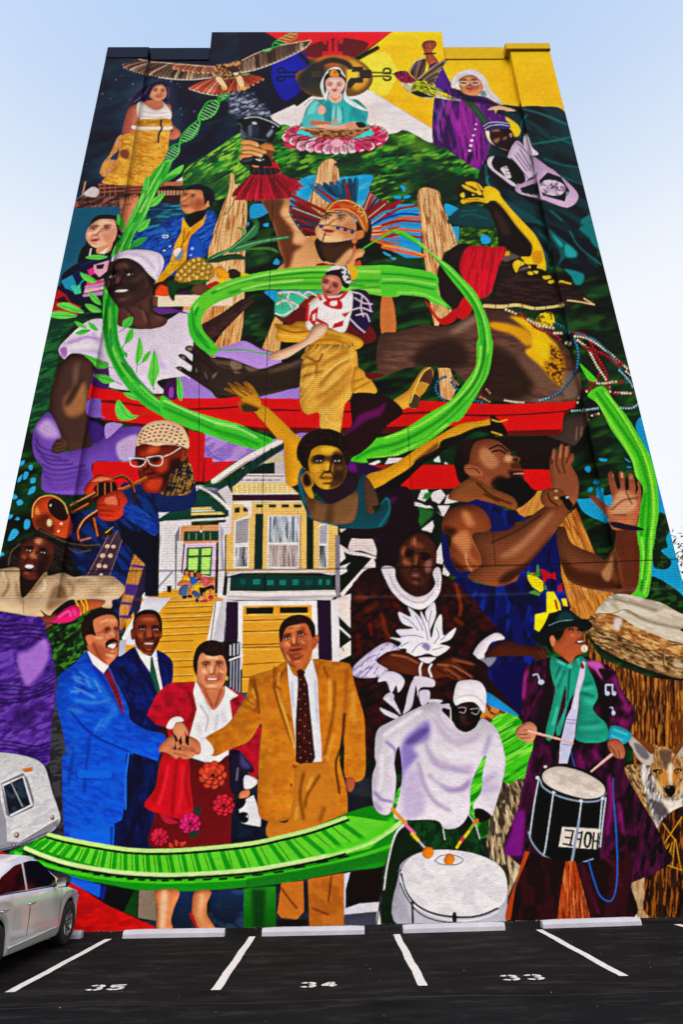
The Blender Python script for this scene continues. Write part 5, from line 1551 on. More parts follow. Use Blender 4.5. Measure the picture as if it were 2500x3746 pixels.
s 40200f b14 a.7 c 300,440 400,400 450,560 380,560 290,500
s 281014 v.1 390,330 420,280 490,290 550,360 555,440 500,460 420,410
l f0a860 w10 b2 265,430 275,335 330,270 430,255 520,312 558,400
e f8d8a8 b5 405,475 22,32
e f8d8a8 b2 502,483 12,12; 480,543 10,10; 415,333 8,10
s e8a050 b6 a.8 285,400 300,340 330,400
s b83c22 v.4 800,290 850,250 950,210 1000,220 1050,320 1000,420 920,460 820,440 800,380
s b03a22 v.4 695,240 690,190 760,110 820,80 930,110 935,140 820,145 760,200 740,245
s e88a68 b6 a.8 750,140 820,100 920,115 830,140; 860,280 940,260 960,330 880,330
l 6a1410 w6 b2 800,330 940,330; 810,370 930,380; 820,410 930,420; 760,150 900,130; 960,230 980,330
s 1a3c8c v.3 1010,370 1050,310 1170,370 1280,470 1300,530 1260,580 1100,480 1030,440
N 2a5cc0 40 14 30 .56 .1 .6
p d8b81c 860,555 930,505 925,515 870,562
@painted_person;painted shouting singer with dreadlocks and loose tan shirt
T L
s 1e1716 v.2 50,840 60,740 120,650 210,600 290,560 330,520 400,560 520,600 720,650 820,655 700,700 580,690 600,800 590,900 540,900 450,900 380,860 130,850
N 3a302c 10 60 -60 .56 .1 .7
l 5a4c40 w12 330,540 440,590 560,640 700,660 820,655; 560,680 640,720 740,700; 70,820 90,720 160,650
l 1e1716 w12 560,860 580,950 600,920; 600,880 640,920
s 2a1412 v.2 160,880 300,930 380,860 300,980 190,1090 160,1000
s 5a2c20 v.45 165,700 200,630 270,595 360,600 430,650 440,720 420,800 380,880 300,940 200,930 160,860 150,780
F a0603c 1e0c0c 235,700 352,718 262,745 195,838 280,842 L6a2c24 t2.6
s d89470 b8 a.9 c 290,610 340,605 330,650 290,640
s c88864 b8 a.8 c 240,735 290,730 300,770 250,760
s 180c0c b14 a.6 c 330,760 420,740 380,870 300,930
s c8ac8c v.3 -60,860 0,855 150,845 160,960 190,1090 350,900 385,880 400,910 520,885 600,920 700,910 900,910 960,940 1025,1010 980,1090 920,1110 915,1170 850,1170 760,1110 640,1110 560,1110 440,1200 400,1260 300,1250 0,1200 -300,1190 -300,860
s 7a5c40 b12 a.7 c 440,1000 520,1000 560,1100 480,1160 380,1180
l 7a5a40 w14 b6 c 40,900 70,990 20,1080; 250,1040 330,960 380,900; 130,960 150,1060 190,1130; 550,960 600,1000 580,1080; 620,960 760,920; 780,1060 900,980 960,960; 720,1080 840,1040; 400,1180 500,1100; 200,1150 300,1080
l f4e4cc w14 b6 c 20,880 60,960; 360,940 370,1000 330,1040; 560,920 680,920 800,940; 830,1020 960,1000; 0,1150 90,1190 190,1200; 820,1090 920,1110
l 8a6c50 w5 190,1090 195,1220
s a85c34 v.4 640,1130 720,1100 860,1110 830,1160 740,1190 660,1230 610,1160
k e8a828 w14 620,1110 650,1180 660,1230; 660,1105 690,1160 690,1210; 700,1105 715,1150 715,1190
s d0246c v.35 360,1290 420,1270 520,1190 600,1150 650,1170 650,1240 560,1290 440,1295
l f880b8 w12 b5 c 480,1250 560,1200 580,1240; 600,1190 620,1230
s 7a402c v.4 300,1245 360,1240 330,1190 400,1235 460,1215 450,1250 420,1280 360,1290
s 8a4c2c 365,1330 400,1300 430,1310 380,1340
T Q
s 5a3494 v.25 -300,100 0,85 160,110 310,130 370,180 380,280 410,340 430,450 460,620 450,760 440,900 420,1050 415,1200 380,1340 200,1290 0,1240 -300,1200
N 7a54b8 70 30 -20 .56 .14 .7
N 3a1c68 70 30 -20 .58 .14 .7
s b080d8 b14 a.9 c 140,440 240,400 360,300 400,400 380,520 230,690 170,600
l 140c38 w9 b2 c -100,150 60,160 160,150; -100,190 60,200 180,190 370,210; -100,220 80,240 200,225 370,240; -100,255 80,275 220,260 360,280; -100,290 100,310 260,290 340,310; -100,325 100,345 240,330; -100,360 80,380 200,365
l 140c38 w8 b2 c -100,680 100,690 260,700 450,600; -100,715 100,720 270,720 455,630; -100,745 100,760 280,740 455,665; -100,790 100,800 300,770 450,700; -100,820 100,830 320,780 440,735; 380,560 450,510; 370,590 452,550; 360,620 455,580
l 140c38 w8 b2 c -100,1130 100,1150 280,1185 415,1150; -100,1165 100,1180 280,1215 410,1190; -100,1200 100,1210 280,1240 400,1220; 150,1240 290,1262 390,1250; 220,1275 300,1290 385,1280; 290,1310 380,1310
s 2a1450 b16 a.6 c 140,860 300,900 260,1020 120,980
@painted_person;painted singer in blue tank top singing into a microphone
T J
s 1a100e v.1 1260,960 1310,860 1400,800 1500,780 1600,790 1600,1200 1450,1260 1380,1200 1300,1150 1270,1050
T K
s 2a1812 v.1 -260,860 -100,790 0,800 60,830 -40,1100 -100,1200
s 8a5034 v.3 -160,860 -60,800 40,810 110,860 160,910 150,930 230,950 225,980 190,990 240,1040 265,1085 260,1120 290,1180 320,1230 200,1250 0,1200 -180,1120
s c88c68 b14 a.8 c -80,870 0,900 60,1000 -20,1040 -100,960
s e0ac84 b8 a.8 c 120,930 170,940 150,990 100,970
s 1a0e0a b12 a.9 c 140,1050 250,1100 310,1200 360,1230 200,1360 0,1180 60,1100 150,1120
s 5a2c1c b6 160,1000 230,1000 235,1040 170,1040
l 1a0c08 w14 0,905 60,890 110,915; -20,880 60,850 130,900
s 140a06 b3 170,965 215,960 200,980
l 1a0c08 w10 165,1072 220,1060 265,1070
l d08a80 w8 180,1082 260,1080
s 140c0a 60,1150 150,1120 260,1130 330,1200 370,1230 300,1310 200,1360 60,1250
T J
s 9a5c40 v.4 1340,1030 1370,1000 1460,1010 1500,1060 1490,1100 1420,1100 1360,1080
l 2a120c w7 1370,1040 1430,1040 1470,1080
T K
s 84502f v.3 -360,1280 -180,1120 0,1200 180,1280 200,1380 60,1340 -120,1320
l 3a1c10 w12 b4 c -120,1160 0,1260 160,1330; -60,1250 60,1310
T J
p 10205c 1360,1320 1440,1290 1600,1330 1700,1400 1700,1700 1500,1600
T N
s 10205c v.1 940,200 980,280 1020,420 1200,560 1180,640 1300,800 1560,1100 1560,1500 1340,1440 1300,1350 1380,1040 1200,780 1060,600 960,500 930,300
T P
s 0c1a5c v.1 -280,0 -40,0 60,20 280,100 200,160 440,300 530,200 560,330 560,600 640,860 400,900 300,1600 -40,1500 -260,1400 -360,900 -300,600 -100,640 0,600 100,100
N 1a3a9c 60 160 10 .58 .12 .6
N 060a28 60 140 8 .58 .12 .7
p e8d41c 290,570 330,550 420,620 425,690 400,710 330,660 300,610
p f0dc18 450,705 510,705 560,800 570,860 470,880 400,1040 350,1010 355,890 450,870
p f0dc18 570,760 610,760 625,825 590,825
p 4a8a24 285,560 300,530 320,560 365,555 370,470 385,490 395,580 360,580; 420,680 440,640 455,690; 300,710 350,690 400,720 390,740
p b01420 395,515 440,530 490,560 520,540 530,610 490,590 450,600 430,650 415,580; 340,540 360,540 350,570; 280,570 295,620 285,600; 540,670 575,630 580,700 540,700; 510,770 530,770 550,860 530,850; 560,800 620,830 570,815
s 3aa0dc a.8 0,1450 120,1490 250,1560 100,1560
T N
s 8a4c2c v.4 935,150 980,50 1080,0 1220,0 1310,80 1340,170 1330,210 1480,200 1568,150 1568,560 1500,630 1400,655 1250,600 1170,540 1060,530 1000,400 1010,260 950,220
s d89468 b16 a.8 c 1100,40 1160,60 1200,160 1150,170 1110,110
s d08c60 b16 a.85 c 1020,260 1130,200 1180,300 1160,400 1300,520 1400,530 1380,560 1200,470 1080,360
s 3a1c10 b14 a.8 c 1220,240 1300,220 1560,160 1400,300 1300,350 1400,430 1320,440 1230,340
s a86c48 b14 a.8 c 1320,300 1500,240 1568,230 1568,280 1400,370
s 2a120a b16 a.8 c 1180,560 1000,420 1060,530 1250,600 1400,650 1500,600 1360,590 1240,540
s 2a120a b14 a.7 c 960,170 1060,200 1000,260 950,220
l e0b088 w10 b4 c 1130,400 1140,470 1180,530; 1180,560 1300,600 1400,620; 1200,260 1220,330 1300,440 1400,440 1480,400
T P
s 7c4a30 v.35 -160,240 0,220 160,190 300,100 440,0 540,-40 660,-20 660,20 500,240 340,440 180,600 60,660 -60,640 -200,580 -80,460
s c08c68 b16 a.7 c 60,420 240,290 440,90 520,40 400,200 200,400
s 2a140a b14 a.7 c 100,560 300,450 500,230 360,460 200,600 60,640
l 4a281a w14 b5 c 0,300 200,210 400,80
s 7a4a30 v.4 530,200 600,180 660,310 860,400 930,440 1010,300 1010,60 980,20 1200,40 1190,200 1210,430 1200,640 1130,730 980,710 760,670 620,600 560,430
s 3a1a0c b16 a.7 c 560,420 700,520 900,560 1080,680 900,690 640,600
s 5a2a18 b16 a.7 c 1020,200 1190,200 1200,640 1080,720 1060,500
s c89468 b10 a.8 c 900,560 960,460 1000,340 1000,480 960,620
T K
s 8a5438 v.4 480,1100 475,980 500,880 520,875 540,900 560,840 580,830 600,860 640,850 640,920 670,915 670,980 650,1010 700,1100 715,1200 690,1320 620,1330 560,1240 500,1200
l 3a1a10 w8 b2 c 540,900 530,1000 560,1080; 590,870 580,980 600,1080; 640,920 610,1000; 500,900 490,1000
l d8a888 w8 b3 c 510,890 500,960; 570,850 560,950; 615,860 610,940
s 7c4a2c v.4 400,1290 420,1220 500,1200 580,1220 600,1290 560,1350 440,1350
l 2a120a w12 460,1240 480,1300 540,1345
e f0c8a0 b3 530,1222 14,8; 528,1280 16,10
s 0c0a14 550,1275 620,1260 635,1290 665,1340 630,1385 580,1310
e d8d8e8 b2 620,1275 12,9
s a86848 v.4 800,1270 840,1260 950,1340 990,1320 960,1150 955,1080 990,1070 1020,1180 1040,1210 1055,1180 1040,1080 1065,1062 1090,1100 1095,1210 1125,1200 1120,1090 1150,1080 1175,1150 1180,1250 1200,1200 1190,1160 1215,1150 1225,1300 1200,1440 1160,1520 1000,1540 950,1440 860,1340
s e8b490 b12 a.7 c 1040,1230 1160,1260 1180,1360 1060,1420 960,1400
l 5a2c1a w8 b3 c 980,1380 1080,1300 1200,1280; 990,1420 1100,1420; 1100,1230 1150,1330; 970,1130 1010,1130; 1045,1130 1085,1130; 1125,1140 1165,1140
l e8b898 w14 b4 c 1000,1090 1010,1100; 1065,1075 1070,1110; 1140,1095 1145,1120
T P
s 2a1c30 v.2 985,130 1190,170 1250,195 1180,205 1010,180
@painted_person;painted praying woman in dark brown robe with white floral collar
T N
s 2a100c v.15 190,1280 190,720 240,600 320,520 440,510 560,560 900,560 980,580 1080,660 1200,780 1300,900 1390,1040 1200,1200 1240,1260 1340,1440 1400,1700 900,2200 250,2000 200,1500
N 4a1a0e 80 30 40 .58 .12 .7
N 100608 80 30 -30 .58 .12 .7
l 8a3a14 w24 b8 c 1050,640 1090,820 1080,900; 1040,920 1100,970; 440,880 480,1040 510,1070; 240,740 300,760; 320,860 410,810; 390,990 470,1000; 520,990 640,1000; 960,950 1010,990; 1290,900 1370,1030; 250,690 400,600
l 7a1a10 w20 b8 c 340,960 360,1060; 540,800 600,860; 240,1060 260,1180; 490,1080 510,1120
s 3a1c14 v.2 540,520 580,560 620,660 700,730 760,740 830,690 860,560 870,500 700,520
s f0e4ec v.2 440,505 540,505 560,600 620,690 720,745 820,720 880,640 860,550 900,500 930,560 920,700 860,790 760,850 640,810 540,720 480,620
l b0a8c0 w12 b5 c 500,560 560,680 660,770 780,790 870,700; 900,560 900,660
s f0ecfc v.15 510,1080 600,1080 560,1020 660,1010 700,1000 610,960 580,870 680,910 660,830 760,920 780,1000 760,860 820,960 800,870 870,790 885,900 840,1020 850,1080 880,960 930,890 940,1030 960,1060 1050,1000 1010,1090 920,1130 1000,1160 900,1230 820,1210 740,1230 650,1230 640,1170 570,1170 600,1120
l 8a7cb4 w7 b1 620,910 680,950 740,1020; 720,900 780,1020; 850,860 830,960 840,1050; 890,1000 910,1070 870,1130; 600,1070 700,1060 780,1080; 990,1040 930,1100; 690,1200 730,1150 780,1120; 860,1180 940,1160; 600,1150 660,1120; 800,1130 830,1180; 760,900 800,1000 820,1100
s 9a90bc b4 800,1120 840,1150 820,1190 770,1150
s e4dcf0 740,1250 880,1240 860,1270 800,1300
s 4a281c v.35 575,480 590,330 640,260 720,220 800,220 860,260 890,350 890,450 860,520 830,600 760,660 680,640 610,570
F 8a4c34 1c0c0a 660,400 800,432 722,490 680,562 768,568 La86a68 z
s c07c5c b10 a.7 c 690,270 720,260 720,320 690,320
s a86848 b10 a.8 c 600,380 640,330 620,470 700,480 640,450
s b07a78 b8 a.7 c 800,460 850,440 840,540 800,540
s 0c0608 590,330 640,245 720,200 820,210 870,260 890,330 860,290 780,225 690,235 630,290
k 140a08 w5 748,560 750,740
s d8cce8 v.2 210,1320 380,1170 500,1120 590,1180 480,1200 400,1280 500,1320 420,1400 230,1400
N 8a7cac 40 14 -40 .58 .1 .7
s 5a2c1a v.4 400,1260 520,1190 620,1190 740,1250 780,1280 870,1290 980,1250 1060,1240 1210,1290 1200,1310 1060,1280 1090,1310 1200,1400 1190,1420 1100,1360 1140,1420 1060,1430 960,1400 860,1420 760,1400 560,1360 460,1320
l c08058 w10 b4 c 520,1220 640,1240 740,1290; 900,1300 1040,1320 1180,1405; 1020,1260 1190,1300; 960,1330 1090,1420
l 1c0c08 w8 b2 c 1000,1310 1120,1400; 980,1360 1060,1415; 900,1340 970,1380
l e4e0ec w18 770,1290 755,1330 760,1390; 850,1300 830,1340 850,1400
s e0d8e4 v.2 1195,1200 1260,1110 1380,1040 1450,1090 1340,1120 1290,1220 1270,1280 1210,1230
s 8a8494 b5 1240,1260 1380,1240 1320,1320
s 4a2416 v.35 1310,1180 1440,1105 1600,1140 1760,1160 1800,1200 1780,1290 1740,1320 1680,1240 1500,1230 1300,1235
s 2a1610 v.2 1050,1240 1200,1240 1310,1310 1330,1420 1568,1620 1700,1760 1900,1900 1800,1930 1500,1750 1300,1560 1200,1460 1210,1300
l 5a3424 w8 1730,1190 1770,1260; 1760,1180 1790,1250
s e0d8ec v.2 410,1440 460,1360 570,1370 630,1440 580,1530 560,1470 520,1535 480,1440
s d8d0e0 710,1400 860,1420 870,1480 760,1490 740,1568 730,1500
s c8c0d0 650,1560 690,1440 720,1430 690,1640 620,1700 640,1630
T V
s d8d0e0 v.2 455,230 500,190 540,240 600,370 540,310 480,260
s d8d0e0 v.2 425,310 480,330 580,380 550,400 460,360
s d0c8dc 620,370 650,240 710,90 720,120 690,250
s d0c8dc 750,180 830,170 830,250 770,290
s d0c8dc 830,240 940,250 890,285 830,270
s c8c0d4 500,190 540,200 540,240 520,260
@painted_red_triangle;painted plain red wedge at the foot of the wall
T b1
p c80a0c -400,120 0,195 180,280 480,410 680,540 1010,690 990,715 -400,730
N e82a24 60 16 -10 .6 .1 .6
N a00608 120 50 -10 .56 .12 .6
@painted_large_drum;painted tall hide covered drum with rope rim
T P
s 6a3a14 v.1 760,1040 900,1240 1200,1370 1400,1420 1800,1440 2100,1440 2100,3400 1300,3400 1160,2000 1060,1600 1000,1400 800,1240
N a86a28 16 160 0 .55 .1 .8
N 2a1206 16 150 0 .56 .14 .7
N d8a048 10 90 0 .72 .06 .5
s 8a6a44 v.2 780,940 850,890 900,1000 1060,1080 1300,1180 1568,1240 1900,1260 1900,1440 1568,1420 1350,1360 1080,1260 860,1140 770,1040
N c8a878 50 14 20 .55 .1 .8
N 4a3420 50 12 20 .58 .1 .8
l 2a1a0c w14 b4 780,1060 900,1180 1100,1290 1350,1380 1568,1425 1900,1440
s b07c48 v.15 850,920 900,880 1000,890 1300,1010 1568,1110 1800,1160 1900,1260 1568,1235 1330,1190 1100,1090 900,1000
N e0b880 60 20 15 .54 .12 .8
N 7a4c28 60 16 15 .6 .1 .7
s d8d0d4 a.9 b8 1010,920 1070,930 1040,1020 1000,1000
s c8bca8 v.25 850,880 920,780 990,730 1100,725 1250,760 1400,800 1568,890 1900,1000 1900,1180 1500,1110 1350,1060 1200,1000 1090,930 1000,890 900,880
N e4dccc 90 24 18 .55 .12 .7
l 7a6c58 w16 b6 c 1000,760 1150,800 1350,860; 1100,860 1300,950 1568,1010; 980,800 1040,850
l 5a4c38 w5 880,885 1000,880 1090,850 1200,900
l 6a5438 w12 1568,1135 1460,1140 1420,1180 1410,1290 1440,1360
l b09870 w5 1560,1130 1460,1135 1425,1170 1415,1290
e c0b098 1530,1305 38,20
s 2a2440 1545,1020 1568,1005 1600,1040
@painted_green_banner;painted bright green banner behind the drummers
T V
s 4cc024 v.1 540,1110 600,950 800,900 1280,700 1300,480 1400,380 1500,340 1650,480 1800,540 1750,1000 1600,920 1400,1080 1340,1180 1340,1330 1240,1380 1150,1300 1000,1300 600,1240
N 1f8a18 26 260 58 .54 .12 .9
N 9af060 18 220 58 .64 .08 .7
s 0f4a14 b12 1240,1260 1340,1180 1320,1340 1240,1360
s c88844 1250,390 1310,275 1460,350 1380,430 1300,400
N 5a3018 22 18 20 .58 .07 .8
s 2a90cc v.2 1300,180 1480,300 1568,380 1480,350 1310,280
T X
s 4cc024 v.1 0,560 110,470 240,530 240,560 200,600 220,680 340,740 300,960 170,1040 40,1230 10,1240 80,1000
N 1f8a18 26 260 60 .54 .12 .9
N 9af060 18 220 60 .64 .08 .7
p 0c1050 -10,100 220,20 300,60 240,480 0,200
@painted_coyote;painted coyote with thick fur beside the musician
T f3
s 9c7850 v.1 365,310 520,295 560,420 700,700 690,960 600,760 480,560 410,450
N d8b88c 12 50 -30 .55 .1 .7
N 4a3424 12 44 -30 .6 .08 .7
s 8a8484 v.1 520,270 640,240 900,240 1000,300 1000,640 860,700 790,770 690,950 620,780 560,600 520,420
N e8e0d8 14 60 12 .54 .1 .8
N 504a50 14 50 14 .6 .08 .8
s f0e4d8 b10 a.9 530,290 570,340 560,480 600,560 680,620 620,600 550,520 520,400
s f4e8d8 b10 a.9 700,600 800,620 890,600 850,700 790,770 740,690
s 5a5458 b12 a.9 620,620 700,640 770,740 700,760 640,720
s f0e8e0 b5 a.9 640,780 700,900 760,840 690,950
s a87c50 v.15 590,250 620,170 600,95 680,120 740,130 820,150 900,60 990,40 990,500 880,560 800,590 720,580 660,500 640,420 600,340
N 6a4c30 12 40 4 .56 .1 .7
N e0bc8c 10 36 8 .62 .08 .6
s 6a5446 b10 a.9 690,180 740,150 790,180 780,300 740,340 700,260
s f0d8b0 b8 a.9 640,420 690,470 720,570 790,590 860,560 880,470 900,430 890,560 830,595 740,585 670,520
s d08c40 b8 a.95 690,380 740,340 760,420 740,480 710,450
s f4e4cc b8 a.95 760,300 800,290 800,440 770,460
s c8823c b8 a.9 800,380 840,380 850,440 820,470
s c0b4ac v.2 400,80 430,30 520,90 620,190 610,280 550,290 480,230 440,150
s 6a6068 b7 a.8 450,90 540,130 590,220 540,240 480,180
s 7a4a22 425,20 520,70 620,110 640,170 600,190 520,110
s 7a4a22 800,160 890,70 930,50 930,110 850,190
s b0a49c 850,190 930,100 960,200 900,220
s 120c0c 728,500 770,478 820,490 825,540 790,580 745,560
e 6a6068 b2 760,495 18,8
s 120c0a 620,345 660,335 705,350 690,372 650,368; 820,345 850,328 885,345 850,365
e d09428 678,356 20,13; 850,348 20,13
e 0a0606 680,356 9,11; 850,348 9,11
l 3a2010 w8 b1 620,342 670,332 712,352; 815,342 850,324 890,340
l 2a1a14 w6 720,570 785,585 840,570
T b3
s a08060 v.2 1235,180 1375,155 1330,260 1320,420 1350,610 1270,615 1235,420
N d0b08c 8 60 5 .55 .1 .7
s e8e0d8 1235,420 1245,430 1275,612 1260,612
s f0e8e0 1330,160 1380,155 1340,200
s 3a2210 v.1 1340,200 1500,-60 1800,-60 1800,640 1355,612 1330,420
N a8641c 8 90 3 .58 .08 .8
N 140a04 12 120 3 .55 .1 .8
l c88c2c w7 1380,245 1480,100 1560,-20; 1385,250 1470,285 1560,318; 1420,260 1480,150; 1460,285 1500,140; 1500,300 1515,120; 1555,318 1520,120; 1440,20 1520,130
T X
s 8c7c68 v.2 0,1330 40,1230 130,1080 200,1020 285,1005 260,1100 210,1300 140,1480 100,1568 -40,1568
N d8b078 12 60 -20 .56 .12 .7
N 1c1614 14 60 -20 .54 .12 .7
T b3
s a08a6c v.15 330,120 350,-200 480,-200 460,180 550,235 520,330 450,500 440,645 300,640 280,520 320,400
N e0d0ac 10 60 -6 .55 .12 .7
N 1c1512 16 60 -8 .54 .12 .7
s e0ccac a.7 b8 500,250 545,240 520,340 450,480 440,560 430,540 470,400
@painted_person;painted grinning musician in purple coat and teal bow carrying a snare drum
T X
s 3a0c30 v.2 270,120 330,60 480,10 760,20 960,80 1030,160 1060,270 1150,400 1165,520 1130,640 1090,860 1100,960 1200,1150 1350,1400 1420,1560 1460,1700 1000,1900 560,1900 120,1600 200,1300 260,1050 300,860 340,700 250,560 250,260
N 5a1048 30 90 10 .56 .12 .7
N 14060f 40 110 8 .56 .12 .8
l c040a0 w26 b9 c 290,130 270,200 260,340; 440,160 470,260 430,420; 1010,170 1040,280 1110,400; 1060,420 1150,440; 1020,520 1110,560; 320,800 300,900 250,1100 180,1400
l a02a88 w24 b9 c 960,980 980,1200 950,1450; 1040,1200 1080,1450; 830,770 930,900; 720,800 760,940; 330,240 330,300
s c060a8 b8 c 790,40 880,40 930,120 900,190 850,120 780,70
s 240818 c b5 880,100 1000,130 940,200 900,160
s 20081c b10 c 480,20 500,380 450,650 330,600 380,440
s 1c0818 b8 c 840,160 960,280 950,560 880,400
s 2c9c84 v.25 490,0 560,30 640,60 720,0 770,30 800,120 840,200 870,330 830,420 860,480 940,560 950,680 820,710 690,680 700,560 720,300 640,360 560,640 530,590 600,420 600,250 500,660 440,640 500,380 520,270 500,200 480,100
l 0f5a54 w14 b4 c 560,90 520,180; 640,110 620,360; 600,120 540,260; 730,300 840,330; 750,240 830,210; 740,560 880,540; 700,620 930,620; 700,660 900,680; 610,380 560,560; 740,200 830,180; 720,540 740,430
l 6ad8c0 w14 b5 c 540,40 600,70; 700,20 720,60; 500,560 540,420; 580,560 600,440; 740,270 830,260; 760,360 830,380; 720,590 900,580; 560,140 520,230
e 48b8a4 640,82 22,20
s 2a98b0 v.3 980,570 1100,600 1150,655 1080,720 960,680
l 6ad0dc w12 b4 c 1000,600 1110,640; 980,650 1080,690
p c8c8ec 745,40 770,50 760,170 720,300 710,430 690,560 680,660 630,840 620,880 550,880 560,720 580,640 610,510 650,430 680,300 720,120
k 8a88c0 w6 605,515 705,525; 600,545 700,550; 570,720 660,730
l f4f0fc w10 b4 740,140 700,300 680,430
s 7a0c24 725,70 740,50 760,90 740,105
l b8bce8 w12 340,155 375,150 400,215
e b8bce8 405,212 26,22
k b8bce8 w14 935,300 935,235 990,235 990,300
e b8bce8 948,305 20,18; 1003,305 18,18
k b8bce8 w9 970,420 990,420 995,450
e b8bce8 998,465 16,20
s c08468 v.4 195,610 230,570 310,535 370,590 350,680 310,710 220,670
l 6a3020 w6 b1 220,640 290,640; 240,670 320,670; 260,600 300,610
s a8684c v.4 955,690 1040,680 1090,760 1080,835 1010,825 960,760
l 5a2c20 w6 b2 1000,770 1020,820; 1040,770 1050,830; 970,740 1000,770
k e89c94 w22-14 300,615 480,660 665,712
k e89c94 w24-14 985,805 810,950
k f8c8c0 w7 300,610 480,655 660,705; 980,800 815,940
s 0c0c0e v.1 400,980 430,920 560,890 740,920 900,1000 945,1080 920,1200 890,1560 860,1700 640,1720 420,1640 330,1480 350,1200 385,1010
l 8a98b0 w14 395,1010 430,1080 560,1150 740,1190 880,1180 935,1120
l b8c4d4 w12 385,1010 350,1200 310,1480; 505,1120 480,1300 440,1568 420,1640; 735,1190 710,1380 680,1568 650,1740; 905,1170 890,1350 870,1568; 935,1160 910,1360 890,1560
l 8a98b0 w12 300,1440 340,1540 440,1640 640,1710 830,1660
e c8d0dc 375,995 16,14; 440,905 14,12; 510,1112 16,14; 732,1185 16,14; 910,1165 16,14
s 1c1c24 415,960 470,910 580,900 760,940 900,1020 945,1090 900,1150 740,1175 560,1130 430,1050
s dcd0c8 v.2 415,970 470,920 580,905 750,950 890,1030 930,1100 890,1150 760,1165 560,1110 440,1040
N c0b0a4 80 40 20 .56 .14 .5
T b3
p d8d0c8 798,42 1045,55 1020,185 775,168
k 0c0c0e w12 818,62 870,68; 806,150 860,160; 868,68 848,160; 820,108 858,112
k 0c0c0e w12 925,74 908,172; 925,78 895,80 885,118 916,122
s 0c0c0e 935,120 950,75 985,80 985,130 965,175 940,165
s d8d0c8 950,120 958,92 970,95 970,130 960,160 950,150
k 0c0c0e w12 1000,80 990,180; 1030,85 1020,180; 995,130 1025,135
k 8a98b0 w16 905,0 860,260
s 22060e v.1 470,640 520,400 560,200 620,210 800,260 1000,260 1230,200 1240,420 1260,612 900,640
l 7a0f5a w16 b7 c 930,300 960,420 1030,590; 1060,230 1140,300 1170,420
N 420a20 50 120 5 .56 .12 .7
p a8481c 820,260 880,260 930,440 980,630 765,635 790,440
N d8844c 10 120 -3 .55 .1 .7
N 6a2410 8 100 -3 .62 .06 .7
p a8481c 560,195 590,200 560,280 500,420 470,630 430,645 440,560 500,400
s 7a2080 b6 430,210 470,80 500,-40 560,-60 560,60 545,170 538,225
l 2a60b8 w9 965,255 1000,380 1040,480 1100,515 1135,460 1150,300 1140,60 1130,-100
T X
l 2a60b8 w8 650,765 660,830 680,900; 995,1000 1000,1200 1020,1400 1028,1560
T P
s a85a38 v.35 480,1080 520,1090 550,1110 580,1050 600,1010 680,990 730,1000 750,1060 745,1090 765,1120 760,1160 740,1210 690,1230 640,1280 560,1220 510,1180
F c07848 4a2014 655,1025 722,1032 740,1075 695,1118 762,1112 L6a2420 t1.6 m1a0c0a g.9
s c07c58 v.3 470,1080 500,1060 520,1100 510,1150 480,1130
s b06a44 600,1230 680,1230 660,1280 640,1290
s 14100f 450,1080 490,1040 560,1020 600,1000 580,1060 540,1100 500,1060 475,1090 500,1200 450,1150
s 0c1a1a v.2 345,1100 370,1060 410,1000 480,900 560,855 640,870 690,920 780,930 825,980 790,1020 720,1030 690,990 560,1010 450,1080 440,1150
s 1a4a48 b12 a.8 c 560,870 640,870 680,920 540,950
l 7aa8a8 w5 470,980 560,945 665,935
e e8dcc8 760,1170 28,30
k 8a7a6a w4 758,1150 762,1190
@painted_person;painted man in navy suit and green tie behind the handshake
T Q
s 0e2060 v.15 900,500 1000,440 1110,370 1180,440 1290,400 1400,470 1420,560 1400,700 1320,800 1280,900 1300,1000 1380,1040 1320,1120 1300,1300 1290,1400 1260,1700 1260,2000 1000,2000 1000,1200 1060,940 980,700
N 1a3a90 60 40 30 .56 .14 0.35
N 050c28 70 60 20 .56 .14 0.40
l 0a1034 w12 b4 c 1100,480 1200,640 1300,790; 1000,700 1100,760 1060,860; 960,560 1010,640
p f0f0f4 1105,365 1170,430 1240,450 1280,390 1300,540 1345,770 1320,790 1230,580 1150,460
p 0f5a44 1235,455 1252,455 1262,510 1330,790 1310,795 1230,590
s 7a3a24 v.3 1095,230 1100,130 1170,85 1260,85 1315,150 1325,250 1300,340 1260,410 1210,440 1150,400 1110,340
F a05030 3a1610 1168,225 1275,228 1235,295 1175,348 1268,350 L8a4038 t1.2
s 2a1410 a.6 b12 c 1110,260 1140,330 1150,400 1110,350; 1290,280 1300,340 1260,400
s 7a3a24 1070,240 1095,225 1105,300 1080,310
s 8a4830 1318,250 1332,260 1325,300 1312,300
s 16100f 1090,230 1095,150 1140,85 1220,65 1290,85 1325,150 1330,240 1315,250 1300,160 1260,105 1160,110 1110,150 1100,220
s 3a2018 v.3 1290,1060 1360,1030 1420,1080 1450,1180 1430,1210 1380,1120
@painted_person;painted man in bright blue suit with moustache shaking hands
T Q
s 0f58d0 v.25 490,600 600,520 720,405 800,480 890,530 960,680 1050,860 1070,970 1200,1050 1355,1100 1310,1250 1250,1355 1110,1280 1060,1240 1030,1300 1040,1700 1010,2000 1000,2240 960,2290 650,2290 560,2200 520,1800 510,1300 540,1230 500,1000 455,820 470,680
N 0a38a0 70 30 20 .57 .12 0.35
N 2f80e8 70 24 15 .6 .1 0.30
l 0a2c84 w12 b4 c 720,440 860,660 1010,930; 580,900 700,1040 830,1130 1060,1230; 740,1100 700,1400 690,1560; 540,1260 600,1200 560,1500; 780,500 940,740 1010,930; 540,860 700,890 900,900
l 70a8f0 w16 b7 c 600,620 700,640 740,700; 580,740 680,740 780,790; 620,810 760,830 880,810; 560,880 680,900; 820,1060 880,970 950,900; 560,1250 600,1190; 740,620 880,770 960,900
l 5090e8 w14 b6 c 780,1060 840,960; 660,1420 880,1400
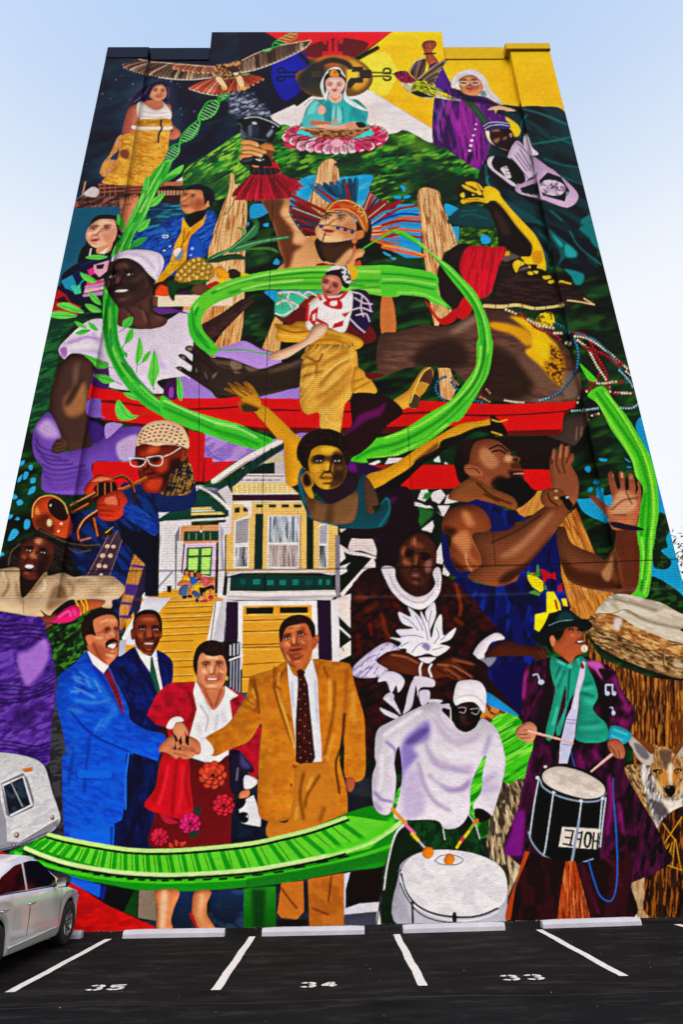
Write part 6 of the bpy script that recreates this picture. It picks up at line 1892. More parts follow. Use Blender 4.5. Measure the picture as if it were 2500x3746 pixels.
s 1a6ce0 660,1385 890,1395 885,1450 660,1445
k 0a2c84 w6 b1 665,1450 885,1455
e 06184a 1175,1280 9,7; 1197,1292 9,7; 1217,1305 9,7
T Z
p 0a1a44 1000,780 1090,230 1300,300 1260,760 1260,1010 900,1010
N 123080 40 120 5 .56 .12 0.40
N 060a18 40 120 5 .56 .12 0.40
k 2a70e0 w16 1055,235 1030,420 1030,690
k 0a0c14 w14 1070,240 1050,420 1045,690
s 1468dc v.1 590,830 700,860 930,820 920,1010 700,980 580,930
p 0a2c84 a.6 900,840 930,830 920,1000 905,1000
p 0a1c50 940,810 1000,780 980,1010 930,1010
T b1
p 1f66d8 455,370 640,410 650,470 630,490 450,395
p 0c2a80 640,415 680,420 660,510 635,490
T Q
p f4f4f4 715,405 780,430 850,490 895,500 885,550 850,590 760,510
p 7a2434 850,585 885,540 920,610 960,700 1010,860 1015,940 960,820 900,680
N 2a1020 14 12 20 .58 .1 0.30
s c87a58 v.3 710,270 740,130 860,85 950,120 970,240 975,330 960,440 910,500 880,520 780,450 720,390
F dc946c 7a3424 880,240 955,238 938,295 880,370 955,362 L9a4038 t2.0 m1a1210
s 8a4430 a.5 b14 c 740,330 860,380 880,470 780,440
s c87a58 v.3 695,290 735,275 755,320 740,360 710,340
s 2a1a16 v.1 665,190 720,100 820,55 920,65 965,120 970,160 930,115 860,110 770,150 770,220 785,280 740,270 700,290 720,360 690,340 670,260
s 1a100e 865,340 900,310 950,310 970,340 940,335 900,345 870,375
N 3a2820 20 8 10 .6 .1 0.25
@painted_person;painted smiling woman in red jacket and flowered skirt
T U
p b01430 -140,930 -120,880 -60,760 0,700 70,662 250,655 500,690 620,750 660,790 560,960 620,1200 760,1000 800,1040 790,1250 760,1450 700,1420 640,1240 540,1220 520,1300 -20,1260 40,1100 20,1030 -60,1010
N 6a0820 50 50 30 .56 .14 0.35
N d83048 50 40 30 .6 .12 0.30
p f0f0f4 240,740 260,650 330,760 400,890 480,800 500,690 610,770 540,810 560,960 530,1180 530,1280 400,1335 230,1280 210,1100 270,880
l b8b0c4 w12 b5 c 300,850 360,960 340,1060; 440,920 420,1060; 330,800 380,900; 480,900 500,1000; 280,1000 300,1080
s c88060 290,660 480,690 490,780 405,890 330,780
l 8a4430 w10 b4 c 330,720 400,860; 470,720 420,860
s d08a66 v.25 258,560 268,450 320,400 440,390 510,450 515,560 505,640 470,700 390,735 310,700 270,640
F dc9870 8a3c28 345,525 455,520 395,590 350,636 445,634 Lb0243c t1.0
s a85438 a.5 b14 c 270,600 310,690 360,720 300,700
s 261612 v.2 240,480 270,380 340,325 430,320 500,370 525,470 520,560 500,480 470,440 410,450 350,440 310,420 280,480 270,600 245,560
N 4a3020 14 30 20 .6 .1 0.35
e e8b848 255,635 12,20; 514,628 10,18
T Y
s 6c141a v.15 210,470 400,500 560,540 660,540 760,480 780,700 800,900 780,1210 140,1240 150,960 200,700
N 6a1c20 60 40 10 .56 .14 0.30
p 141c2c 780,850 1000,780 1110,1140 770,1210
N 2a3c58 60 60 10 .56 .14 0.30
s c41428 v.2 220,470 290,480 420,500 440,700 460,940 370,990 240,970 65,890 150,750 180,600
l 8a0c1c w18 b7 c 330,520 310,700 290,960; 420,560 400,700 440,900; 210,620 140,850
l e83a48 w18 b8 c 260,560 220,760 180,880; 380,560 370,760 340,940
s 6a1418 510,600 540,540 620,550 710,540 735,600 715,680 700,740 620,755 560,720 520,660
R d04a34 118 625,640
R c82a3c 92 715,885
R d0286c 90 440,1035
s b02440 v.2 190,950 300,1000 340,1030 240,1030
R c82848 74 190,1145
s c84838 265,1190 290,1200 300,1230 270,1230; 315,1170 340,1180 335,1220 315,1210; 355,1190 410,1185 370,1225
s 2f3a34 460,900 530,910 510,970 480,940; 430,1110 520,1090 460,1160
s 241c34 v.3 760,450 830,430 900,500 960,580 940,620 870,600 860,740 820,795 770,760 760,600
s 5a4c84 b8 a.8 c 850,450 900,520 940,580 860,570
l c0bcd0 w8 b3 830,580 820,680
s e8e8f4 v.15 890,640 980,670 985,710 930,750 880,740
s d08060 v.3 840,800 860,770 920,755 920,810 850,830
p e8e8f0 830,870 960,800 1020,980 1015,1060 950,1050 860,1030
s 14181f v.2 805,880 850,830 895,840 880,890 830,920; 830,970 860,940 910,950 915,1010 870,1030
e c8ccd4 b2 907,976 8,9
@painted_person;painted man in tan suit and dotted brown tie reaching out his hand
T U
s c87c24 v.2 700,640 740,600 900,550 1000,490 1230,470 1380,490 1520,515 1560,660 1600,800 1640,940 1650,1100 1640,1440 1490,1440 1480,1180 1460,1080 1440,1300 1500,1568 1500,1760 1450,1780 1300,1700 1100,1760 960,1800 830,1790 770,1700 780,1300 800,1000 700,1140 560,1200 400,1265 330,1130 500,1020 600,900 680,760
N a8601c 60 60 10 .57 .14 0.30
N e0a03c 60 50 10 .6 .12 0.30
l 6a3a0c w12 b4 c 740,640 770,800 780,920; 900,700 960,900 1060,1180; 1400,650 1390,900 1320,1250; 900,690 1010,540; 690,780 640,840 740,890; 1500,560 1490,800 1470,1070; 560,1000 640,1000 720,980; 620,1040 700,1090; 450,1160 560,1100; 1300,1330 1310,1560
l 3a1e08 w14 b3 c 1480,920 1460,1160 1410,1330 1440,1568; 1085,1350 1080,1568
l f0c060 w12 b5 c 920,720 1000,960 1070,1200; 1360,640 1360,900; 700,800 740,860; 1330,1300 1400,1080; 1550,740 1560,1000
p e4e4f0 1010,490 1060,600 1100,620 1160,560 1215,460 1260,640 1270,900 1290,1160 1295,1310 1220,1315 1080,1300 1075,1100 1050,900 1020,640
l b0b0c8 w10 b4 c 1050,660 1060,860; 1240,640 1260,1000
p 3c1410 1090,570 1120,550 1160,575 1150,600 1180,680 1200,900 1240,1280 1190,1370 1080,1310 1080,1000 1100,660
N 6a3020 18 18 45 .55 .1 0.40
e d8a890 1120,640 4,4; 1150,680 4,4; 1115,720 4,4; 1150,760 4,4; 1110,800 4,4; 1160,840 4,4; 1120,880 4,4; 1160,930 4,4; 1115,970 4,4; 1155,1020 4,4; 1190,1060 4,4; 1110,1080 4,4; 1150,1120 4,4; 1195,1160 4,4; 1115,1190 4,4; 1160,1230 4,4; 1205,1250 4,4; 1120,1280 4,4; 1170,1310 4,4
s b86840 v.3 948,340 955,230 1020,160 1120,150 1200,180 1235,290 1220,400 1190,470 1130,550 1070,540 1000,470 965,400
F c8805a 6a2c1c 1012,300 1125,270 1070,345 1030,405 1125,390 L8a3c34
s 7a3824 a.5 b14 c 1030,420 1120,420 1100,500 1040,490
s b86840 v.3 1215,300 1245,268 1270,300 1250,370 1215,390
s b06440 945,350 965,345 970,400 955,390
s 2c1a14 v.1 945,300 950,210 1000,140 1090,108 1180,125 1235,190 1240,280 1215,290 1190,220 1160,180 1080,190 1000,220 965,330
N 4a2c20 30 10 -20 .6 .1 0.30
s f0ecf4 v.15 300,1130 340,1120 400,1190 400,1250 310,1250
s c47c5c v.35 -30,1180 60,1100 160,1110 210,1100 290,1150 300,1240 250,1260 230,1280 160,1290 130,1270 100,1290 60,1260 0,1230 -40,1230
l 7a3c28 w6 b2 c 60,1200 180,1220; 80,1240 200,1270; 140,1180 250,1230; 220,1190 280,1250
s 1c1412 v.3 -20,1040 40,1060 80,1100 100,1200 80,1210 110,1140 140,1200 120,1215 160,1140 200,1090 205,1170 190,1175 150,1110 120,1090
s d89070 v.3 70,1020 110,980 160,1000 200,1070 190,1100 170,1060 175,1140 150,1150 140,1100 120,1140 100,1100 80,1080
s f0ecf4 20,1030 60,960 130,945 160,980 100,990 70,1040
s a85c3c v.3 1495,1450 1560,1450 1560,1520 1530,1560 1500,1540
T Y
s c8802c v.1 1320,560 1500,540 1568,540 1620,1100 1110,1160 1090,1000 1210,1030 1260,970 1290,740
l 6a3c10 w16 b6 c 1370,620 1340,800 1370,1000; 1500,640 1400,800 1380,900; 1540,900 1500,1020
l f0b85c w14 b6 c 1440,660 1400,760; 1320,900 1300,1000
e 7a4818 1288,563 8,16; 1268,720 8,12
T b2
p c0742c 400,400 540,385 545,580 500,630 400,620 375,590
p c0742c 570,375 800,335 800,680 580,680
N 8a4c18 60 60 30 .57 .12 0.35
l 6a3410 w10 b4 400,430 450,500 500,560; 600,560 700,600; 720,360 700,520
p 20100f 370,640 560,630 560,680 370,680
p d8d4e4 800,340 840,330 810,440 810,560 900,530 1025,520 1005,675 800,620
p 1c0a0a 845,330 1070,290 1020,520 900,525 820,555 815,440
p 4a4c5c 800,600 1010,580 1005,678 800,678
@painted_train;painted front of a white commuter train
T Z
s d4d4d8 v.12 -300,250 0,228 230,265 330,310 380,380 430,560 490,740 480,810 400,890 160,990 0,1030 -300,1060
N b8b8c0 60 20 -20 .58 .14 .6
p 8a8a94 -300,980 0,960 160,960 480,770 490,810 400,890 160,995 0,1035 -300,1060
k 3a3c44 w8 160,985 400,880; -50,1035 160,990
p 9898a4 -300,400 0,420 0,600 50,780 60,980 -300,1000
p 787884 8,480 190,395 230,450 280,620 270,680 90,760 50,740
p dcdce0 15,490 195,418 270,660 85,755
p 1c2430 28,505 185,430 250,655 75,740
N 3a4c60 50 50 20 .56 .12 .7
k a0a8b0 w8 b2 85,465 185,670
p c87818 175,365 268,345 268,380 210,392
e d8d0d0 430,762 24,30; 137,905 30,32
e 7a6c64 430,762 16,22; 137,905 22,24
e e0d8d0 b2 425,755 6,10; 132,900 8,10
e 3a3c44 455,822 12,12; 112,988 16,14
e c8ccd4 455,822 6,6; 112,988 8,8
@painted_footbridge;painted green slatted footbridge curving across the wall
T b1
s 1c8a1c v.1 60,205 130,170 310,90 420,110 640,150 860,185 1150,185 1568,150 1900,80 2250,-60 2500,-110 2570,-60 2540,60 2470,275 2194,325 1794,400 1394,440 1150,452 900,445 700,410 500,370 300,290 130,240
T b1
p 68d038 180,160 320,100 860,190 1150,195 1568,160 1900,90 2230,-30 2540,20 2360,180 2100,240 1568,320 1150,345 860,330 640,300 400,230
T b1
k 1f9a20 w26 240,130 190,170; 300,130 220,195; 350,140 280,210; 400,155 330,225; 450,165 390,240; 500,180 450,255; 560,190 520,270; 615,200 585,285; 670,205 650,300; 735,215 725,310; 800,215 800,315; 870,220 875,325; 940,220 950,330; 1010,225 1025,330; 1085,222 1105,330; 1165,215 1190,328; 1245,212 1275,322; 1330,205 1370,318; 1420,200 1465,308; 1510,190 1560,300
T b2
k 1f9a20 w30 20,195 60,310; 110,185 160,300; 215,170 280,290; 330,150 420,270; 430,120 540,245; 530,90 680,215; 650,50 790,180; 790,20 940,130
k 0e5a14 w5 60,195 90,305; 155,180 200,295; 265,165 325,280; 370,140 455,255; 470,110 590,225; 590,65 740,195; 710,30 860,155
T b1
k 0e5a14 w5 210,140 160,185; 270,130 205,190; 330,140 255,210; 430,160 365,240; 530,185 490,270; 640,205 620,295; 710,210 700,305; 770,215 768,315; 840,218 845,320; 910,220 920,325; 980,225 995,330; 1060,222 1080,330; 1135,220 1160,330; 1215,215 1245,325; 1300,210 1335,318
l b8f088 w26 310,92 420,118 640,160 860,190 1150,190 1568,152 1800,105 2000,55 2200,-15
l 101410 w16 300,108 420,140 640,182 860,210 1150,210 1568,172 1800,125 2000,75 2220,-2
l c4f498 w30 165,180 300,235 450,280 640,315 860,340 1150,348 1568,320 1800,285 2050,235 2250,180 2380,130 2480,70 2560,10
l 101410 w16 150,195 290,252 440,298 640,335 860,360 1150,366 1568,340 1800,305 2050,255 2200,215
l 4cc028 w22 100,205 280,280 440,325 640,362 860,385 1150,392 1568,368 1800,335 2050,290 2250,240 2500,160
k 0c200c w12 145,215 180,220; 220,240 250,245; 295,262 325,268; 372,288 405,294; 450,310 480,314; 525,326 558,330; 600,344 632,348; 670,354 702,356; 745,362 778,364; 815,372 848,374; 885,378 920,380; 960,380 995,382; 1035,384 1072,384; 1115,382 1155,380; 1205,380 1240,378; 1300,378 1345,374; 1400,374 1445,370; 1500,366 1540,362
T b2
k 0c200c w12 10,376 50,372; 110,366 160,362; 220,350 278,346; 355,332 410,326; 485,302 548,296; 625,270 695,260; 765,238 828,228
l 1f7a20 w60 b4 200,400 500,350 800,290 1060,230
l 5cd02c w40 b10 700,200 900,140 1050,60 1110,0
p 2a8a20/0f5a14 162,435 365,420 365,690 158,690
p 0f3a14 a.8 b10 210,440 300,440 290,690 220,690
@painted_legs;painted bare legs and red shoe below the bridge
T b1
s d08458 v.4 990,450 1140,450 1110,560 1090,640 1100,700 1005,700 1000,560
s f8d0b0 b12 a.8 c 1030,460 1070,470 1050,680 1020,680
s d08458 v.4 1245,452 1345,452 1320,530 1320,600 1350,650 1370,695 1280,698 1230,610 1225,540
s f8d0b0 b12 a.8 c 1280,460 1300,500 1280,600 1310,680 1270,600
s a01c24 1208,600 1230,600 1262,690 1255,698
@painted_person;painted drummer in white sweatshirt and white cap hunched over a drum
T V
s 10301a v.15 530,1420 600,1270 660,1220 900,1230 960,1300 1150,1180 1210,1260 1300,1540 1320,1800 500,1800
N 1f5a2a 40 60 30 .58 .12 .6
l 7aa860 w8 b3 560,1400 600,1350; 550,1440 620,1400; 540,1480 640,1450; 540,1520 640,1490
l e8e8e8 w14 640,1240 570,1320 530,1420 500,1568 470,1700
l e8e8e8 w8 1155,1180 1210,1270 1245,1380; 945,1300 960,1390
T b2
s 0f2a18 v.1 1040,540 1070,300 1120,120 1180,80 1300,200 1200,250 1150,400 1150,680 1030,680
l d8dcd8 w10 1200,20 1130,90 1080,270 1055,440
p d8d8d4 1010,675 1025,570 1038,675
T V
s e4dcec v.25 830,270 940,280 1000,280 1010,330 1100,500 1200,480 1260,400 1340,440 1400,520 1450,690 1455,790 1420,960 1360,1160 1340,1190 1190,1130 1260,990 1270,850 1300,720 1280,710 1220,820 1170,960 1160,1160 1080,1280 960,1300 880,1230 560,1220 570,1100 600,960 610,830 590,650 570,640 545,760 560,900 540,1080 500,1180 420,1170 370,1080 365,880 395,770 385,690 405,500 520,420
s 8878c0 b18 a.9 c 600,620 740,460 830,420 830,560 700,640 740,700 640,840 610,1000
s 6a5c9c b10 a.9 c 640,590 740,500 830,470 790,540 680,610
s c8b8e0 b24 a.9 c 620,900 720,800 800,1050 760,1200 620,1200
s b0a0d0 b12 a.9 c 820,700 940,790 1200,830 1120,850 900,800; 920,960 1050,970 1180,880 1140,970 1020,1010
l a890b8 w22 b9 c 740,760 800,960 880,1080 1000,1150; 830,860 950,960 1100,980 1160,930; 800,600 860,720 1000,790 1180,800; 880,400 960,540 1080,600 1240,540
l 7a6aa8 w16 b7 c 480,590 550,650 560,700; 380,1000 440,1060 530,1080; 380,1090 440,1150; 1280,700 1330,540; 1260,940 1400,830; 1260,990 1400,960; 545,760 580,680
l fbf8ff w24 b10 c 460,540 600,440 760,340; 440,700 440,860 420,980; 860,640 1000,700 1180,690; 1380,560 1420,700 1400,850; 860,880 960,1090
l c0b0cc w10 b4 c 900,360 980,480 1100,540 1220,490
s 1c1214 v.2 1000,250 1050,260 1080,300 1260,320 1250,380 1190,480 1130,510 1060,480 1020,420 940,340 950,310 1000,320
s 4a2c24 b8 a.8 c 1080,370 1130,370 1130,440 1090,430
s 3a1c1c b3 1095,430 1150,420 1180,440 1130,460
l b0a4b0 w6 1070,310 1130,310 1120,350 1080,345; 1170,320 1240,320 1220,365 1180,350
s f0e8f4 v.2 1030,230 1060,110 1120,85 1210,85 1270,120 1300,200 1290,330 1270,350 1230,290 1180,260 1100,270 1050,290
l b0a8b8 w8 b3 c 1040,240 1120,210 1220,220 1290,290
k f4ecf0 w8 1005,310 1010,430
s 1c1416 v.3 1205,1140 1270,1140 1340,1200 1260,1250 1210,1220
k d89a24 w30 530,1140 640,1260
k e8709c w26 640,1270 710,1340
k e8b824 w26 690,1340 740,1395
k c0b8c0 w16 745,1400 800,1460
k e86a24 w26 1225,1230 1200,1260
k 8aa040 w24 1195,1265 1165,1310
k e8c824 w24 1155,1325 1120,1370
k d83a5c w24 1110,1375 1090,1410
k e8c824 w22 1085,1410 1055,1460
k 14141c w18 1050,1470 1015,1520
T b2
s b4b4c2 v.2 1150,340 1180,260 1280,205 1400,190 1568,200 1700,240 1830,360 1830,600 1760,660 1150,670
p a8a8b4 a.7 1150,430 1200,540 1230,670 1150,670
s f0eef4 v.08 1165,330 1220,240 1330,195 1450,188 1600,205 1750,260 1830,350 1830,500 1730,585 1550,612 1380,590 1260,530 1185,430
N d8d4e0 90 60 20 .56 .14 .6
l 14202c w12 1165,340 1190,440 1260,535 1380,595 1550,618 1680,602 1780,560
l e8f0f4 w10 1158,360 1190,460 1250,545 1380,612 1550,640 1700,618 1780,580
l 14202c w8 1158,400 1200,490 1280,590 1400,640 1560,655
k 1c2c3c w14 1235,520 1240,670
s 1a1c28 1492,640 1495,590 1515,590 1518,650
l 3a4458 w5 1380,255 1420,225 1500,222 1560,250 1520,280 1420,280 1380,255
s d8841c v.4 1300,200 1320,170 1360,175 1373,210 1340,245 1305,230
s d8841c v.4 1438,250 1455,215 1490,215 1507,250 1480,285 1445,275
s 3a6a9c 1145,315 1165,310 1165,325 1145,325
@painted_person;painted man in bright blue suit with moustache shaking hands
T f1
l 8a4028 w7 b3 a.8 240,240 255,270 300,265; 250,345 290,370 325,360; 180,230 230,215 300,228
l f4c8a0 w10 b5 a.8 210,150 260,130; 175,260 220,260; 265,220 300,230; 250,380 300,388
l 5a2014 w6 b2 a.8 225,205 265,195 285,205; 300,200 320,188 335,195; 236,220 275,220; 160,300 200,390 250,440
s f0ecec 262,318 290,304 320,308 300,336
l 0a3aa0 w14 b6 a.7 20,470 90,560 60,680; 160,470 240,600 300,690; 60,620 150,640 200,620
l 8ab4f0 w10 b5 a.7 60,500 120,540; 30,560 100,590; 20,610 90,640; 170,560 210,640
@painted_person;painted man in navy suit and green tie behind the handshake
T f1
l 2a0f0a w7 b2 a.85 475,190 500,180 530,192; 575,190 600,180 630,192; 530,215 520,260 560,275 590,255; 500,290 520,345 570,355 600,300
l b8704c w9 b4 a.8 500,130 560,120 600,130; 545,200 550,250; 480,240 510,255; 600,240 620,240; 530,370 570,372
l 060c28 w14 b6 a.8 340,470 420,540 400,650; 450,380 500,480 600,660; 620,420 700,460 700,560
@painted_person;painted smiling woman in red jacket and flowered skirt
T f2
l 7a3420 w5 b2 a.8 95,340 125,325 150,335; 190,335 215,325 240,335; 130,410 125,440 140,460; 205,400 215,430 200,455; 90,470 130,500 200,495
l f8d0a8 w10 b5 a.8 150,360 160,390; 110,380 130,400; 215,385 235,395; 140,480 190,485; 130,300 200,305
k c02038 w9 132,436 168,445 205,434
k f4ece8 w6 140,437 168,440 196,436
l 4a0818 w14 b6 a.7 20,520 50,620 30,700; 300,560 340,600
@painted_person;painted man in tan suit and dotted brown tie reaching out his hand
T f2
l 5a2416 w6 b2 a.85 612,168 640,158 660,165; 705,150 735,145 765,158; 665,200 670,225 700,230 715,215; 655,255 690,252 735,248; 640,270 690,310 740,290; 650,120 700,110 750,118
l e8b088 w9 b4 a.8 680,180 685,210; 640,210 655,230; 730,200 750,215; 690,330 720,325; 680,110 720,105; 640,290 655,320
l 4a2410 w6 b2 a.8 810,180 825,200 808,230; 600,240 640,330 690,360
l 7a4410 w12 b5 a.7 410,440 450,560 440,640; 560,500 620,600 660,700; 380,560 430,600; 560,360 560,470 600,500; 870,360 896,420
l f0bc5c w10 b5 a.7 590,400 580,470; 580,520 640,650; 420,500 440,560
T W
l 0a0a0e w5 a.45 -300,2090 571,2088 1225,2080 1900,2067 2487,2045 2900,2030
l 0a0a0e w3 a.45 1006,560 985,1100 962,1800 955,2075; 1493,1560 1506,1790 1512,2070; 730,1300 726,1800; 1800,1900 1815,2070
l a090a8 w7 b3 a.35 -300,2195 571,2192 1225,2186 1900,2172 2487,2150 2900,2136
'''  # horizontal dark stroke in tile W: shadow line of the wall joint, painted in
# ---------------------------------------------------------------- materials of the wall
def paint_mat(name, brick):
    b = NB(name); at = b.n('ShaderNodeVertexColor', layer_name='paint'); tc = b.n('ShaderNodeTexCoord').outputs['Object']
    sx = b.n('ShaderNodeSeparateXYZ'); b.l(tc, sx.inputs[0]); cb = b.n('ShaderNodeCombineXYZ'); b.l(sx.outputs[0], cb.inputs[0]); b.l(sx.outputs[2], cb.inputs[1])
    v = cb.outputs[0]
    wear = b.noise(1.1, v, 6, .7); fine = b.noise(38, v, 3, .6)
    tone = b.ramp(wear.outputs[0], [(.3, (.86, .86, .87)), (.7, (1, 1, 1))])
    mx = b.n('ShaderNodeMix', data_type='RGBA', blend_type='MULTIPLY'); mx.inputs[0].default_value = 1
    b.l(at.outputs[0], mx.inputs[6]); b.l(tone.outputs[0], mx.inputs[7]); last = mx.outputs[2]
    grain = b.ramp(b.noise(9, v, 6, .8).outputs[0], [(.35, (.8, .8, .82)), (.62, (1.06, 1.06, 1.06))])
    m2 = b.n('ShaderNodeMix', data_type='RGBA', blend_type='MULTIPLY'); m2.inputs[0].default_value = .55
    b.l(last, m2.inputs[6]); b.l(grain.outputs[0], m2.inputs[7]); last = m2.outputs[2]
    if brick:
        bt = b.n('ShaderNodeTexBrick'); b.l(v, bt.inputs['Vector'])
        for k, q in (('Scale', 1), ('Mortar Size', .006), ('Mortar Smooth', .25), ('Brick Width', .21), ('Row Height', .07), ('Bias', 0)): bt.inputs[k].default_value = q
        gap = b.ramp(b.noise(5.5, v, 5, .75).outputs[0], [(.42, (0, 0, 0)), (.62, (1, 1, 1))])
        k = b.math('MULTIPLY', bt.outputs['Fac'], b.math('MULTIPLY', gap.outputs[0], .75))
        m3 = b.n('ShaderNodeMix', data_type='RGBA', blend_type='MIX'); b.l(k, m3.inputs[0]); b.l(last, m3.inputs[6])
        dk = b.n('ShaderNodeMix', data_type='RGBA', blend_type='MULTIPLY'); dk.inputs[0].default_value = 1; b.l(last, dk.inputs[6]); dk.inputs[7].default_value = (.2, .19, .2, 1)
        b.l(dk.outputs[2], m3.inputs[7]); last = m3.outputs[2]
        h = b.math('ADD', b.math('MULTIPLY', bt.outputs['Fac'], -1.0), b.math('MULTIPLY', fine.outputs[0], .5)); b.bump(h, .006)
    else:
        h = b.math('ADD', b.math('MULTIPLY', b.noise(7, v, 5, .65).outputs[0], 1.6), b.math('MULTIPLY', fine.outputs[0], .55)); b.bump(h, .013)
    b.l(last, b.p.inputs['Base Color']); b.p.inputs['Roughness'].default_value = .8
    b.p.inputs['Specular IOR Level'].default_value = .04
    return b.m
M['paint_brick'] = paint_mat('mural_paint_on_brick', True); M['paint_stucco'] = paint_mat('mural_paint_on_stucco', False)
M['core'] = simple('building_core', (.22, .2, .19), .8)
M['navy'] = simple('navy_coping_paint', (.005, .010, .030), .8, var=.2, spec=.04); M['yellow'] = simple('yellow_coping_paint', (.5, .32, .004), .8, var=.08, spec=.04)
# ---------------------------------------------------------------- paint the mural
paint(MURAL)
# crisp, contrasty brushwork: local contrast and a gentle tone curve over the mixed paints
bl = np.stack([boxblur(canvas[..., c], 9) for c in range(3)], -1)
canvas = canvas+.2*(canvas-bl); bl = np.stack([boxblur(canvas[..., c], 2) for c in range(3)], -1); canvas = canvas+.1*(canvas-bl)
g = canvas.mean(2, keepdims=True); canvas = g+(canvas-g)*1.08; canvas = np.clip(canvas, 0, 1)
canvas = canvas*.72+.28*(canvas*canvas*(3-2*canvas))-.012
comp = components(idbuf, 220)
lin = np.where(canvas <= .04045, canvas/12.92, ((np.clip(canvas, 0, 1)+.055)/1.055)**2.4)*PAINT_GAIN
lin = np.clip(lin, .0025, PAINT_GAIN).astype(np.float32)

XL, XR, XLI, XRI, XTL, XTR = -8.10, 8.53, -6.56, 7.04, -4.35, 4.62    # outer edges, pilaster inner edges, tall middle part
ZL, ZS, ZT, REC = 6.78, 27.95, 29.71, .28                              # ledge, shoulder, top, recess of the main wall

building = empty('mural_building', (0, 0, 0))
tag(building, 'tall windowless building with its whole wall painted as a colourful mural of people', 'building')

def span(a, b, d): n = max(1, int(round((b-a)/d))); return list(np.linspace(a, b, n+1))
def columns(d, flat):
    if flat: return [(x, 0.) for x in span(XL, XR, d)]
    c = [(x, 0.) for x in span(XL, XLI, d)]+[(XLI, .09), (XLI, .18)]
    c += [(x, REC) for x in span(XLI, XTL, d)]+[(x, REC) for x in span(XTL, XTR, d)][1:]+[(x, REC) for x in span(XTR, XRI, d)][1:]
    return c+[(XRI, .18), (XRI, .09)]+[(x, 0.) for x in span(XRI, XR, d)]
def rows(z0, z1, px):
    # rows a fixed number of photo pixels apart
    z = [z0]
    while z[-1] < z1:
        P = lambda q: FPX*((Vector((0, 0, q))-CLOC).dot(CU))/((Vector((0, 0, q))-CLOC).dot(_fw))
        g = P(z[-1]+.05)-P(z[-1]); z.append(z[-1]+.05*px/g)
    z = np.array(z); return list(z0+(z-z0)*(z1-z0)/(z[-1]-z0))
BANDS = [(columns(.0148, True), rows(-.04, ZL, 2.8)), (columns(.0175, False), rows(ZL, 14.5, 2.8)),
         (columns(.0225, False), rows(14.5, ZS, 2.8)), (columns(.0235, False), rows(ZS, ZT, 2.8))]
pieces = {}
SPLIT = [i for i, (n_, l_) in enumerate(part_keys) if n_ not in ('painted_person', 'painted_goddess', 'painted_family') or 'acrobat' in l_]
for bi, (cs, zs) in enumerate(BANDS):
    if bi == 3: cs = [c for c in cs if XTL-1e-6 <= c[0] <= XTR+1e-6]
    nc, nr = len(cs), len(zs)
    X = np.tile([c[0] for c in cs], nr); Y = np.tile([c[1] for c in cs], nr); Z = np.repeat(zs, nc)
    V = np.stack([X, Y, Z], 1); q = V-np.array(CLOC)
    d = q@np.array(_fw); px = PW/2+FPX*(q@np.array(CR))/d; py = PH/2-FPX*(q@np.array(CU))/d
    u = np.clip((px-CX0)*CS-.5, 0, CW-1.01); w = np.clip((py-CY0)*CS-.5, 0, CH-1.01)
    iu, iw = u.astype(int), w.astype(int); fu, fwt = (u-iu)[:, None], (w-iw)[:, None]
    C = (lin[iw, iu]*(1-fu)+lin[iw, iu+1]*fu)*(1-fwt)+(lin[iw+1, iu]*(1-fu)+lin[iw+1, iu+1]*fu)*fwt
    ID = idbuf[np.round(w).astype(int), np.round(u).astype(int)]
    a = (np.arange(nr-1)[:, None]*nc+np.arange(nc-1)[None, :]).ravel()
    F = np.stack([a, a+1, a+1+nc, a+nc], 1); fid = ID[a].astype(np.int64)
    CP = comp[np.round(w).astype(int), np.round(u).astype(int)][a]
    sp = np.isin(fid, SPLIT); fid = fid*10000000+np.where(sp, CP+1, 0)
    for k in np.unique(fid): pieces.setdefault(int(k), []).append((V, C, F[fid == k], 0 if bi else 1))
for k in sorted(pieces):
    vs_, cs_, fs_, ms_, off = [], [], [], [], 0
    for V, C, F, mi in pieces[k]:
        uq, inv = np.unique(F, return_inverse=True); inv = inv.reshape(F.shape)
        vs_.append(V[uq]); cs_.append(C[uq]); fs_.append(inv+off); ms_.append(np.full(len(F), mi)); off += len(uq)
    V, C, F, mi = np.concatenate(vs_), np.concatenate(cs_), np.concatenate(fs_), np.concatenate(ms_)
    nm, lb = part_keys[k//10000000]
    if len(F) < 12: continue
    me = bpy.data.meshes.new(nm); me.vertices.add(len(V)); me.vertices.foreach_set('co', V.astype(np.float32).ravel())
    me.loops.add(F.size); me.loops.foreach_set('vertex_index', F.astype(np.int32).ravel())
    me.polygons.add(len(F)); me.polygons.foreach_set('loop_start', (np.arange(len(F))*4).astype(np.int32))
    me.polygons.foreach_set('loop_total', np.full(len(F), 4, np.int32))
    me.materials.append(M['paint_brick']); me.materials.append(M['paint_stucco']); me.polygons.foreach_set('material_index', mi.astype(np.int32))
    at = me.color_attributes.new('paint', 'FLOAT_COLOR', 'POINT')
    at.data.foreach_set('color', np.concatenate([C, np.ones((len(C), 1), np.float32)], 1).astype(np.float32).ravel())
    me.update(); o = obj(nm, me, [], building)
    if k % 10000000 == 0 or 'acrobat' in lb: o['label'] = lb
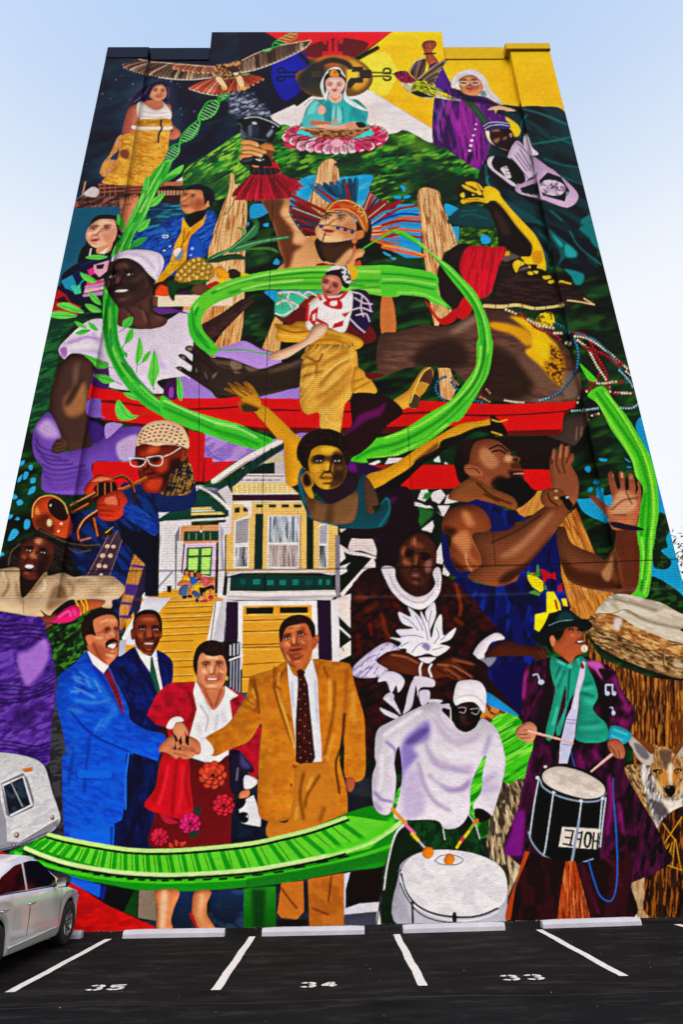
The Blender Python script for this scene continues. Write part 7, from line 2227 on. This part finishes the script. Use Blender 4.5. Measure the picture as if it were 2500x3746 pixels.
# solid body behind the painted skin
bm = bmesh.new(); box(bm, XL+.012, XR-.012, .35, 14, -.3, ZS-.02); obj('wall', bm, M['core'], building)
bm = bmesh.new(); box(bm, XTL+.012, XTR-.012, .295, 13.9, ZS-.03, ZT-.012); obj('raised_parapet', bm, M['core'], building)
bm = bmesh.new(); box(bm, XL+.01, XLI-.01,   .012, .36, ZL-.02, ZS-.03); obj('pilaster', bm, M['core'], building)
bm = bmesh.new(); box(bm, XRI+.01, XR-.01,   .012, .36, ZL-.02, ZS-.03); obj('pilaster', bm, M['core'], building)
bm = bmesh.new(); box(bm, XL+.008, XR-.008, .012, .365, -.31, ZL-.004); obj('plinth', bm, M['core'], building)
bm = bmesh.new(); box(bm, XL, XLI, -.022, .6, 27.62, 28.25, .008); obj('parapet_coping', bm, M['navy'], building)
bm = bmesh.new(); box(bm, XLI-.3, XTL-.004, .245, .62, 27.93, 28.66, .008); obj('parapet_coping', bm, M['navy'], building)
bm = bmesh.new(); box(bm, XTR+.004, 6.9, .245, .8, 27.93, 28.66, .008); obj('parapet_coping', bm, M['yellow'], building)
bm = bmesh.new(); box(bm, 6.86, 8.545, -.08, .7, 27.99, 28.34, .01); obj('pilaster_cap', bm, M['yellow'], building)
bm = bmesh.new(); box(bm, 8.5, 8.62, .35, .8, 25.4, 26.5, .01); obj('side_bracket', bm, M['yellow'], building)
M['metal'] = simple('weathered_metal', (.05, .05, .05), .5, .6)
bm = bmesh.new(); tube(bm, [(-8.07, .3, 9.86), (-8.2, .3, 9.9), (-8.26, .3, 9.95)], .012, 6); obj('wire_hook', bm, M['metal'], building)
# ---------------------------------------------------------------- ground
def asphalt(name, c0, c1, c2):
    b = NB(name); tc = b.n('ShaderNodeTexCoord').outputs['Object']
    mp = b.n('ShaderNodeMapping'); mp.inputs['Scale'].default_value = (.35, 1.6, 1); b.l(tc, mp.inputs[0])
    big = b.noise(1.3, mp.outputs[0], 6, .7); r = b.ramp(big.outputs[0], [(.32, c0), (.55, c1), (.74, c2)])
    spk = b.noise(210, tc, 2, .6); sr = b.ramp(spk.outputs[0], [(.38, (.35, .35, .35)), (.66, (1.8, 1.8, 1.85))])
    mx = b.n('ShaderNodeMix', data_type='RGBA', blend_type='MULTIPLY'); mx.inputs[0].default_value = 1
    b.l(r.outputs[0], mx.inputs[6]); b.l(sr.outputs[0], mx.inputs[7])
    mp2 = b.n('ShaderNodeMapping'); mp2.inputs['Rotation'].default_value = (0, 0, .5); mp2.inputs['Scale'].default_value = (.5, 1.5, 1); b.l(tc, mp2.inputs[0])
    scuff = b.ramp(b.noise(2.2, mp2.outputs[0], 8, .78).outputs[0], [(.52, (0, 0, 0)), (.7, (1, 1, 1))])
    stain = b.ramp(b.noise(.8, tc, 3, .5).outputs[0], [(.30, (.45, .45, .45)), (.46, (1, 1, 1))])
    m2 = b.n('ShaderNodeMix', data_type='RGBA'); b.l(b.math('MULTIPLY', scuff.outputs[0], b.math('GREATER_THAN', spk.outputs[0], .47)), m2.inputs[0]); b.l(mx.outputs[2], m2.inputs[6]); m2.inputs[7].default_value = (.042, .040, .040, 1)
    m3 = b.n('ShaderNodeMix', data_type='RGBA', blend_type='MULTIPLY'); m3.inputs[0].default_value = 1; b.l(m2.outputs[2], m3.inputs[6]); b.l(stain.outputs[0], m3.inputs[7]); b.l(m3.outputs[2], b.p.inputs['Base Color'])
    b.p.inputs['Roughness'].default_value = .9; b.p.inputs['Specular IOR Level'].default_value = .06
    b.bump(b.math('ADD', b.noise(150, tc, 3).outputs[0], b.math('MULTIPLY', big.outputs[0], .6)), .008)
    return b.m
M['asphalt'] = asphalt('parking_asphalt', (.0032, .0032, .004), (.0065, .0061, .007), (.022, .0205, .0205))
M['asphalt2'] = asphalt('aisle_asphalt', (.0032, .0032, .0044), (.006, .006, .0076), (.016, .0155, .018))
bm = bmesh.new(); q = [bm.verts.new(p) for p in ((-300, -300, 0), (300, -300, 0), (300, 300, 0), (-300, 300, 0))]; bm.faces.new(q)
tag(obj('ground', bm, M['asphalt']), kind='structure')
bm = bmesh.new(); top = []; n = 160
for i in range(n+1):
    x = -40+80*i/n; y = -5.83-.035*abs(x)*.3+.05*math.sin(x*1.7)+random.uniform(-.02, .02); top.append((x, y))
vt = [bm.verts.new((x, y, .005)) for x, y in top]; vb = [bm.verts.new((x, -40, .005)) for x, y in top]
for i in range(n): bm.faces.new((vb[i], vb[i+1], vt[i+1], vt[i]))
tag(obj('driving_aisle', bm, M['asphalt2']), kind='structure')
M['tar'] = simple('tar_seam', (.004, .004, .005), .5, var=.3)
def ribbon(bm, pts, w, z=.008):
    A = []
    for i, p in enumerate(pts):
        d = Vector(pts[min(i+1, len(pts)-1)])-Vector(pts[max(i-1, 0)]); d = Vector((-d.y, d.x)).normalized()*(w if not callable(w) else w())/2
        A.append((bm.verts.new((p[0]+d.x, p[1]+d.y, z)), bm.verts.new((p[0]-d.x, p[1]-d.y, z))))
    for a, b in zip(A, A[1:]): bm.faces.new((a[0], a[1], b[1], b[0]))
bm = bmesh.new(); ribbon(bm, [(x, y+.008) for x, y in top], lambda: random.uniform(.004, .03), .009)
tag(obj('asphalt_seam', bm, M['tar']), kind='structure')
# worn white paint
b = NB('road_paint'); tc = b.n('ShaderNodeTexCoord').outputs['Object']
r = b.ramp(b.noise(22, tc, 8, .8).outputs[0], [(.34, (.03, .03, .03)), (.43, (.5, .49, .5)), (.7, (.62, .61, .615))])
b.l(r.outputs[0], b.p.inputs['Base Color']); b.p.inputs['Roughness'].default_value = .7; b.bump(b.noise(150, tc, 3).outputs[0], .006); M['road_paint'] = b.m
LINES = [(-4.14, -1.0, -5.0, 'white parking line beside the parked white car'), (-1.515, -1.13, -5.18, 'white parking line pointing at the painted green bridge pillar'),
         (1.07, -1.28, -5.24, 'white parking line pointing at the painted drummer with dark green trousers'), (3.675, -1.17, -5.0, 'white parking line slanting away from the painted striped tail'),
         (6.3, -.95, -4.9, 'white parking line cut off beside the last wheel stop')]
for x, ya, yb, lb in LINES:
    bm = bmesh.new(); n = 34; pts = [(x+random.uniform(-.003, .003)+.006*math.sin(i*.5+x), ya+(yb-ya)*i/n) for i in range(n+1)]
    ribbon(bm, pts, lambda: random.uniform(.112, .124), .006)
    tag(obj('parking_line', bm, M['road_paint']), lb, 'road marking', 'painted parking lines')
def arc(cx, cy, rx, ry, a0, a1, n=9): return [(cx+rx*math.cos(math.radians(a0+(a1-a0)*i/n)), cy+ry*math.sin(math.radians(a0+(a1-a0)*i/n))) for i in range(n+1)]
DIG = {'3': [arc(.5, .74, .34, .20, 165, 100), arc(.5, .74, .34, .20, 82, -78), arc(.5, .27, .36, .22, 78, -82), arc(.5, .27, .36, .22, 260, 195)],
       '4': [[(.62, .92), (.18, .40)], [(.05, .32), (.52, .32)], [(.70, .96), (.70, .04)], [(.80, .32), (.97, .32)]],
       '5': [[(.18, .95), (.18, .60)], [(.30, .90), (.92, .90)], arc(.48, .32, .40, .27, 140, 10), arc(.48, .32, .40, .27, -6, -88), arc(.48, .32, .40, .27, 268, 205)]}
for txt, x0, x1, y0, y1 in (('35', -3.2, -2.72, -5.03, -4.74), ('34', -.47, .0, -5.17, -4.90), ('33', 2.1, 2.66, -5.08, -4.79)):
    t = empty('stall_number', ((x0+x1)/2, (y0+y1)/2, 0)); tag(t, {'35': 'white stencilled number thirty five in the stall beside the car', '34': 'white stencilled number thirty four in front of the tan trouser legs', '33': 'white stencilled number thirty three in front of the white drum'}[txt], 'road marking', 'stencilled stall numbers')
    w = (x1-x0)*.44
    for i, ch in enumerate(txt):
        bm = bmesh.new()
        for pl in DIG[ch]: ribbon(bm, [((x0 if i == 0 else x1-w)+p[0]*w-(x0+x1)/2, y0+p[1]*(y1-y0)-(y0+y1)/2) for p in pl], .062, .0085 if y0 < -5.6 else .007)
        obj('digit', bm, M['road_paint'], t)
# ---------------------------------------------------------------- wheel stops
b = NB('cast_concrete'); tc = b.n('ShaderNodeTexCoord').outputs['Object']
r = b.ramp(b.noise(90, tc, 3, .7).outputs[0], [(.27, (.05, .05, .06)), (.36, (.36, .36, .43)), (.7, (.44, .44, .51))])
st = b.ramp(b.noise(3, tc, 6, .7).outputs[0], [(.3, (.82, .82, .84)), (.7, (1, 1, 1))])
mx = b.n('ShaderNodeMix', data_type='RGBA', blend_type='MULTIPLY'); mx.inputs[0].default_value = 1; b.l(r.outputs[0], mx.inputs[6]); b.l(st.outputs[0], mx.inputs[7]); b.l(mx.outputs[2], b.p.inputs['Base Color'])
b.p.inputs['Roughness'].default_value = .85; b.bump(b.noise(70, tc, 4).outputs[0], .004); M['concrete'] = b.m
def stop_mesh():
    bm = bmesh.new(); L = 1.86; prof = [(-.08, 0), (-.08, .065), (-.05, .125), (.05, .125), (.08, .065), (.08, 0)]; N = 8
    ring = []
    for i in range(N+1):
        x = -L/2+L*i/N; s = .93 if i in (0, N) else 1
        ring.append([bm.verts.new((x, y*s, z*(s if z else 1)+(random.uniform(-.0015, .0015) if z else -.002))) for y, z in prof])
    for A, B in zip(ring, ring[1:]):
        for k in range(5): bm.faces.new((A[k], B[k], B[k+1], A[k+1]))
        bm.faces.new((A[5], B[5], B[0], A[0]))
    bm.faces.new(ring[0]); bm.faces.new(ring[-1][::-1])
    bmesh.ops.bevel(bm, geom=[e for e in bm.edges if e.calc_face_angle(0) > .3], offset=.006, segments=1, affect='EDGES')
    bm.normal_update(); me = bpy.data.meshes.new('wheel_stop'); bm.to_mesh(me); bm.free(); me.materials.append(M['concrete']); return me
sm = stop_mesh()
bm = bmesh.new(); bmesh.ops.create_circle(bm, cap_ends=True, radius=.013, segments=10); pm = bpy.data.meshes.new('anchor_pin'); bm.to_mesh(pm); bm.free(); M['rust'] = simple('rusty_pin', (.06, .03, .02), .8); pm.materials.append(M['rust'])
for x, y, rz, lb in ((-5.63, -.78, 0, 'pale concrete wheel stop under the front of the white car'), (-2.97, -.92, -.04, 'pale concrete wheel stop below the painted bare legs'),
                     (-.42, -1.06, -.03, 'pale concrete wheel stop below the painted tan trouser legs'), (2.14, -1.06, .02, 'pale concrete wheel stop below the painted white drum'),
                     (4.72, -.9, .05, 'pale concrete wheel stop below the painted musician in a purple coat')):
    t = empty('wheel_stop', (x, y, 0)); t.rotation_euler.z = rz; tag(t, lb, 'wheel stop', 'concrete wheel stops')
    obj('block', sm, [], t)
    for s in (-.6, .6): p = obj('anchor_pin', pm, [], t); p.location = (s, 0, .1275)
# ---------------------------------------------------------------- white sedan, nose to the wall
M['car_paint'] = simple('white_car_paint', (.60, .60, .62), .2, 0, .02, 3, 0, .8)
M['car_paint'].node_tree.nodes['Principled BSDF'].inputs['Coat Roughness'].default_value = .05
M['glass'] = simple('tinted_glass', (.004, .004, .005), .05, 0, .05, spec=.12); M['black'] = simple('black_trim', (.008, .008, .008), .4, 0, .1)
M['rubber'] = simple('tyre_rubber', (.012, .012, .012), .85, 0, .2, 20, .002); M['alloy'] = simple('alloy_rim', (.35, .35, .36), .3, .9, .05)
M['chrome'] = simple('chrome', (.6, .6, .62), .12, 1, .02); M['lamp'] = simple('lamp_lens', (.55, .56, .58), .1, .3, .05); M['red_lamp'] = simple('tail_lamp', (.25, .005, .005), .2, 0, .1)
car = empty('parked_car', (-5.63, -2.94, 0)); tag(car, 'white four door sedan parked nose to the wall at the foot of the mural', 'car')
WY, WR, HW = (1.45, -1.38), .335, .92
def lerp(t, P):
    for (a, x), (b_, y) in zip(P, P[1:]):
        if t <= b_: return x+(y-x)*max(0, (t-a)/(b_-a))
    return P[-1][1]
hwid = [(-2.42, .70), (-2.3, .80), (-2.0, .87), (-1.4, .91), (0, .915), (1.4, .905), (1.9, .86), (2.2, .76), (2.38, .62), (2.43, .5)]
belt = [(-2.42, .88), (-2.2, .98), (-1.6, 1.0), (-.4, .965), (.9, .935), (1.5, .86), (2.0, .77), (2.3, .66), (2.43, .56)]
deck = [(-2.42, .95), (-2.2, 1.03), (-1.6, 1.06), (.9, 1.0), (1.2, .98), (1.8, .88), (2.2, .78), (2.43, .62)]
low = [(-2.42, .36), (-2.2, .26), (-1.8, .22), (1.8, .2), (2.2, .2), (2.43, .3)]
ys = sorted(set([round(-2.42+.0485*i, 4) for i in range(101)]))
def zlow(y):
    z = lerp(y, low)
    for w in WY:
        if abs(y-w) < .395: z = max(z, WR+math.sqrt(.395**2-(y-w)**2)*.98)
    return z
bm = bmesh.new(); prof = []
for y in ys:
    h = lerp(y, hwid); b_ = lerp(y, belt); z0 = zlow(y); row = []
    for t, k in ((0, .955), (.06, .985), (.25, 1.0), (.5, 1.0), (.68, .992), (.76, 1.0), (.9, .985), (1, .955)):
        row.append((h*k, y, z0+(b_-z0)*t))
    row += [(h*.90, y, b_+.02), (h*.6, y, lerp(y, deck)-.01), (0, y, lerp(y, deck))]
    prof.append(row)
for sgn in (1, -1):
    G = [[bm.verts.new((sgn*p[0], p[1], p[2])) for p in r] for r in prof]
    for A, B in zip(G, G[1:]):
        for k in range(len(A)-1):
            f = (A[k], B[k], B[k+1], A[k+1]); bm.faces.new(f if sgn > 0 else f[::-1])
    for g in (G[0], G[-1]):
        c = [bm.verts.new((0, g[0].co.y, v.co.z)) for v in g[:-1]]
        for k in range(len(g)-2): bm.faces.new((g[k], g[k+1], c[k+1], c[k]))
bmesh.ops.remove_doubles(bm, verts=bm.verts, dist=.0005); bmesh.ops.recalc_face_normals(bm, faces=bm.faces)
body = obj('body', bm, M['car_paint'], car, True)
# cabin: roof and pillars in body colour, panes a little proud
roofz = [(-1.75, 1.05), (-1.2, 1.30), (-.7, 1.42), (-.1, 1.465), (.25, 1.44), (.7, 1.20), (1.1, .985)]
bm = bmesh.new(); rows_ = []
for i in range(41):
    y = -1.75+2.85*i/40; zr = lerp(y, roofz); zb = lerp(y, belt)+.015; hb = .83; ht = hb-(zr-zb)*.42
    rows_.append([(hb, y, zb), (hb-(zr-zb)*.30, y, zb+(zr-zb)*.8), (ht-.03, y, zr-.03), (ht*.7, y, zr+.012), (0, y, zr+.03)])
for sgn in (1, -1):
    G = [[bm.verts.new((sgn*p[0], p[1], p[2])) for p in r] for r in rows_]
    for A, B in zip(G, G[1:]):
        for k in range(4):
            f = (A[k], B[k], B[k+1], A[k+1]); bm.faces.new(f if sgn > 0 else f[::-1])
bmesh.ops.remove_doubles(bm, verts=bm.verts, dist=.0005); bmesh.ops.recalc_face_normals(bm, faces=bm.faces)
obj('roof', bm, M['car_paint'], car, True)
def side_pt(y, t, out, sgn):
    zr = lerp(y, roofz); zb = lerp(y, belt)+.015; z = zb+(zr-zb)*t; x = .83-(zr-zb)*.30*(t/.8) if t <= .8 else .83-(zr-zb)*(.30+(t-.8)*.6)
    return (sgn*(x+out), y, z)
def pane(name, ya, yb, t0, t1, mat, out=.006, sgn=1):
    bm = bmesh.new(); G = []
    for i in range(13):
        y = ya+(yb-ya)*i/12; zr = lerp(y, roofz)-lerp(y, belt); tt = min(t1, 1-.075/max(zr, .12)); tt = max(tt, t0+.01)
        G.append([bm.verts.new(side_pt(y, t0+(tt-t0)*k/5, out, sgn)) for k in range(6)])
    for A, B in zip(G, G[1:]):
        for k in range(5): bm.faces.new((A[k], B[k], B[k+1], A[k+1]))
    bmesh.ops.recalc_face_normals(bm, faces=bm.faces)
    return obj(name, bm, mat, car, True)
for sgn in (1, -1):
    pane('side_window', -.36, .80, .05, .84, M['glass'], .007, sgn); pane('side_window', -1.35, -.44, .05, .84, M['glass'], .007, sgn)
    bm = bmesh.new(); tube(bm, [(sgn*(.835), y, lerp(y, belt)+.016) for y in [-1.5+.1*i for i in range(25)]], .009, 6); obj('window_trim', bm, M['black'], car, True)
    for y in (-.34, -1.28):
        bm = bmesh.new(); tube(bm, [(sgn*.895, y-.1, .80), (sgn*.945, y-.07, .81), (sgn*.945, y+.07, .81), (sgn*.895, y+.1, .80)], .014, 8); obj('door_handle', bm, M['chrome'], car, True)
    for y in (.92, -.36, -1.42):
        bm = bmesh.new(); tube(bm, [(sgn*(lerp(y, hwid)*k+.001), y-(.10 if y < -1 and z < .7 else 0), z) for z, k in ((.24, .955), (.4, 1.0), (.6, 1.0), (.75, .996), (.9, .975))], .0045, 5); obj('door_seam', bm, M['black'], car, True)
    bm = bmesh.new(); tube(bm, [(sgn*(lerp(y, hwid)+.002), y, .33+.02*math.sin(y)) for y in [-.95+.1*i for i in range(20)]], .012, 6); obj('sill_strip', bm, M['car_paint'], car, True)
    mr = obj('door_mirror', (lambda q: (box(q, sgn*.93 if sgn > 0 else -1.12, sgn*1.12 if sgn > 0 else -.93, .50, .66, .95, 1.09, .03), q)[1])(bmesh.new()), M['black'], car, True)
    bm = bmesh.new(); box(bm, min(sgn*.95, sgn*1.10), max(sgn*.95, sgn*1.10), .492, .4985, .965, 1.075, .003); obj('mirror_glass', bm, M['chrome'], mr)
    bm = bmesh.new(); tube(bm, [(sgn*.84, .62, .96), (sgn*.95, .6, .985)], .02, 6); obj('mirror_arm', bm, M['black'], mr)
    bm = bmesh.new(); box(bm, min(sgn*.60, sgn*.74), max(sgn*.60, sgn*.74), 2.12, 2.3, .60, .70, .02); obj('headlight', bm, M['lamp'], car, True)
    bm = bmesh.new(); box(bm, min(sgn*.48, sgn*.74), max(sgn*.48, sgn*.74), -2.44, -2.3, .74, .88, .02); obj('tail_light', bm, M['red_lamp'], car, True)
for name, ya, yb in (('windscreen', .36, 1.04), ('rear_window', -1.2, -1.72)):
    bm = bmesh.new(); G = []
    for i in range(9):
        y = ya+(yb-ya)*i/8; zr = lerp(y, roofz); zb = lerp(y, belt)+.015; w = .83-(zr-zb)*.42-.09
        G.append([bm.verts.new((w*k/4, y, zr+.03-.018*abs(k/4)**2*1.3+.006)) for k in range(-4, 5)])
    for A, B in zip(G, G[1:]):
        for k in range(8): bm.faces.new((A[k], B[k], B[k+1], A[k+1]))
    bmesh.ops.recalc_face_normals(bm, faces=bm.faces); obj(name, bm, M['glass'], car, True)
bm = bmesh.new(); box(bm, -.8, .8, -2.1, 2.1, .2, .5); obj('underbody', bm, M['black'], car)
bm = bmesh.new()
prof = [(.20, -.10), (.28, -.105), (.325, -.095), (.335, -.07), (.335, .07), (.325, .095), (.28, .105), (.20, .10)]; seg = 36; G = []
for i in range(seg):
    a = 2*math.pi*i/seg; G.append([bm.verts.new((x, r*math.cos(a), r*math.sin(a))) for r, x in prof])
for i in range(seg):
    A, B = G[i], G[(i+1) % seg]
    for k in range(len(prof)-1): bm.faces.new((A[k], A[k+1], B[k+1], B[k]))
bmesh.ops.recalc_face_normals(bm, faces=bm.faces); bm.normal_update(); tyre_me = bpy.data.meshes.new('tyre'); bm.to_mesh(tyre_me); bm.free(); tyre_me.materials.append(M['rubber'])
bm = bmesh.new(); box(bm, -.03, .03, -.045, .045, -.045, .045, .01)
for k in range(10):
    a = 2*math.pi*k/10; c, s = math.cos(a), math.sin(a)
    tube(bm, [(.03, c*.04, s*.04), (.05, c*.12, s*.12), (.075, c*.20, s*.20)], [.016, .014, .018], 6)
prof = [(.205, -.09), (.19, 0), (.205, .09)]; G = []
for i in range(seg):
    a = 2*math.pi*i/seg; G.append([bm.verts.new((x, r*math.cos(a), r*math.sin(a))) for r, x in prof])
for i in range(seg):
    A, B = G[i], G[(i+1) % seg]
    for k in range(2): bm.faces.new((A[k], A[k+1], B[k+1], B[k]))
bmesh.ops.recalc_face_normals(bm, faces=bm.faces); bm.normal_update(); rim_me = bpy.data.meshes.new('rim'); bm.to_mesh(rim_me); bm.free(); rim_me.materials.append(M['alloy'])
for sgn in (1, -1):
    for y in WY:
        w = empty('wheel', (sgn*.80, y, WR)); w.parent = car
        if sgn < 0: w.rotation_euler.z = math.pi
        obj('tyre', tyre_me, [], w, True); obj('rim', rim_me, [], w)
# ---------------------------------------------------------------- tree beyond the right end of the building
M['bark'] = simple('bark', (.09, .06, .04), .9, 0, .3, 8, .02)
b = NB('autumn_leaves'); gi = b.n('ShaderNodeNewGeometry'); r = b.ramp(gi.outputs['Random Per Island'], [(.0, (.03, .06, .015)), (.45, (.07, .11, .02)), (.75, (.16, .12, .02)), (1, (.10, .03, .015))])
b.l(r.outputs[0], b.p.inputs['Base Color']); b.p.inputs['Roughness'].default_value = .6; b.p.inputs['Transmission Weight'].default_value = 0; M['leaf'] = b.m
TX, TY, TZ = 11.7, 2.6, 8.3
tree = empty('street_tree', (TX, TY, 0)); tag(tree, 'leafy tree with yellowing leaves behind the building\'s right end', 'tree')
bm = bmesh.new(); tube(bm, [(0, 0, -.1), (.05, .03, 2), (-.05, 0, 4.2), (0, .1, 6.5), (.1, .1, 9)], [.22, .19, .15, .10, .04], 10)
tips = []
for k in range(16):
    a = k*2.4; z = 3.6+k*.32; L = 2.6-.08*k; e = Vector((math.cos(a)*L, math.sin(a)*L, z+1.1)); tips.append(e)
    tube(bm, [(0, 0, z), (e.x*.5, e.y*.5, z+.7), e], [.07, .045, .015], 6)
obj('trunk', bm, M['bark'], tree, True)
V, F = [], []
rg = np.random.RandomState(5)
cl = [Vector((rg.uniform(-1, 1), rg.uniform(-1, 1), rg.uniform(-1, 1))) for _ in range(130)]
cl = [Vector((c.x*2.9, c.y*2.9, 7+c.z*2.6)) for c in cl if c.length < 1]+tips
for c in cl:
    for _ in range(110):
        p = c+Vector(rg.normal(0, .33, 3)); d1 = Vector(rg.normal(0, 1, 3)).normalized(); d2 = d1.orthogonal().normalized(); s = rg.uniform(.08, .15); n = len(V)
        V += [p-d1*s, p+d2*s*.45, p+d1*s, p-d2*s*.45]; F.append((n, n+1, n+2, n+3))
me = bpy.data.meshes.new('crown'); me.from_pydata([tuple(v) for v in V], [], F); obj('crown', me, M['leaf'], tree)

# ---------------------------------------------------------------- grit and dead leaves swept against the wall
rg = np.random.RandomState(3); V, F = [], []
for i in range(900):
    x = rg.uniform(-8, 8.4); near = rg.rand() < .7
    y = -abs(rg.normal(0, .07))-.008 if near else rg.uniform(-8, -.1)
    s = rg.uniform(.004, .012) if near else rg.uniform(.003, .009)
    z = s*.5+(.006 if y < -5.7 else .001); n = len(V)
    for d in ((1, 0, 0), (-1, 0, 0), (0, 1, 0), (0, -1, 0), (0, 0, .8), (0, 0, -.5)): V.append((x+d[0]*s*rg.uniform(.6, 1.3), y+d[1]*s*rg.uniform(.6, 1.2), max(.0005, z+d[2]*s)))
    for a, b_, c in ((0, 2, 4), (2, 1, 4), (1, 3, 4), (3, 0, 4), (2, 0, 5), (1, 2, 5), (3, 1, 5), (0, 3, 5)): F.append((n+a, n+b_, n+c))
b = NB('grit'); gi = b.n('ShaderNodeNewGeometry'); r = b.ramp(gi.outputs['Random Per Island'], [(.0, (.02, .018, .016)), (.6, (.10, .08, .06)), (.85, (.2, .19, .18)), (1, (.45, .44, .43))])
b.l(r.outputs[0], b.p.inputs['Base Color']); b.p.inputs['Roughness'].default_value = .9
me = bpy.data.meshes.new('loose_grit'); me.from_pydata(V, [], F); tag(obj('loose_grit', me, b.m), 'loose grit and small stones along the foot of the wall', 'grit', kind='stuff')
